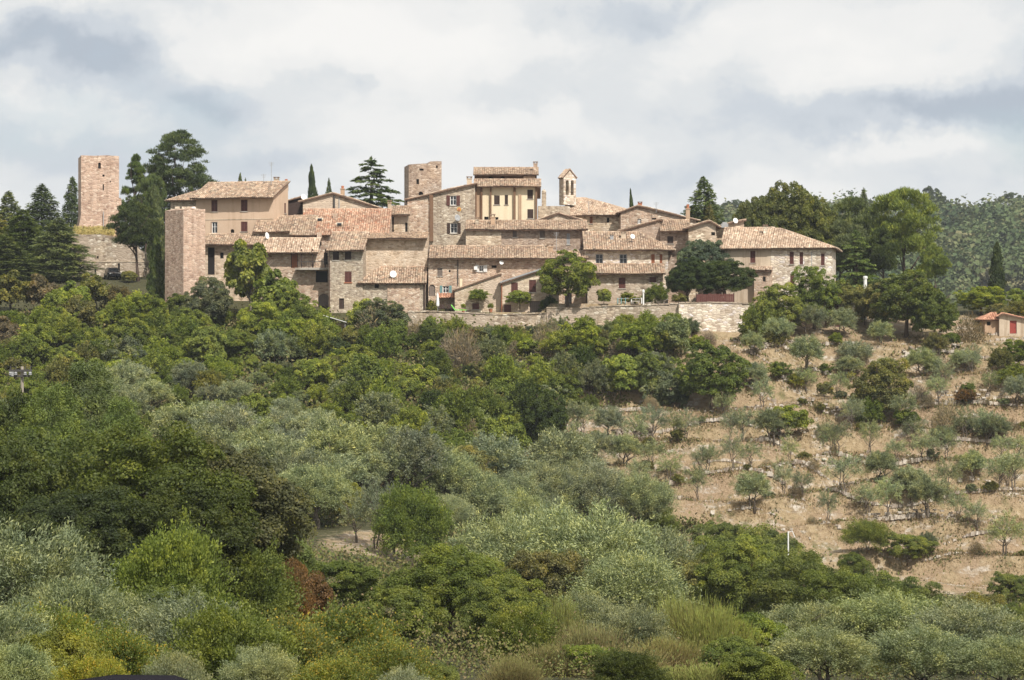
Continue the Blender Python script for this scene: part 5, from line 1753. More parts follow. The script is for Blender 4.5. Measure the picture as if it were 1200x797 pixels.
# ------------------------------------------------------------------ trees one by one
def trees_on_the_skyline():
    T = tree
    for px, top, w, Y, kind, col, lab in [
        (8, 222, 66, 345, 'fir', 'fir_g', 'fir at the left edge of the picture with its tip against the sky'),
        (49, 214, 87, 336, 'fir', 'fir', 'tallest pointed fir of the dark clump left of the watchtower'),
        (26, 244, 92, 328, 'fir', 'fir', 'broad low fir in front of the tallest one in the left clump'),
        (82, 206, 43, 350, 'fir', 'fir', 'slender fir rising right beside the left edge of the watchtower'),
        (68, 254, 95, 320, 'fir', 'fir_g', 'bushy grey green fir hiding the left part of the ruined wall'),
        (10, 276, 87, 316, 'fir', 'fir_g', 'lowest broad fir at the left edge above the apple trees'),
        (-14, 236, 87, 338, 'fir', 'khaki', 'olive toned fir cut off by the left picture edge'),
        (212, 149, 88, 352, 'big_pine', 'pine', 'largest pine on the skyline, a broad dark cone behind the plastered house'),
        (150, 177, 46, 345, 'pine', 'pine', 'slim tall pine with a bare trunk just right of the watchtower'),
        (178, 176, 48, 350, 'pine', 'pine', 'middle pine between the slim one and the largest one'),
        (168, 204, 42, 338, 'stone_pine', 'plume', 'spreading pine crown in front of the skyline pines'),
        (188, 216, 28, 326, 'cypress', 'fir_g', 'stout grey green cypress rising behind the left corner tower'),
        (183, 274, 24, 303, 'cypress', 'fir', 'dark cypress touching the left side of the corner tower'),
        (369, 191.5, 20, 345, 'cypress', 'cypress', 'pointed dark cypress alone on the skyline left of the cedar'),
        (382, 208, 23, 348, 'fir', 'fir', 'small dark conifer tucked right of the skyline cypress'),
        (282, 202, 26, 350, 'fir', 'fir', 'small conifer tip showing above the plastered house roof'),
        (292, 207, 14, 350, 'fir', 'fir_g', 'tiny shrubby conifer tip right of the small one above the roof'),
        (437, 183, 116, 345, 'cedar', 'fir', 'open layered cedar on the skyline left of the medieval tower'),
        (747, 220.5, 12, 340, 'cypress', 'cypress', 'very small dark cypress above the broad gabled house'),
        (820, 207, 96, 340, 'fir', 'fir', 'ragged dark conifer on the skyline right of the broad gabled house'),
        (836, 238, 49, 336, 'fir', 'khaki', 'short olive brown conifer below the right side of the ragged conifer'),
        (1010, 219, 34, 336, 'fir', 'fir_g', 'thin fir tip rising right of the holm oak'),
        (1002, 234, 92, 333, 'stone_pine', 'fir_g', 'broad grey green pine right of the holm oak'),
        (985, 258, 74, 322, 'stone_pine', 'fir_g', 'wide grey green pine directly right of the last house'),
        (1005, 268, 66, 312, 'cedar', 'pine', 'dark layered cedar above the white post'),
        (1062, 221, 92, 326, 'stone_pine', 'pine_b', 'bright yellow green pine standing out against the far hill'),
        (1036, 268, 52, 321, 'stone_pine', 'dark', 'darker pine crown under the bright yellow green pine'),
        (1096, 285, 40, 320, 'stone_pine', 'pine_b', 'low bright pine bough right of the yellow green pine'),
        (1168, 282, 24, 312, 'cypress', 'cypress', 'tall dark cypress standing alone in front of the far hill'),
    ]:
        T(kind, px, top, w, Y, C[col], lab)
    T('holm', 925, 209, 112, 330, C['holm'], 'huge round holm oak on the skyline behind the right houses')
    T('holm', 892, 222, 66, 326, C['holm'], 'smaller holm oak crown left of the huge round one')
    T('holm', 958, 228, 76, 324, C['holm'], 'darker holm oak at the right shoulder of the huge round one')
    T('stone_pine', 162, 238, 66, 318, C['dark'], 'dense dark round tree on a bare trunk before the ruined wall', base=329)
    T('fig', 292, 286, 66, 294, C['light'], 'bright leafy fig tree rising before the low house and balcony')
    T('fig', 322, 318, 60, 291, C['mid'], 'leafy fig tree below the balcony')
    T('oak', 665, 293, 54, 294.9, C['mid'], 'round leafy tree standing between the red shuttered house and the pale house', zb=3.6)
    T('holm', 831, 275, 100, 299.2, C['cedar_b'], 'blue green broad flat crowned tree over the dark oak at the right houses', zb=4.1, squash=0.4)
    T('holm', 806, 299, 70, 296.4, C['dark'], 'dark evergreen oak on the left above the wooden fence', zb=4.1, squash=0.5)
    T('holm', 850, 301, 76, 296.6, C['dark'], 'dark evergreen oak on the right above the wooden fence', zb=4.1, squash=0.5)
    T('shrub', 708, 335, 17, 295.3, C['light'], 'small light green ball on a dark trunk in the walled garden', zb=4.2)
    T('shrub', 769, 331, 28, 295.6, C['oak'], 'clipped dark green hedge block in the walled garden', zb=4.2)
    T('shrub', 735, 344, 24, 296.2, C['yellow'], 'low yellow green plants along the garden rail', zb=4.2)
    T('shrub', 757, 345, 14, 295.8, C['khaki'], 'small khaki bush left of the clipped hedge block', zb=4.2)
    T('shrub', 796, 341, 22, 295.2, C['khaki'], 'pale straggly bush between the hedge block and the dark oaks', zb=4.2)
    T('shrub', 560, 343.5, 26, 297.2, C['mid'], 'green vine bush over the small window of the lean stone house', zb=PZ(353, 297.2))
    T('shrub', 608, 344, 34, 296.3, C['mid'], 'leafy vine canopy over the door of the grey edged house', zb=PZ(358, 296.3))
    T('shrub', 642, 345, 20, 296.0, C['dark'], 'dark ivy mound beside the wooden door of the grey edged house', zb=3.3)
    T('shrub', 505, 350, 9, 299.8, C['yellow'], 'climbing plant beside the arched metal gate', zb=3.2)
    T('oak', 954, 310, 40, 293.5, C['oak'], 'dense clipped egg shaped tree in front of the last house')
    T('oak', 912, 330, 56, 291.0, C['mid'], 'bright leafy tree at the corner of the bare retaining wall')
    T('shrub', 893, 352, 40, 289.5, C['mid'], 'leafy shrub against the end of the bare retaining wall')
    T('olive', 945, 356, 40, 291, C['olive_d'], 'grey green bush under the egg shaped tree')
    T('olive', 988, 361, 34, 291, C['olive'], 'pale olive beside the low terracotta wall')
    T('oak', 985, 328, 46, 296, C['khaki'], 'brownish shrubby tree over the terracotta wall')
    T('oak', 1062, 314, 90, 291, C['oak'], 'big dark oak in the middle of the right hillside top')
    T('oak', 1034, 326, 60, 293, C['khaki'], 'olive brown tree joining the left of the big dark oak')
    T('oak', 1095, 340, 56, 289, C['oak'], 'dark oak joining the right of the big dark oak')
    T('oak', 1150, 334, 56, 300, C['light'], 'bright yellow green tree left of the lone cypress')
    T('shrub', 1170, 352, 44, 296, C['khaki'], 'khaki hedge behind the red roofed shed')
    T('shrub', 1195, 350, 40, 297, C['khaki'], 'khaki hedge at the right edge behind the shed')
    T('fig', 1192, 338, 34, 305, C['mid'], 'small light tree at the right edge above the shed')
    T('dry', 1136, 368, 40, 287, C['brown'], 'large bare brown bush left of the red roofed shed')
    T('shrub', 1114, 386, 34, 286, C['oak'], 'dark leafy shrub left of the bare brown bush')
    T('oak', 1194, 396, 56, 279, C['oak'], 'dark leafy tree at the right edge below the shed')
    T('shrub', 1188, 440, 44, 275, C['mid'], 'bushy growth at the right edge under the dark leafy tree')


def trees_on_the_slope():
    T = tree
    T('oak', 833, 400, 92, 268.5, C['oak'], 'large round dark green tree standing alone above the dry orchard')
    T('shrub', 786, 430, 50, 270, C['olive_d'], 'grey green bush leaning on the large round dark tree')
    T('olive', 765, 412, 60, 276, C['olive_d'], 'dark olive bush upslope of the bare brown patch')
    T('oak', 1036, 418, 52, 267, C['khaki'], 'tall dark juniper like tree rising from the orchard terraces')
    T('shrub', 1020, 462, 40, 265.5, C['oak'], 'dark bushy base beside the juniper like tree')
    T('oak', 448, 348, 70, 288.5, C['olive_d'], 'grey green round tree half grown over with dry vines below the lean-to house')
    T('dry', 440, 362, 62, 287.2, C['grey'], 'grey dry vine tangle over the round tree below the lean-to house')
    T('shrub', 430, 345, 40, 291, C['light'], 'light green bush behind the vine covered tree')
    T('oak', 345, 340, 60, 286, C['mid'], 'bright bushy tree right of the leafy figs')
    T('oak', 303, 352, 70, 282, C['mid'], 'rounded green tree below the fig')
    T('oak', 248, 322, 44, 291, C['olive_d'], 'grey green tree against the foot of the corner tower')
    T('oak', 225, 360, 60, 286, C['mid'], 'mid green tree just below the corner tower')
    T('oak', 345, 372, 56, 280, C['light'], 'light green tree below the white pipe')
    T('oak', 268, 385, 60, 276, C['oak'], 'dark tree in the hollow under the corner tower')
    T('oak', 200, 385, 60, 278, C['oak'], 'dark spreading tree left of the hollow')
    T('oak', 150, 372, 60, 280, C['mid'], 'green tree below the car')
    T('oak', 175, 342, 50, 292, C['mid'], 'green tree between the car and the corner tower')
    T('shrub', 138, 332, 44, 298, C['brown'], 'brown tinged bush in front of the parked car')
    T('shrub', 151, 317, 26, 317, C['khaki'], 'khaki bush just in front of the parked car')
    T('shrub', 1012, 336, 30, 295.5, C['khaki'], 'khaki bush at the foot of the white flue post')
    T('oak', 60, 384, 62, 284, C['mid'], 'bright feathery tree under the pinkish wall')
    T('oak', 108, 385, 60, 281, C['oak'], 'darker tree right of the bright feathery one')
    T('oak', 18, 402, 60, 275, C['khaki'], 'yellowish tree at the left edge above the utility pole')
    for i, (px, top, w, Y, c) in enumerate([(14, 318, 50, 297, 'khaki'), (52, 322, 46, 296.5, 'brown'), (88, 330, 44, 295.5, 'mid'), (112, 322, 46, 298, 'khaki'), (-14, 330, 40, 297, 'mid')]):
        T('fig', px, top, w, Y, C[c], ['wide fruit tree with a forked trunk before the pinkish wall', 'brownish fruit tree on a thin trunk before the pinkish wall', 'green fruit tree at the right end of the pinkish wall',
                                      'yellowish fruit tree just below the ruined wall', 'fruit tree cut by the left edge before the pinkish wall'][i])
    T('bush_near', 922, 635, 64, 157, C['near_mid'], 'bushy green growth hiding the foot of the white pole')
    T('oak_near', 20, 438, 104, 130, C['near_oak'], 'dark leafy tree hiding the foot of the utility pole')
    # dark trees rising in the left foreground
    T('plume', 118, 421, 190, 126, C['plume'], 'feathery light green fir rising highest in the left foreground')
    T('plume', 62, 444, 150, 122, C['plume'], 'second feathery fir left of the highest one in the left foreground')
    T('plume', 152, 462, 130, 118, C['plume'], 'lowest of the feathery light firs, right of the highest one')
    T('oak_near', 40, 492, 190, 112, C['near_oak'], 'large dark oak filling the left foreground below the firs')
    T('oak_near', 175, 486, 190, 108, C['near_oak'], 'dark oak with a ragged crown right of the left foreground firs')
    T('oak_near', 262, 500, 165, 112, C['brownoak'], 'olive brown oak at the right end of the dark foreground trees')
    T('oak_near', -10, 500, 130, 106, C['near_oak'], 'dark oak cut off by the left picture edge')
    T('oak_near', 225, 560, 180, 98, C['near_shaded'], 'low very dark oak in the shade of the foreground trees')  # darker leaf colour imitates the shade inside the tree mass
    T('oak_near', 90, 560, 200, 96, C['near_shaded'], 'deep shaded oak at the heart of the left foreground')
    T('bush_near', 198, 614, 84, 88, C['near_mid'], 'bright leaved young tree against the dark foreground shade')
    T('bush_near', 205, 662, 120, 84, C['oak'], 'leafy bush under the bright young tree')
    T('bush_near', 315, 600, 130, 116, C['near_mid'], 'green bush between the dark oaks and the bare orchard gap')
    T('bush_near', 280, 640, 120, 98, C['oak'], 'dark shrub above the black hollow in the foreground')
    T('bush_near', 400, 642, 110, 120, C['oak'], 'dark green bush right of the rust coloured shrub')
    T('bush_near', 345, 640, 72, 106, C['rust'], 'rust coloured withered shrub in the foreground')
    T('bush_near', 330, 660, 50, 104, C['rust'], 'small rust brown shrub at the foot of the withered one')
    # bottom centre
    T('oak_near', 525, 632, 150, 104, C['oak'], 'big bright leaved oak at the bottom centre')
    T('oak_near', 590, 668, 120, 100, C['near_mid'], 'lower right limb tree of the bottom centre oak')
    T('bush_near', 470, 668, 120, 96, C['near_mid'], 'leafy bush left of the bottom centre oak')
    T('bush_near', 512, 765, 60, 74, C['near_light'], 'light green sapling at the foot of the bottom centre oak')
    T('bush_near', 610, 706, 90, 92, C['near_mid'], 'blue green bush right of the bottom centre oak')
    T('bush_near', 640, 622, 90, 150, C['khaki'], 'khaki mound above the bottom centre oak')
    # bottom left
    for px, top, w, Y, kind, c, lab in [
        (18, 612, 150, 78, 'olive_near', 'near_olive', 'pale olive with upright shoots in the lower left corner'),
        (75, 668, 130, 72, 'olive_near', 'near_olive', 'olive mixed with yellow leaves right of the lower left one'),
        (50, 690, 120, 66, 'yellow_near', 'near_light', 'yellow leaved bush low at the left edge'),
        (-5, 700, 110, 62, 'olive_near', 'near_olive', 'pale olive at the very corner of the lower left'),
        (75, 715, 90, 60, 'bush_near', 'yellow', 'bright yellow green bush in the lower left'),
        (150, 690, 120, 74, 'olive_near', 'near_olive', 'olive with upright shoots under the dark shade'),
        (140, 720, 110, 62, 'yellow_near', 'near_mid', 'yellow leaved bush above the dark car roof'),
        (208, 752, 54, 45, 'olive_near', 'near_olive', 'small silvery olive sprig rising in front of the car roof'),
        (225, 690, 110, 70, 'olive_near', 'olive_d', 'grey green olive in the bottom left middle'),
        (270, 706, 120, 64, 'bush_near', 'near_mid', 'green bush right of the car roof'),
        (330, 705, 150, 66, 'yellow_near', 'near_mid', 'bush full of yellow leaves below the rust coloured shrub'),
        (400, 698, 150, 70, 'yellow_near', 'oak', 'dark bush dotted with yellow leaves in the bottom middle'),
        (450, 735, 120, 62, 'yellow_near', 'near_mid', 'bush with a few yellow leaves left of the oak foot'),
        (310, 752, 100, 54, 'olive_near', 'near_olive', 'pale olive shoots at the bottom edge'),
        (390, 760, 110, 52, 'yellow_near', 'near_light', 'leafy yellowing bush at the bottom edge'),
        (20, 745, 120, 54, 'olive_near', 'near_olive', 'olive at the bottom edge left of the car'),
        (110, 752, 70, 52, 'yellow_near', 'yellow', 'yellow bush at the bottom edge just left of the car'),
        (470, 775, 80, 56, 'olive_near', 'near_olive', 'low olive shoots at the bottom edge near the oak'),
    ]:
        T(kind, px, top, w, Y, C[c], lab)
    # bottom centre right
    for px, top, w, Y, kind, c, lab in [
        (700, 590, 130, 160, 'olive_near', 'olive', 'big silvery olive in the lower middle of the grove'),
        (735, 640, 150, 136, 'olive_near', 'olive', 'large olive in front of the broom bushes'),
        (640, 590, 110, 165, 'olive_near', 'olive', 'olive left of the big silvery one'),
        (600, 600, 110, 162, 'olive_near', 'olive', 'olive above the bottom centre oak'),
        (770, 612, 90, 172, 'olive_near', 'olive_d', 'olive at the edge of the grove facing the dry orchard'),
        (690, 690, 110, 116, 'olive_near', 'near_olive', 'olive standing behind the yellow broom'),
        (657, 690, 33, 108, 'broom', 'broom', 'yellow green broom tuft beside the oak'),
        (640, 748, 60, 84, 'broom', 'broom_r', 'reddish broom bush at the bottom middle'),
        (600, 762, 48, 78, 'broom', 'broom_r', 'dry broom bush at the oak foot'),
        (690, 722, 64, 92, 'broom', 'broom_r', 'straw coloured broom below the olive'),
        (800, 690, 64, 112, 'broom', 'broom', 'broad yellow broom in the lower right middle'),
        (835, 702, 56, 110, 'broom', 'broom', 'yellow broom right of the broad one'),
        (780, 740, 60, 98, 'broom', 'broom_r', 'reddish brown broom below the broad yellow one'),
        (740, 752, 72, 84, 'broom', 'broom_r', 'low broom at the bottom edge of the lower middle'),
        (820, 772, 80, 80, 'broom', 'broom', 'yellow green grass like broom at the bottom edge'),
        (690, 752, 84, 84, 'bush_near', 'near_mid', 'small green bush among the brooms'),
        (745, 705, 100, 104, 'olive_near', 'near_olive', 'olive between the brooms and the lower right trees'),
        (860, 735, 90, 96, 'bush_near', 'near_mid', 'rounded leafy bush right of the yellow brooms'),
        (735, 770, 90, 76, 'bush_near', 'near_oak', 'dark low bush at the bottom edge under the brooms'),
        (905, 608, 110, 172, 'oak_near', 'near_mid', 'green oak with the white pole in front of it'),
        (870, 622, 90, 160, 'oak_near', 'near_mid', 'round green tree left of the oak with the white pole'),
        (940, 640, 110, 150, 'oak_near', 'near_mid', 'broad green tree below the white pole'),
        (830, 632, 80, 168, 'bush_near', 'khaki', 'khaki bush at the left of the lower right trees'),
        (722, 588, 40, 205, 'bush_near', 'near_mid', 'small bush at the bottom of the dry orchard'),
        (770, 590, 50, 205, 'bush_near', 'near_mid', 'green bush at the lower left corner of the dry orchard'),
        (845, 600, 70, 190, 'bush_near', 'oak', 'dark bush at the lower edge of the dry orchard'),
        (880, 712, 130, 112, 'bush_near', 'near_mid', 'leafy bush between the broom and the grey olive'),
        (950, 700, 130, 118, 'olive_near', 'near_olive', 'grey olive in front of the lower right trees'),
        (985, 660, 100, 146, 'oak_near', 'near_mid', 'green tree right of the grey olive'),
        (1015, 622, 56, 196, 'bush_near', 'near_light', 'bright bush at the lower right of the dry orchard'),
        (1063, 618, 62, 200, 'bush_near', 'near_mid', 'rounded green bush at the lower right of the dry orchard'),
        (1030, 665, 110, 158, 'oak_near', 'near_mid', 'green tree reaching into the bare lower slope'),
        (1000, 640, 50, 190, 'bush_near', 'oak', 'dark low bush beside the bright one'),
        (1000, 668, 100, 176, 'oak_near', 'near_mid', 'leafy tree left of the middle of the bare lower slope'),
        (1055, 674, 104, 172, 'oak_near', 'oak', 'darker leafy tree spreading over the foot of the bare slope'),
        (1094, 702, 66, 168, 'bush_near', 'near_mid', 'rounded bush at the foot of the bare lower slope'),
        (1140, 690, 90, 158, 'oak_near', 'khaki', 'olive brown tree on the lower right'),
        (1190, 702, 70, 152, 'oak_near', 'near_mid', 'dark green tree at the lower right edge'),
        (1185, 662, 56, 192, 'bush_near', 'near_mid', 'green bush at the right edge of the bare lower slope'),
        (1040, 722, 150, 118, 'olive_near', 'near_olive', 'broad pale olive in the lower right'),
        (1130, 738, 150, 112, 'olive_near', 'near_olive', 'pale olive right of the broad one'),
        (1195, 745, 120, 112, 'olive_near', 'olive_d', 'grey olive in the lower right corner'),
        (960, 748, 130, 88, 'olive_near', 'near_olive', 'silvery olive at the bottom edge'),
        (1010, 745, 60, 98, 'yellow_near', 'near_light', 'bush with golden leaves at the bottom right'),
        (885, 760, 110, 80, 'bush_near', 'near_mid', 'dark leafy bush at the bottom edge of the right half'),
        (1080, 765, 140, 90, 'olive_near', 'near_olive', 'olive at the bottom edge of the right corner'),
        (1180, 775, 120, 88, 'olive_near', 'near_olive', 'olive cut off at the bottom right corner'),
    ]:
        if Y >= 185:        # at the foot of the orchard: stands where the ground shows
            Y = ground_at(px, top + w * 0.95) or Y
        T(kind, px, top, w, Y, C[c], lab)


def side(px):
    return ('below the corner tower' if px < 270 else 'below the balcony house' if px < 400 else 'below the parasol terrace' if px < 560 else 'below the red shutters' if px < 700 else 'by the round tree')


def scrub():
    def choose(px, py, r):
        c, look = r.choices([('mid', 'mid green shrub'), ('light', 'light green shrub'), ('oak', 'dark green shrub'), ('khaki', 'khaki shrub'), ('olive_d', 'grey green shrub'), ('olive', 'silvery green shrub'), ('rust', 'rusty shrub'), ('dark', 'blackish green shrub'), ('grey', 'bare grey bush')],
                            [30, 9, 26, 12, 14, 5, 0.8, 8, 4])[0]
        band = 'high' if py < 425 else 'halfway down' if py < 470 else 'low'
        kind = 'dry' if c == 'grey' else 'shrub'
        return kind, (r.uniform(18, 36) if py < 418 else r.choice([r.uniform(18, 34), r.uniform(28, 58)])), r.uniform(0.6, 1.15), C[c], look, '%s on the slope %s' % (band, side(px))
    poly = [(130, 398), (200, 400), (300, 408), (380, 402), (400, 395), (470, 410), (500, 402), (560, 402), (640, 400), (700, 398), (790, 402), (790, 420), (760, 470), (700, 480), (650, 500), (610, 545), (570, 560), (500, 540), (420, 520), (320, 490), (240, 470), (140, 440)]
    scatter(poly, 215, choose, 3, sep=15)

    def choose_left(px, py, r):
        c, look = r.choices([('mid', 'mid green shrub'), ('light', 'light green shrub'), ('oak', 'dark green shrub'), ('khaki', 'khaki shrub'), ('brown', 'brownish shrub')], [32, 12, 26, 14, 3])[0]
        return 'shrub', r.uniform(26, 52), r.uniform(0.7, 1.1), C[c], look, ('near the utility pole' if px < 90 else 'between the pole and the corner tower') + ('' if py < 420 else ', lower down')
    scatter([(-10, 395), (70, 388), (190, 372), (230, 380), (380, 392), (380, 410), (240, 430), (140, 462), (60, 470), (-10, 474)], 64, choose_left, 4, sep=18)

    def choose_low(px, py, r):
        c, kind, look = r.choices([('mid', 'shrub', 'mid green shrub'), ('oak', 'shrub', 'dark green shrub'), ('olive', 'olive', 'pale olive tree'), ('khaki', 'shrub', 'khaki shrub'), ('olive_d', 'olive', 'grey green olive tree')], [16, 12, 14, 8, 8])[0]
        return kind, r.uniform(28, 58), r.uniform(0.65, 1.0), C[c], look, 'above the olive grove, ' + ('far left' if px < 150 else 'left' if px < 280 else 'centre')
    scatter([(-10, 478), (60, 476), (150, 455), (240, 468), (320, 490), (420, 522), (430, 548), (300, 530), (190, 522), (-10, 522)], 62, choose_low, 14, sep=19)

    def choose_wall(px, py, r):
        c, look = r.choices([('mid', 'leafy green bush'), ('olive_d', 'grey green bush'), ('light', 'light green bush'), ('khaki', 'straggly khaki bush'), ('grey', 'bare grey bush')], [20, 14, 10, 16, 6])[0]
        return 'dry' if c == 'grey' else 'shrub', r.uniform(16, 34), r.uniform(0.55, 0.9), C[c], look, 'against the retaining wall ' + ('below the parasol terrace' if px < 640 else 'below the clipped hedge' if px < 790 else 'corner')
    scatter([(480, 392), (560, 396), (640, 391), (790, 392), (830, 398), (830, 410), (640, 402), (480, 404)], 28, choose_wall, 5, sep=13)

    def choose_up(px, py, r):
        c, kind, look = r.choices([('olive', 'olive', 'pale olive tree'), ('oak', 'shrub', 'dark green shrub'), ('khaki', 'shrub', 'khaki shrub'), ('mid', 'shrub', 'mid green shrub'), ('grey', 'dry', 'bare grey bush')], [16, 5, 9, 7, 4])[0]
        k = 1.0 if kind == 'olive' else 0.7
        return kind, r.uniform(26, 44) * k, r.uniform(0.75, 1.05), C[c], look, 'on the stony bank ' + ('under the egg shaped tree' if px < 1000 else 'under the big dark oak' if px < 1120 else 'under the shed')
    scatter([(880, 412), (1000, 402), (1120, 404), (1140, 430), (1200, 432), (1200, 470), (1060, 480), (1000, 470), (880, 478)], 22, choose_up, 6, sep=24)


def olive_grove():
    def choose(px, py, r):
        c = r.choices(['olive', 'olive_d'], [5, 1])[0]
        place = ('by the dark oaks' if px < 330 else 'around the bare gap' if px < 520 else 'mid grove' if px < 660 else 'beside the dry orchard')
        row = 'upper' if py < 560 else 'middle' if py < 610 else 'lower'
        return 'olive_near' if py > 600 else 'olive', r.uniform(58, 88) * (1 + (py - 560) / 700), r.uniform(0.74, 0.98), C[c], ('silvery olive tree' if c == 'olive' else 'darker olive tree'), 'in the grove\'s %s rows %s' % (row, place)
    poly = [(190, 520), (300, 528), (420, 560), (520, 576), (600, 585), (680, 600), (760, 640), (760, 660), (640, 650), (560, 640), (520, 640), (500, 600), (400, 600), (370, 625), (300, 620), (230, 590)]
    scatter(poly, 62, choose, 8, sep=26)
    T = tree
    for px, top, w, Y, kind, c, lab in [(482, 568, 56, 188, 'bush_near', 'oak', 'dark leafy bush at the right of the bare orchard gap'), (343, 585, 26, 190, 'bush_near', 'yellow', 'small bright yellow green bush left of the bare orchard gap'),
                                        (400, 552, 40, 204, 'bush_near', 'yellow', 'bright yellow green bush among the olives'), (368, 550, 24, 206, 'bush_near', 'near_light', 'light green sapling among the olives'),
                                        (440, 560, 48, 192, 'olive_thin', 'olive_d', 'thin olive with bare trunks over the pale gap'), (420, 575, 40, 194, 'olive_thin', 'olive_d', 'thin olive on the left over the pale gap'), (462, 572, 44, 190, 'olive_thin', 'olive_d', 'thin olive on the right over the pale gap'),
                                        (515, 505, 60, 236, 'oak', 'oak', 'dark brownish green tree at the top edge of the olive grove'), (548, 520, 50, 232, 'oak', 'khaki', 'khaki tree right of the dark one at the grove edge'),
                                        (620, 445, 40, 262, 'shrub', 'dark', 'blackish round bush left of the top of the dry orchard'), (640, 455, 40, 258, 'oak', 'dark', 'dark blue green round tree at the upper left of the dry orchard')]:
        T(kind, px, top, w, Y, C[c], lab)


ORDINAL = 'first second third fourth fifth sixth seventh eighth ninth tenth eleventh twelfth thirteenth fourteenth fifteenth sixteenth seventeenth eighteenth nineteenth twentieth'.split()
ORDINAL += ['twenty-' + o for o in ORDINAL[:9]] + ['thirtieth'] + ['thirty-' + o for o in ORDINAL[:9]] + ['fortieth']


def orchard():
    spots = [(945, 462), (983, 480), (883, 601), (920, 597), (970, 623), (1067, 594), (1145, 637), (1032, 573), (1015, 607), (924, 556), (1019, 535), (980, 565), (973, 542), (1177, 652), (914, 528), (965, 528), (1070, 530), (1080, 548),
             (1166, 519), (1172, 553), (1195, 545), (1110, 590), (1169, 587), (1189, 601), (1084, 618), (1104, 462), (1141, 460), (1160, 466), (676, 516), (714, 518), (762, 515), (803, 526), (855, 539), (731, 552), (768, 556), (663, 552), (633, 555),
             (786, 574), (751, 584), (830, 579), (818, 600), (700, 550), (695, 568), (880, 560), (850, 505), (895, 500), (1130, 520), (1100, 505), (1005, 500), (1190, 480), (660, 590), (860, 575), (1000, 520), (940, 590), (870, 520), (790, 545), (820, 560), (1060, 505), (1155, 535), (1090, 570), (990, 592), (1180, 570), (1110, 545), (905, 535), (745, 540), (685, 535), (1140, 565), (1050, 560), (1040, 630), (1120, 625)]
    r = random.Random(21)
    for px, py in spots:
        Y = ground_at(px, py)
        if Y is None:
            continue
        hpx = r.uniform(30, 44) * (1.15 if py > 570 else 1.0)
        wpx = hpx * r.uniform(0.62, 0.92)
        dense = r.random() < 0.16
        row = 'top' if py < 490 else 'upper' if py < 535 else 'middle' if py < 575 else 'lower'
        plant('olive' if dense else 'olive_thin', PX(px, Y), Y, hpx * Y / F, wpx * Y / F, C['olive' if r.random() < 0.7 else 'olive_d'], None, 'dense little olive' if dense else 'sparse little olive', 'on the %s terraces of the dry orchard' % row)
    for px, top, w, c, kind, lab in [(1104, 498, 30, 'olive_d', 'olive', 'dense dark olive beside a heap of white stones'), (1062, 486, 40, 'oak', 'shrub', 'dark bush left of the pale terrace wall'), (1135, 488, 30, 'oak', 'shrub', 'dark bush before the pale terrace wall'),
                                     (1165, 486, 44, 'olive_d', 'olive', 'grey bush right of the pale terrace wall'), (1042, 418, 30, 'light', 'shrub', 'yellow green bush under the big dark oak'), (932, 436, 22, 'yellow', 'shrub', 'small yellow conifer like bush on the upper bank'),
                                     (968, 424, 18, 'oak', 'shrub', 'small round dark bush on the upper bank'), (1088, 622, 24, 'olive_d', 'shrub', 'small grey bush on the lower orchard'), (925, 470, 60, 'mid', 'shrub', 'low green mat of shrubs on the upper terrace edge'),
                                     (1110, 470, 46, 'grey', 'dry', 'bare grey bush above the pale terrace wall'), (1130, 455, 30, 'rust', 'shrub', 'small rusty bush under the shed bank')]:
        Y = ground_at(px, top + w * 0.8) or 265
        tree(kind, px, top, w, Y, C[c], lab)
    # scattered dry bushes and stumps
    r = random.Random(5)

    def choose(px, py, rr):
        c, kind, look = rr.choices([('grey', 'dry', 'dead grey bush'), ('olive_d', 'shrub', 'tiny grey green bush'), ('khaki', 'shrub', 'tiny khaki bush'), ('brown', 'dry', 'dead brown bush')], [8, 5, 6, 4])[0]
        row = 'top' if py < 490 else 'upper' if py < 535 else 'middle' if py < 575 else 'lower'
        return kind, rr.uniform(10, 22), rr.uniform(0.5, 0.8), C[c], look, 'between olives on the %s terraces' % row
    scatter([(640, 520), (760, 500), (900, 480), (1200, 480), (1200, 680), (1120, 660), (1000, 630), (860, 600), (760, 590), (640, 560)], 60, choose, 9, sep=16)


trees_on_the_skyline()
trees_on_the_slope()
scrub()
olive_grove()
orchard()


def name_the_plants():
    """Scattered plants get a label that tells which one: look, ordinal from the left, place."""
    groups = {}
    for rec in PLANTS:
        root, label, look, place, px, py = rec
        if label:
            root['label'] = label
        else:
            groups.setdefault((look, place), []).append(rec)
    for (look, place), recs in groups.items():
        recs.sort(key=lambda q: q[4])
        for i, q in enumerate(recs):
            if len(recs) == 1:
                q[0]['label'] = '%s %s' % (look, place)
            else:
                q[0]['label'] = '%s from left, %s %s' % (ORDINAL[i], look, place)
                q[0]['group'] = '%ss %s' % (look, place)


name_the_plants()

# ------------------------------------------------------------------ ground cover, stones, distant wood
def ground_points(poly, n, seed):
    r = np.random.default_rng(seed)
    xs, ys = [p[0] for p in poly], [p[1] for p in poly]
    out = []
    k = 0
    while len(out) < n and k < n * 12:
        k += 1
        px, py = r.uniform(min(xs), max(xs)), r.uniform(min(ys), max(ys))
        if not inside(poly, px, py):
            continue
        Y = ground_at(px, py)
        if Y is not None:
            out.append((PX(px, Y), Y))
    return np.array(out)


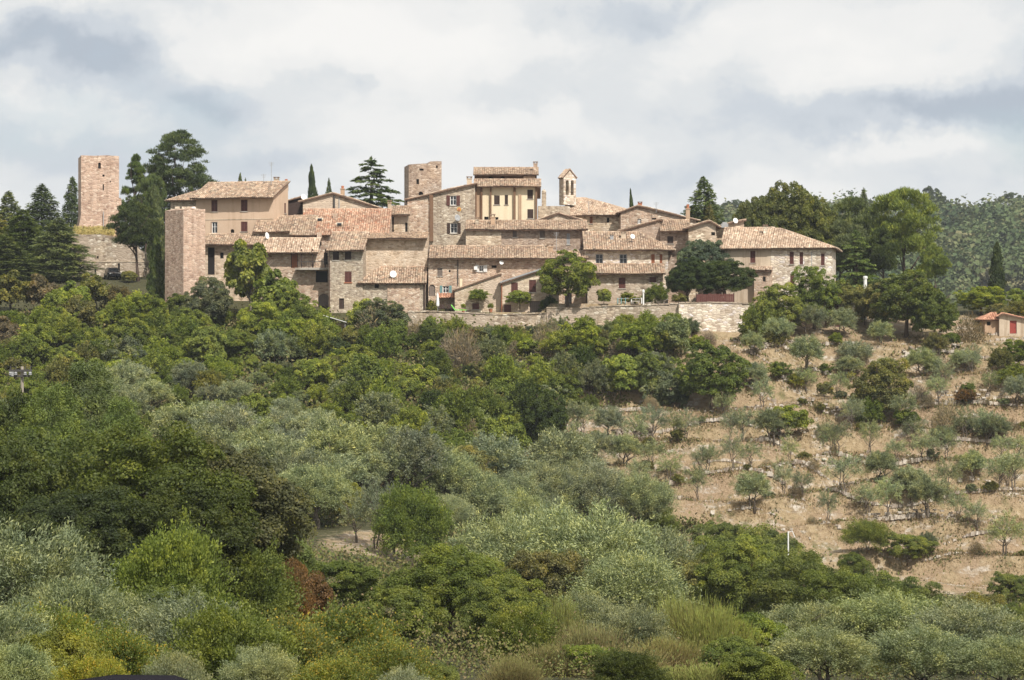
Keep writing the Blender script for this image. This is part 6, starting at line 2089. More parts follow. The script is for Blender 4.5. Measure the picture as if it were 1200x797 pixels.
def mat_cover(name, cols, trans=0.2, scale=0.35):
    m, t, b = new_mat(name)
    pn = position(t)
    a = t.nodes.new('ShaderNodeAttribute')
    a.attribute_name = 'tone'
    k = len(cols)
    n1 = noise(t, pn, scale, 4, 0.65)
    fac = math_node(t, 'ADD', math_node(t, 'MULTIPLY_ADD', n1, 1.6, -0.3), math_node(t, 'MULTIPLY', math_node(t, 'SUBTRACT', a.outputs['Fac'], 0.5), 0.9))
    col = ramp(t, fac, [(i / (k - 1), c) for i, c in enumerate(cols)])
    t.links.new(col, b.inputs['Base Color'])
    b.inputs['Roughness'].default_value = 0.7
    tr = t.nodes.new('ShaderNodeBsdfTranslucent')
    t.links.new(col, tr.inputs['Color'])
    mx = t.nodes.new('ShaderNodeMixShader')
    mx.inputs[0].default_value = trans
    t.links.new(b.outputs[0], mx.inputs[1])
    t.links.new(tr.outputs[0], mx.inputs[2])
    out = [n for n in t.nodes if n.type == 'OUTPUT_MATERIAL'][0]
    t.links.new(mx.outputs[0], out.inputs[0])
    return m


M['cover'] = mat_cover('undergrowth_leaves', [(0.06, 0.085, 0.022), (0.11, 0.135, 0.035), (0.16, 0.175, 0.045), (0.19, 0.165, 0.06), (0.22, 0.16, 0.085), (0.12, 0.14, 0.05)])
M['straw'] = mat_cover('dry_grass_blades', [(0.20, 0.16, 0.07), (0.36, 0.26, 0.14), (0.46, 0.34, 0.19), (0.40, 0.27, 0.15), (0.30, 0.25, 0.11)], 0.25, 0.6)


def cover(name, poly, clumps, per, size_px, seed, mat, upright=0.25, height=0.5, aspect=0.6, spread=0.5):
    p = ground_points(poly, clumps, seed)
    r = np.random.default_rng(seed + 1)
    p = p[((p[:, 0] + 10.5) / 6.0) ** 2 + ((p[:, 1] - 192) / 11) ** 2 > 1] if name == 'undergrowth' else p
    i = np.repeat(np.arange(len(p)), per)
    n = len(i)
    Y = p[i, 1]
    s = size_px * Y / F
    x = p[i, 0] + r.normal(0, spread, n)
    y = Y + r.normal(0, spread, n)
    z = terrain(x, y) + np.abs(r.normal(0, 1, n)) * height * (0.5 + r.uniform(0, 1, len(p)))[i] * 0.6
    c = np.stack([x, y, z], 1)
    nrm = unit(r.normal(size=(n, 3)) * 0.8 + np.array([0, -0.2, 0.7 - upright]))
    along = unit(r.normal(size=(n, 3)) + np.array([0, 0, upright * 3]))
    tone = 0.5 + r.normal(0, 0.2, len(p))[i] + r.normal(0, 0.2, n)
    k = r.uniform(0.7, 1.3, n)
    me = leaves_mesh(name, c, nrm, along, s * 1.4 * k, s * 1.4 * aspect * k, tone, mat)
    o = bpy.data.objects.new(name, me)
    o['kind'] = 'stuff'
    COL.objects.link(o)


WOODS = [(-20, 372), (190, 366), (480, 388), (640, 392), (800, 396), (800, 425), (770, 470), (650, 490), (605, 560), (640, 580), (760, 620), (830, 640), (1000, 690), (1220, 720), (1220, 800), (-20, 800)]
cover('undergrowth', WOODS, 15000, 16, 2.8, 31, M['cover'], height=0.9, spread=0.6)
ORCH = [(640, 500), (770, 480), (790, 400), (890, 396), (1210, 392), (1210, 700), (1100, 690), (960, 640), (830, 610), (700, 585), (610, 560)]
cover('dry_grass', ORCH, 5200, 11, 2.6, 33, M['straw'], upright=0.7, height=0.22, aspect=0.18, spread=0.35)
cover('green_weeds', ORCH, 700, 16, 2.4, 35, M['cover'], upright=0.4, height=0.22, aspect=0.5, spread=0.35)


def rock(mb, x, y, z, s, r, tone):
    a = r.uniform(0, PI)
    ca, sa = math.cos(a), math.sin(a)
    p = []
    for zz, k in ((-0.4, 1.0), (0.45, 0.72)):
        for dx, dy in ((-1, -1), (1, -1), (1, 1), (-1, 1)):
            q, w = dx * s * k * r.uniform(0.6, 1.1) * 0.6, dy * s * k * r.uniform(0.6, 1.1) * 0.45
            p.append((x + q * ca - w * sa, y + q * sa + w * ca, z + zz * s * r.uniform(0.7, 1.15)))
    mb.hexa(p, 0, tone)


M['rubble'] = mat_tile('orchard_limestone', [(0.20, 0.16, 0.13), (0.35, 0.30, 0.25), (0.47, 0.42, 0.365), (0.60, 0.56, 0.50), (0.32, 0.255, 0.20)], lichen=(0.30, 0.26, 0.19), amount=0.4)


def rubble():
    r = random.Random(17)
    mb = MB()
    heaps = [(740, 508, 34, 260), (1060, 556, 26, 160), (1055, 610, 40, 170), (1130, 625, 50, 140), (990, 545, 50, 150), (925, 562, 40, 110), (1000, 580, 40, 110), (880, 530, 40, 90), (1125, 488, 50, 120), (1128, 517, 24, 120), (640, 555, 40, 80),
             (870, 555, 60, 120), (800, 590, 40, 60), (1160, 585, 50, 110), (1170, 420, 40, 110), (1110, 415, 50, 110), (920, 408, 40, 90), (960, 440, 60, 90), (840, 500, 50, 110), (895, 480, 40, 80), (1175, 395, 30, 90), (660, 480, 30, 60), (700, 560, 60, 90)]
    for hx, hy, w, n in heaps:
        for _ in range(int(n * 2.2)):
            px, py = hx + r.gauss(0, w * 0.6), hy + r.gauss(0, 5.5)
            Y = ground_at(px, py)
            if Y is None or px < 610:
                continue
            x = PX(px, Y)
            s = min(0.6, 0.09 + abs(r.gauss(0, 0.17)))
            rock(mb, x, Y, tz(x, Y) + s * 0.12, s, r, r.random())
    for _ in range(3800):
        px, py = r.uniform(620, 1205), r.uniform(405, 690)
        if not inside(ORCH, px, py):
            continue
        Y = ground_at(px, py)
        if Y is None:
            continue
        x = PX(px, Y)
        s = 0.06 + abs(r.gauss(0, 0.12))
        rock(mb, x, Y, tz(x, Y) + s * 0.1, s, r, r.random())
    o = mb.build('rubble', M['rubble'], tone=True)
    o['kind'] = 'stuff'


rubble()


def terrace_wall(label, pts, h, seed, mat='rubble'):
    """dry stone wall along ground points given where they show; courses of uneven stones"""
    r = random.Random(seed)
    P = []
    for px, py in pts:
        Y = ground_at(px, py) or 260
        P.append(Vector((PX(px, Y), Y, 0)))
    root = empty('dry_stone_wall', (P[0].x, P[0].y, tz(P[0].x, P[0].y)), label, 'dry stone wall')
    mb = MB()
    for a, b in zip(P, P[1:]):
        d = b - a
        L = d.length
        e = d.normalized()
        nrm = Vector((e.y, -e.x, 0))
        z = 0.0
        while z < h:
            ch = r.uniform(0.12, 0.24)
            u = -r.uniform(0, 0.3)
            while u < L:
                w = r.uniform(0.16, 0.5)
                if r.random() < 0.30 + 0.45 * (z / h):
                    u += w
                    continue
                p = a + e * u
                zb = tz(p.x, p.y) - 0.15 + z
                j = r.uniform(-0.06, 0.06)
                o = p + nrm * j
                o.z = zb
                k = [r.uniform(0.0, 0.05) for _ in range(8)]
                q = [o, o + e * (w - 0.03), o + e * (w - 0.03) - nrm * 0.5, o - nrm * 0.5]
                up = Vector((0, 0, ch - 0.02))
                mb.hexa([q[0] + e * k[0], q[1] - e * k[1], q[2], q[3], q[0] + up + e * k[2] - Z3 * k[3], q[1] + up - e * k[4] - Z3 * k[5], q[2] + up, q[3] + up], 0, r.random())
                u += w
            z += ch
    s = mb.build('stones', M[mat], root, tone=True)
    s['kind'] = 'stuff'


terrace_wall('pale tall terrace wall in the orchard below the shed', [(1094, 497), (1125, 496), (1157, 499)], 1.5, 1)
terrace_wall('long low grey terrace wall right of the round dark tree', [(935, 492), (970, 491), (1010, 494)], 1.0, 2)
terrace_wall('short white stone wall at the upper left of the dry orchard', [(722, 513), (742, 511), (760, 514)], 1.1, 3)
terrace_wall('broken stone wall crossing the middle of the dry orchard', [(900, 565), (950, 560), (1010, 564), (1060, 562)], 0.8, 4)
terrace_wall('lowest broken stone wall of the dry orchard', [(1020, 612), (1070, 606), (1130, 612)], 0.9, 5)
terrace_wall('stone wall bank under the big dark oak', [(1060, 418), (1100, 420), (1130, 428)], 1.0, 6)
terrace_wall('stone bank below the bare retaining wall corner', [(880, 426), (915, 420), (950, 424)], 0.9, 7)
terrace_wall('curved stone bank left of the dry orchard middle', [(640, 560), (670, 566), (700, 562)], 0.7, 8)


def far_wood():
    r = np.random.default_rng(5)
    per = 120
    xs = np.concatenate([r.uniform(60, 300, 4600), r.uniform(-450, 60, 900)])
    ys = r.uniform(790, 1135, len(xs))
    z = terrain(xs, ys)
    bare = np.sin(xs * 0.045 + 0.6) * np.cos(ys * 0.035 + xs * 0.02) > 0.72
    field = (ys > 1062) & (np.abs(xs - 185) < 26)
    keep = ~bare & ~field
    xs, ys, z = xs[keep], ys[keep], z[keep]
    n = len(xs)
    hgt = r.choice([3.2, 5.5, 8.0, 12.5], n, p=[0.35, 0.3, 0.22, 0.13]) * r.uniform(0.75, 1.25, n)
    rad = hgt * r.uniform(0.42, 0.85, n)
    i = np.repeat(np.arange(n), per)
    d = rand_dirs(len(i), r)
    d[:, 2] = np.where(d[:, 2] < -0.2, -d[:, 2], d[:, 2])
    rr = r.uniform(0.55, 1.05, len(i)) * (1 + 0.22 * np.sin(d[:, 0] * 5 + i) * np.sin(d[:, 1] * 4 + i * 1.7) + 0.15 * np.sin(d[:, 2] * 9 + i))
    c = np.stack([xs[i] + d[:, 0] * rad[i] * rr, ys[i] + d[:, 1] * rad[i] * rr, z[i] + hgt[i] * 0.4 + d[:, 2] * hgt[i] * 0.5 * rr], 1)
    nrm = unit(d * 0.75 + r.normal(size=(len(i), 3)) * 0.45 + np.array([0, 0, 0.35]))
    tone = 0.5 + r.normal(0, 0.26, n)[i] + r.normal(0, 0.06, len(i))
    s = r.uniform(0.6, 1.3, len(i)) * (0.7 + 0.09 * hgt[i])
    me = leaves_mesh('far_wood', c, nrm, np.cross(nrm, rand_dirs(len(i), r)), s, s * 0.75, tone, mat_cover('far_leaves', [(0.055, 0.085, 0.034), (0.075, 0.108, 0.040), (0.098, 0.130, 0.048), (0.140, 0.155, 0.062), (0.190, 0.175, 0.085)], 0.2, 0.035))
    o = bpy.data.objects.new('far_wood', me)
    o['kind'] = 'stuff'
    COL.objects.link(o)


far_wood()
for i, (px, top, w, lab) in enumerate([(1092, 219, 26, 'round dark tree standing up on the far ridge'), (1075, 222, 16, 'smaller round tree left of the round one on the far ridge'), (1112, 233, 12, 'pointed small tree right of the far farmhouse'), (1180, 226, 34, 'broad tree clump at the right end of the far ridge'),
                                       (1198, 228, 20, 'tree at the right edge on the far ridge'), (862, 233, 22, 'tree on the far ridge left of the holm oak'), (850, 236, 18, 'low tree on the far ridge between cedar and holm oak')]):
    t_ = tree('oak', px, top, w, 1078, C['dark'], lab)
    t_['label'] = lab


# ------------------------------------------------------------------ things in the village and on the hill
def wood_fence():
    Y = 294.9
    x0, x1 = PX(816, Y), PX(860, Y)
    root = empty('wooden_fence', (x0, Y, 4.1), 'dark red brown board fence under the dark oaks on the bare wall', 'fence')
    n = 22
    r = random.Random(4)
    first = None
    for i in range(n):
        w = (x1 - x0) / n
        mb = MB()
        mb.abox(x0 + i * w + 0.01, x0 + (i + 1) * w - 0.012, Y - 0.02 - r.random() * 0.02, Y + 0.02, 4.15, PZ(344.5, Y) + r.uniform(-0.06, 0.06))
        mb.build('board', M['wood_red'], root)
    for k in range(4):
        x = x0 + (x1 - x0) * k / 3
        mb = MB()
        mb.abox(x - 0.06, x + 0.06, Y + 0.03, Y + 0.15, 4.1, PZ(343.5, Y))
        mb.build('post', M['wood_dark'], root)
    mb = MB()
    mb.abox(x0, x1, Y + 0.021, Y + 0.06, 4.45, 4.55)
    mb.abox(x0, x1, Y + 0.021, Y + 0.06, 5.05, 5.15)
    mb.build('rail', M['wood_dark'], root)


def garden_rail():
    Y = 295.1
    root = empty('garden_railing', (PX(722, Y), Y, 4.2), 'pale green garden railing between topiary ball and hedge block', 'railing')
    for px in (724, 728, 733, 740, 752):
        mb = MB()
        mb.abox(PX(px, Y) - 0.05, PX(px, Y) + 0.05, Y - 0.05, Y + 0.05, 4.2, PZ(349, Y))
        mb.build('post', M['paint_teal'] if px < 735 else M['paint_white'], root)
    mb = MB()
    mb.abox(PX(724, Y), PX(752, Y), Y - 0.02, Y + 0.02, PZ(350.2, Y), PZ(349.6, Y))
    mb.build('rail', M['metal_grey'], root)
    mb = MB()
    x = PX(754, Y)
    mb.tube([(x, Y, 4.0), (x, Y, PZ(343, Y))], 0.09, 8)
    mb.lathe((x, Y, PZ(343, Y)), [(0.13, 0), (0.15, 0.15), (0.10, 0.3), (0.02, 0.36)], 8)
    tag(mb.build('lamp_post', M['paint_white'], origin=(x, Y, 4.2)), 'short white garden lamp post left of the hedge block', 'lamp post')
    mb = MB()
    x = PX(745, Y)
    mb.abox(x - 0.45, x + 0.45, Y - 0.25, Y + 0.25, 4.42, 4.52)
    mb.abox(x - 0.38, x - 0.28, Y - 0.2, Y + 0.2, 4.2, 4.42)
    mb.abox(x + 0.28, x + 0.38, Y - 0.2, Y + 0.2, 4.2, 4.42)
    tag(mb.build('garden_bench', M['concrete'], origin=(x, Y, 4.2)), 'small stone bench by the pale green railing', 'bench')


def terrace_things():
    Y = 295.6
    x = PX(513, Y)
    zt = PZ(342.5, Y)
    root = empty('parasol', (x, Y, 3.2), 'closed white parasol standing upright on the stone terrace', 'parasol')
    mb = MB()
    mb.tube([(x, Y, 3.2), (x, Y, zt)], 0.03, 6)
    mb.build('pole', M['metal_grey'], root)
    mb = MB()
    mb.lathe((x, Y, 3.9), [(0.16, 0), (0.19, 0.2), (0.15, 0.8), (0.10, 1.3), (0.03, zt - 3.95)], 9)
    mb.build('folded_canopy', M['paint_white'], root)
    mb = MB()
    mb.abox(x - 0.25, x + 0.25, Y - 0.25, Y + 0.25, 3.2, 3.3)
    mb.build('base', M['concrete'], root)
    # sun lounger with a bright green cover
    x = PX(533, Y)
    root = empty('sun_lounger', (x, Y - 0.2, 3.2), 'bright green covered sun lounger on the terrace edge', 'sun lounger')
    mb = MB()
    zc = 3.42
    mb.hexa([(x, Y - 0.6, zc), (x + 1.35, Y - 0.6, zc), (x + 1.35, Y, zc), (x, Y, zc), (x, Y - 0.6, zc + 0.09), (x + 1.35, Y - 0.6, zc + 0.09), (x + 1.35, Y, zc + 0.09), (x, Y, zc + 0.09)])
    mb.build('seat', M['green_cloth'], root)
    mb = MB()
    mb.hexa([(x - 0.45, Y - 0.6, zc + 0.62), (x, Y - 0.6, zc + 0.0), (x, Y, zc + 0.0), (x - 0.45, Y, zc + 0.62), (x - 0.36, Y - 0.6, zc + 0.68), (x + 0.09, Y - 0.6, zc + 0.09), (x + 0.09, Y, zc + 0.09), (x - 0.36, Y, zc + 0.68)])
    mb.build('backrest', M['green_cloth'], root)
    for dx in (0.1, 1.2):
        for dy in (-0.55, -0.08):
            mb = MB()
            mb.tube([(x + dx, Y + dy, 3.2), (x + dx, Y + dy, zc)], 0.025, 5)
            mb.build('leg', M['paint_white'], root)
    # dark garden chairs
    for i, (px, lab) in enumerate([(518, 'dark garden chair right beside the white parasol'), (527, 'dark brown garden chair next to the green lounger')]):
        x = PX(px, Y)
        y = Y + 0.3
        root = empty('garden_chair', (x, y, 3.2), lab, 'chair')
        mb = MB(); mb.abox(x - 0.25, x + 0.25, y - 0.25, y + 0.25, 3.62, 3.68); mb.build('seat', M['wood_dark'], root)
        mb = MB(); mb.abox(x - 0.25, x + 0.25, y + 0.2, y + 0.25, 3.68, 4.1); mb.build('backrest', M['wood_dark'], root)
        for sx in (-0.22, 0.22):
            for sy in (-0.22, 0.22):
                mb = MB(); mb.abox(x + sx - 0.025, x + sx + 0.025, y + sy - 0.025, y + sy + 0.025, 3.2, 3.62); mb.build('leg', M['wood_dark'], root)
    # flower pots along the wall
    for i, (px, lab) in enumerate([(543, 'terracotta pot with a small plant behind the green lounger'), (575, 'terracotta pot with a spiky plant before the lean stone house')]):
        x = PX(px, 296.6)
        root = empty('plant_pot', (x, 296.6, 3.2), lab, 'plant pot')
        mb = MB(); mb.lathe((x, 296.6, 3.2), [(0.16, 0), (0.24, 0.36), (0.26, 0.4), (0.2, 0.38)], 9); mb.build('pot', M['terracotta'], root)
        o = bpy.data.objects.new('foliage', PROTO['shrub']['crowns'][i])
        o.color = (*C['mid'], 1); o.scale = (0.18, 0.18, 0.22); o.location = (0, 0, 0.38); o.parent = root
        COL.objects.link(o)
    # white pipe and blue barrel down the slope
    Y = 290
    a, b2 = Vector((PX(376, Y), Y, PZ(369, Y))), Vector((PX(406, Y), Y, PZ(378, Y)))
    root = empty('metal_canopy', (a.x, a.y, a.z), 'white sloping metal sheet roof edge below the arched door', 'canopy')
    mb = MB()
    mb.box(a, b2 - a, (0, 1.6, -0.1), (0, 0, 0.07))
    mb.build('sheet', M['paint_white'], root)
    for k in (0.06, 0.94):
        q = a.lerp(b2, k) + Vector((0, 0.2, 0))
        mb = MB(); mb.tube([(q.x, q.y, tz(q.x, q.y) - 0.2), (q.x, q.y, q.z)], 0.05, 6); mb.build('post', M['metal_grey'], root)
    mb = MB(); mb.abox(a.x + 0.6, b2.x, Y + 0.9, Y + 1.1, tz(a.x, Y) - 0.5, a.z - 0.9); mb.build('back_wall', M['stone_pink'], root)
    Yb = 287.5
    x = PX(384, Yb)
    z = tz(x, Yb)
    mb = MB()
    mb.lathe((x, Yb, z), [(0.26, 0), (0.29, 0.25), (0.29, 0.6), (0.26, 0.85), (0.22, 0.87), (0.05, 0.84)], 10)
    tag(mb.build('blue_barrel', M['blue_plastic'], origin=(x, Yb, z)), 'small blue plastic barrel under the white metal sheet roof', 'barrel')
    # white post among the conifers, terracotta planter, low walls on the right
    Yp = 298
    x = PX(1014, Yp)
    mb = MB()
    zt = PZ(323.5, Yp)
    zb = tz(x, Yp)
    mb.lathe((x, Yp, zb), [(0.2, 0), (0.2, zt - zb - 0.35), (0.27, zt - zb - 0.3), (0.27, zt - zb - 0.05), (0.1, zt - zb)], 9)
    tag(mb.build('white_chimney_post', M['paint_white'], origin=(x, Yp, zb)), 'stout white flue post among the conifers right of the last house', 'flue')
    Yq = 294.8
    x0, x1 = PX(964, Yq), PX(1000, Yq)
    zb = tz((x0 + x1) / 2, Yq)
    root = empty('terracotta_wall', (x0, Yq, zb), 'low red brown wall half hidden right of the egg shaped tree', 'wall')
    mb = MB(); mb.abox(x0, x1, Yq, Yq + 0.4, zb - 0.5, PZ(357, Yq)); mb.build('wall', M['wood_red'], root)
    for k in range(4):
        x = x0 + (x1 - x0) * k / 3
        mb = MB(); mb.abox(x - 0.22, x + 0.22, Yq - 0.1, Yq + 0.5, zb - 0.5, PZ(354.5, Yq)); mb.build('pillar', M['stone_white'], root)
    Yr = 294.0
    x = PX(892, Yr)
    zb = tz(x, Yr)
    mb = MB(); mb.hexa([(x - 0.3, Yr - 0.3, zb - 0.3), (x + 0.3, Yr - 0.3, zb - 0.3), (x + 0.3, Yr + 0.3, zb - 0.3), (x - 0.3, Yr + 0.3, zb - 0.3), (x - 0.38, Yr - 0.38, PZ(348.5, Yr)), (x + 0.38, Yr - 0.38, PZ(348.5, Yr)), (x + 0.38, Yr + 0.38, PZ(348.5, Yr)), (x - 0.38, Yr + 0.38, PZ(348.5, Yr))])
    tag(mb.build('terracotta_planter', M['terracotta'], origin=(x, Yr, zb)), 'square terracotta planter at the corner of the cream fronted house', 'planter')


def car(name, label, x, y, z, yaw, paint, L=4.1, W=1.7, H=1.45):
    """family car: body, cabin, four windows, four wheels, lamps"""
    root = empty(name, (x, y, z), label, 'car')
    root.rotation_euler = (0, 0, yaw)

    def put(mb, nm, mat, parent=None, smooth=False):
        return mb.build(nm, mat, parent or root, origin=(0, 0, 0), smooth=smooth)

    def loft(sections):
        """sections: list of (x, [(y, z) ring])"""
        mb = MB()
        b = 0
        n = len(sections[0][1])
        for sx, ring in sections:
            for yy, zz in ring:
                mb.v.append((sx, yy, zz))
        for i in range(len(sections) - 1):
            for k in range(n):
                k2 = (k + 1) % n
                mb.f.append((i * n + k, (i + 1) * n + k, (i + 1) * n + k2, i * n + k2)); mb.m.append(0); mb.t.append(.5)
        mb.f.append(tuple(range(n))[::-1]); mb.m.append(0); mb.t.append(.5)
        mb.f.append(tuple(range((len(sections) - 1) * n, len(sections) * n))); mb.m.append(0); mb.t.append(.5)
        return mb

    def ring(hw, z0, z1, rnd=0.12):
        return [(-hw + rnd, z0), (hw - rnd, z0), (hw, z0 + rnd), (hw, z1 - rnd), (hw - rnd, z1), (-hw + rnd, z1), (-hw, z1 - rnd), (-hw, z0 + rnd)]
    h = W / 2
    put(loft([(-L / 2, ring(h * 0.8, 0.35, 0.72)), (-L / 2 + 0.15, ring(h * 0.95, 0.24, 0.85)), (-L / 4, ring(h, 0.2, 0.92)), (L / 5, ring(h, 0.2, 0.92)), (L / 2 - 0.25, ring(h * 0.95, 0.22, 0.76)), (L / 2, ring(h * 0.78, 0.32, 0.62))]), 'body', paint, smooth=True)
    cab = put(loft([(-L * 0.43, ring(h * 0.82, 0.86, 0.95, 0.03)), (-L * 0.34, ring(h * 0.80, 0.86, H - 0.08)), (-L * 0.2, ring(h * 0.78, 0.86, H)), (L * 0.03, ring(h * 0.78, 0.86, H - 0.02)), (L * 0.10, ring(h * 0.78, 0.86, H - 0.12)), (L * 0.25, ring(h * 0.84, 0.84, 0.93, 0.03))]), 'cabin', paint, smooth=True)
    for s in (-1, 1):
        for x0, x1 in ((-L * 0.33, -L * 0.13), (-L * 0.11, L * 0.08)):
            mb = MB()
            mb.hexa([(x0, s * h * 0.80 - 0.012, 0.95), (x1 + 0.1, s * h * 0.80 - 0.012, 0.95), (x1 + 0.1, s * h * 0.80 + 0.012, 0.95), (x0, s * h * 0.80 + 0.012, 0.95), (x0 + 0.06, s * h * 0.79 - 0.012, H - 0.16), (x1, s * h * 0.79 - 0.012, H - 0.16), (x1, s * h * 0.79 + 0.012, H - 0.16), (x0 + 0.06, s * h * 0.79 + 0.012, H - 0.16)])
            put(mb, 'window', M['glass'])
    for xx, nm in ((L * 0.185, 'windscreen'), (-L * 0.40, 'rear_window')):
        mb = MB()
        d = 0.14 if nm == 'windscreen' else -0.08
        mb.hexa([(xx + d, -h * .68, 0.97), (xx + d + 0.02, -h * .68, 0.97), (xx + d + 0.02, h * .68, 0.97), (xx + d, h * .68, 0.97), (xx - d, -h * .62, H - 0.14), (xx - d + 0.02, -h * .62, H - 0.14), (xx - d + 0.02, h * .62, H - 0.14), (xx - d, h * .62, H - 0.14)])
        put(mb, nm, M['glass'])
    for sx in (-1, 1):
        for s in (-1, 1):
            mb = MB()
            mb.lathe((sx * L * 0.31, s * (h - 0.17), 0.31), [(0.30, 0), (0.31, 0.05), (0.31, 0.15), (0.29, 0.19)], 14, axis=(0, s, 0))
            w = put(mb, 'wheel', M['rubber'])
            mb = MB()
            mb.lathe((sx * L * 0.31, s * (h - 0.17), 0.31), [(0.18, 0.185), (0.18, 0.2), (0.05, 0.205)], 10, axis=(0, s, 0))
            put(mb, 'rim', M['metal_grey'], w)
    for s in (-1, 1):
        mb = MB(); mb.abox(L / 2 - 0.12, L / 2 - 0.02, s * h * 0.6 - 0.16, s * h * 0.6 + 0.16, 0.55, 0.68); put(mb, 'headlight', M['paint_white'])
        mb = MB(); mb.abox(-L / 2 + 0.02, -L / 2 + 0.1, s * h * 0.65 - 0.13, s * h * 0.65 + 0.13, 0.62, 0.76); put(mb, 'tail_light', M['paint_red'])
    return root


def utility_pole():
    Y = 142
    x = PX(26, Y)
    z0, zt = tz(x, Y), PZ(429.5, Y)
    root = empty('utility_pole', (x, Y, z0), 'grey utility pole with white insulators on a crossarm at the left edge', 'utility pole')
    mb = MB(); mb.tube([(x, Y, z0 - 0.5), (x, Y, zt)], [0.12, 0.085], 8); mb.build('pole', M['concrete'], root)
    za = PZ(434.5, Y)
    mb = MB(); mb.box((x - 0.72, Y - 0.22, za - 0.05), (1.3, 0, 0), (0, 0.1, 0), (0, 0, 0.12)); mb.build('crossarm', M['metal_dark'], root)
    mb = MB(); mb.box((x - 0.6, Y - 0.22, za - 0.34), (1.05, 0, 0), (0, 0.1, 0), (0, 0, 0.1)); mb.build('crossarm', M['metal_dark'], root)
    for i, dx in enumerate((-0.6, -0.3, 0.22, 0.5)):
        mb = MB()
        mb.lathe((x + dx, Y - 0.3, za - 0.24), [(0.03, 0), (0.09, 0.02), (0.09, 0.06), (0.05, 0.08), (0.085, 0.1), (0.085, 0.14), (0.03, 0.18)], 9)
        mb.build('insulator', M['metal_grey'], root)
        mb = MB(); mb.tube([(x + dx, Y - 0.2, za + 0.04), (x + dx, Y - 0.2, za + 0.28)], 0.03, 5); mb.build('pin', M['metal_dark'], root)
    mb = MB(); mb.abox(x - 0.66, x - 0.42, Y - 0.3, Y - 0.05, za - 0.3, za - 0.06); mb.build('switch_box', M['metal_grey'], root)


def white_pole():
    Y = 160
    x = PX(922.5, Y)
    z0, zt = tz(x, Y), PZ(622, Y)
    root = empty('white_pole', (x, Y, z0), 'thin white pole with a bent arm rising from the green oak', 'pole')
    mb = MB(); mb.tube([(x, Y - 0.6, z0 - 0.4), (x, Y - 0.6, zt)], 0.045, 8); mb.build('shaft', M['paint_white'], root)
    mb = MB(); mb.tube([(x, Y - 0.6, zt - 0.05), (x + 0.25, Y - 0.6, zt + 0.02), (x + 0.4, Y - 0.6, zt - 0.35)], 0.03, 6); mb.build('arm', M['paint_white'], root)


def antennas():
    for i, (px, r0, r1, Y, lab) in enumerate([(318, 190, 214, 314, 'tall thin television aerial on the big plastered house'), (309, 204, 214, 315, 'small low television aerial on the plastered house roof'), (690, 236, 247, 325, 'television aerial on the church roof'),
                                              (652, 272, 297, 308, 'thin aerial mast rising from the long row house eave'), (675, 198, 199.5, 329, None), (769, 237, 246, 321, 'television aerial on the broad gabled house')]):
        if lab is None:
            continue
        x = PX(px, Y)
        root = empty('tv_aerial', (x, Y, PZ(r1, Y)), lab, 'aerial')
        mb = MB(); mb.tube([(x, Y, PZ(r1 + 3, Y)), (x, Y, PZ(r0, Y))], 0.03, 5); mb.build('mast', M['metal_grey'], root)
        mb = MB()
        for k in range(4):
            z = PZ(r0 + 0.6 + k * 1.2, Y)
            mb.tube([(x - 0.35 + 0.05 * k, Y, z), (x + 0.35 - 0.05 * k, Y, z)], 0.012, 4)
        e = mb.build('elements', M['metal_grey'], root)
        e['kind'] = 'stuff'


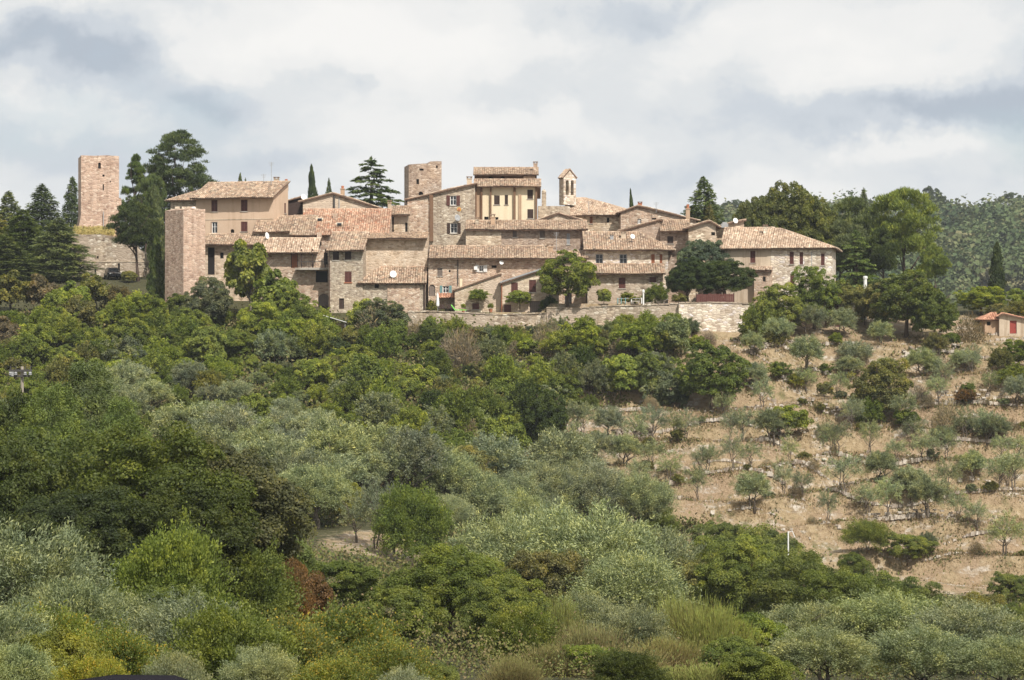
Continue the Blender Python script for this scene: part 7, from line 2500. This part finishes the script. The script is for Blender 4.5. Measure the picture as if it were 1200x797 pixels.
def grass_on_wall():
    rr = np.random.default_rng(3)
    root = [o for o in scene.objects if o.name == 'ruined_wall'][0]
    n = 2600
    px = rr.uniform(86, 134, n)
    Y = 327.3 + rr.uniform(0, 5.2, n)
    x = (px - CX) * Y / F
    z = PZ(275, 327) + (Y - 327.3) * 0.20 + np.abs(rr.normal(0, 0.14, n))
    c = np.stack([x, Y, z], 1) - np.array(root.location)
    along = unit(rr.normal(size=(n, 3)) * 0.5 + np.array([0, 0, 1.0]))
    me = leaves_mesh('grass', c, unit(rr.normal(size=(n, 3)) + np.array([0, -0.8, 0.4])), along, rr.uniform(0.25, 0.6, n), 0.12, 0.6 + rr.normal(0, 0.2, n), mat_cover('yellow_grass', [(0.30, 0.25, 0.08), (0.46, 0.36, 0.13), (0.52, 0.42, 0.16), (0.26, 0.26, 0.08)], 0.25, 0.8))
    o = bpy.data.objects.new('grass', me)
    o['kind'] = 'stuff'
    o.parent = root
    COL.objects.link(o)
    mb = MB()
    a, b2 = PX(84, 328), PX(135, 328)
    z0 = PZ(276.5, 327)
    mb.hexa([(a, 328, z0 - 4), (b2, 328, z0 - 4), (b2, 333.2, z0 - 4), (a, 333.2, z0 - 4), (a, 328, z0), (b2, 328, z0), (b2, 333.2, z0 + 1.05), (a, 333.2, z0 + 1.05)])
    mb.build('earth_bank', M['plaster_orange'], root)


grass_on_wall()
wood_fence()
garden_rail()
terrace_things()
utility_pole()
white_pole()
antennas()
dish('white satellite dish seen edge on above the pale roof of the balcony house', 312, 276.5, 304, 0.42, 62, 10)
dish('round white satellite dish on the hipped lean-to roof', 460.5, 321.5, 299.6, 0.42, 15, 8)
dish('small white dish on the wall by the gable house window', 587.5, 308, 300.4, 0.25, 20)
dish('white dish on a mast between the plastered house and the gabled house', 355.5, 231.5, 320, 0.38, 30)
car('parked_car', 'black car parked at the foot of the ruined wall', PX(132, 321.5), 321.5, tz(PX(132, 321.5), 321.5) + 0.02, math.radians(-72), M['car_black'])
car('parked_car', 'dark grey car roof at the very bottom edge behind the silvery sprig', PX(193, 40), 40, -6.74, math.radians(4), M['car_grey'])

# ------------------------------------------------------------------ haze
mb = MB()
mb.abox(-950, 950, -130, 1960, -75, 85)
hz = mb.build('haze', [])
hz['kind'] = 'stuff'
hm = bpy.data.materials.new('haze')
hm.use_nodes = True
hm.node_tree.nodes.clear()
v = hm.node_tree.nodes.new('ShaderNodeVolumePrincipled')
v.inputs['Color'].default_value = (0.86, 0.92, 1.0, 1)
v.inputs['Density'].default_value = 0.0001
v.inputs['Anisotropy'].default_value = 0.0
o = hm.node_tree.nodes.new('ShaderNodeOutputMaterial')
hm.node_tree.links.new(v.outputs[0], o.inputs['Volume'])
hz.data.materials.append(hm)
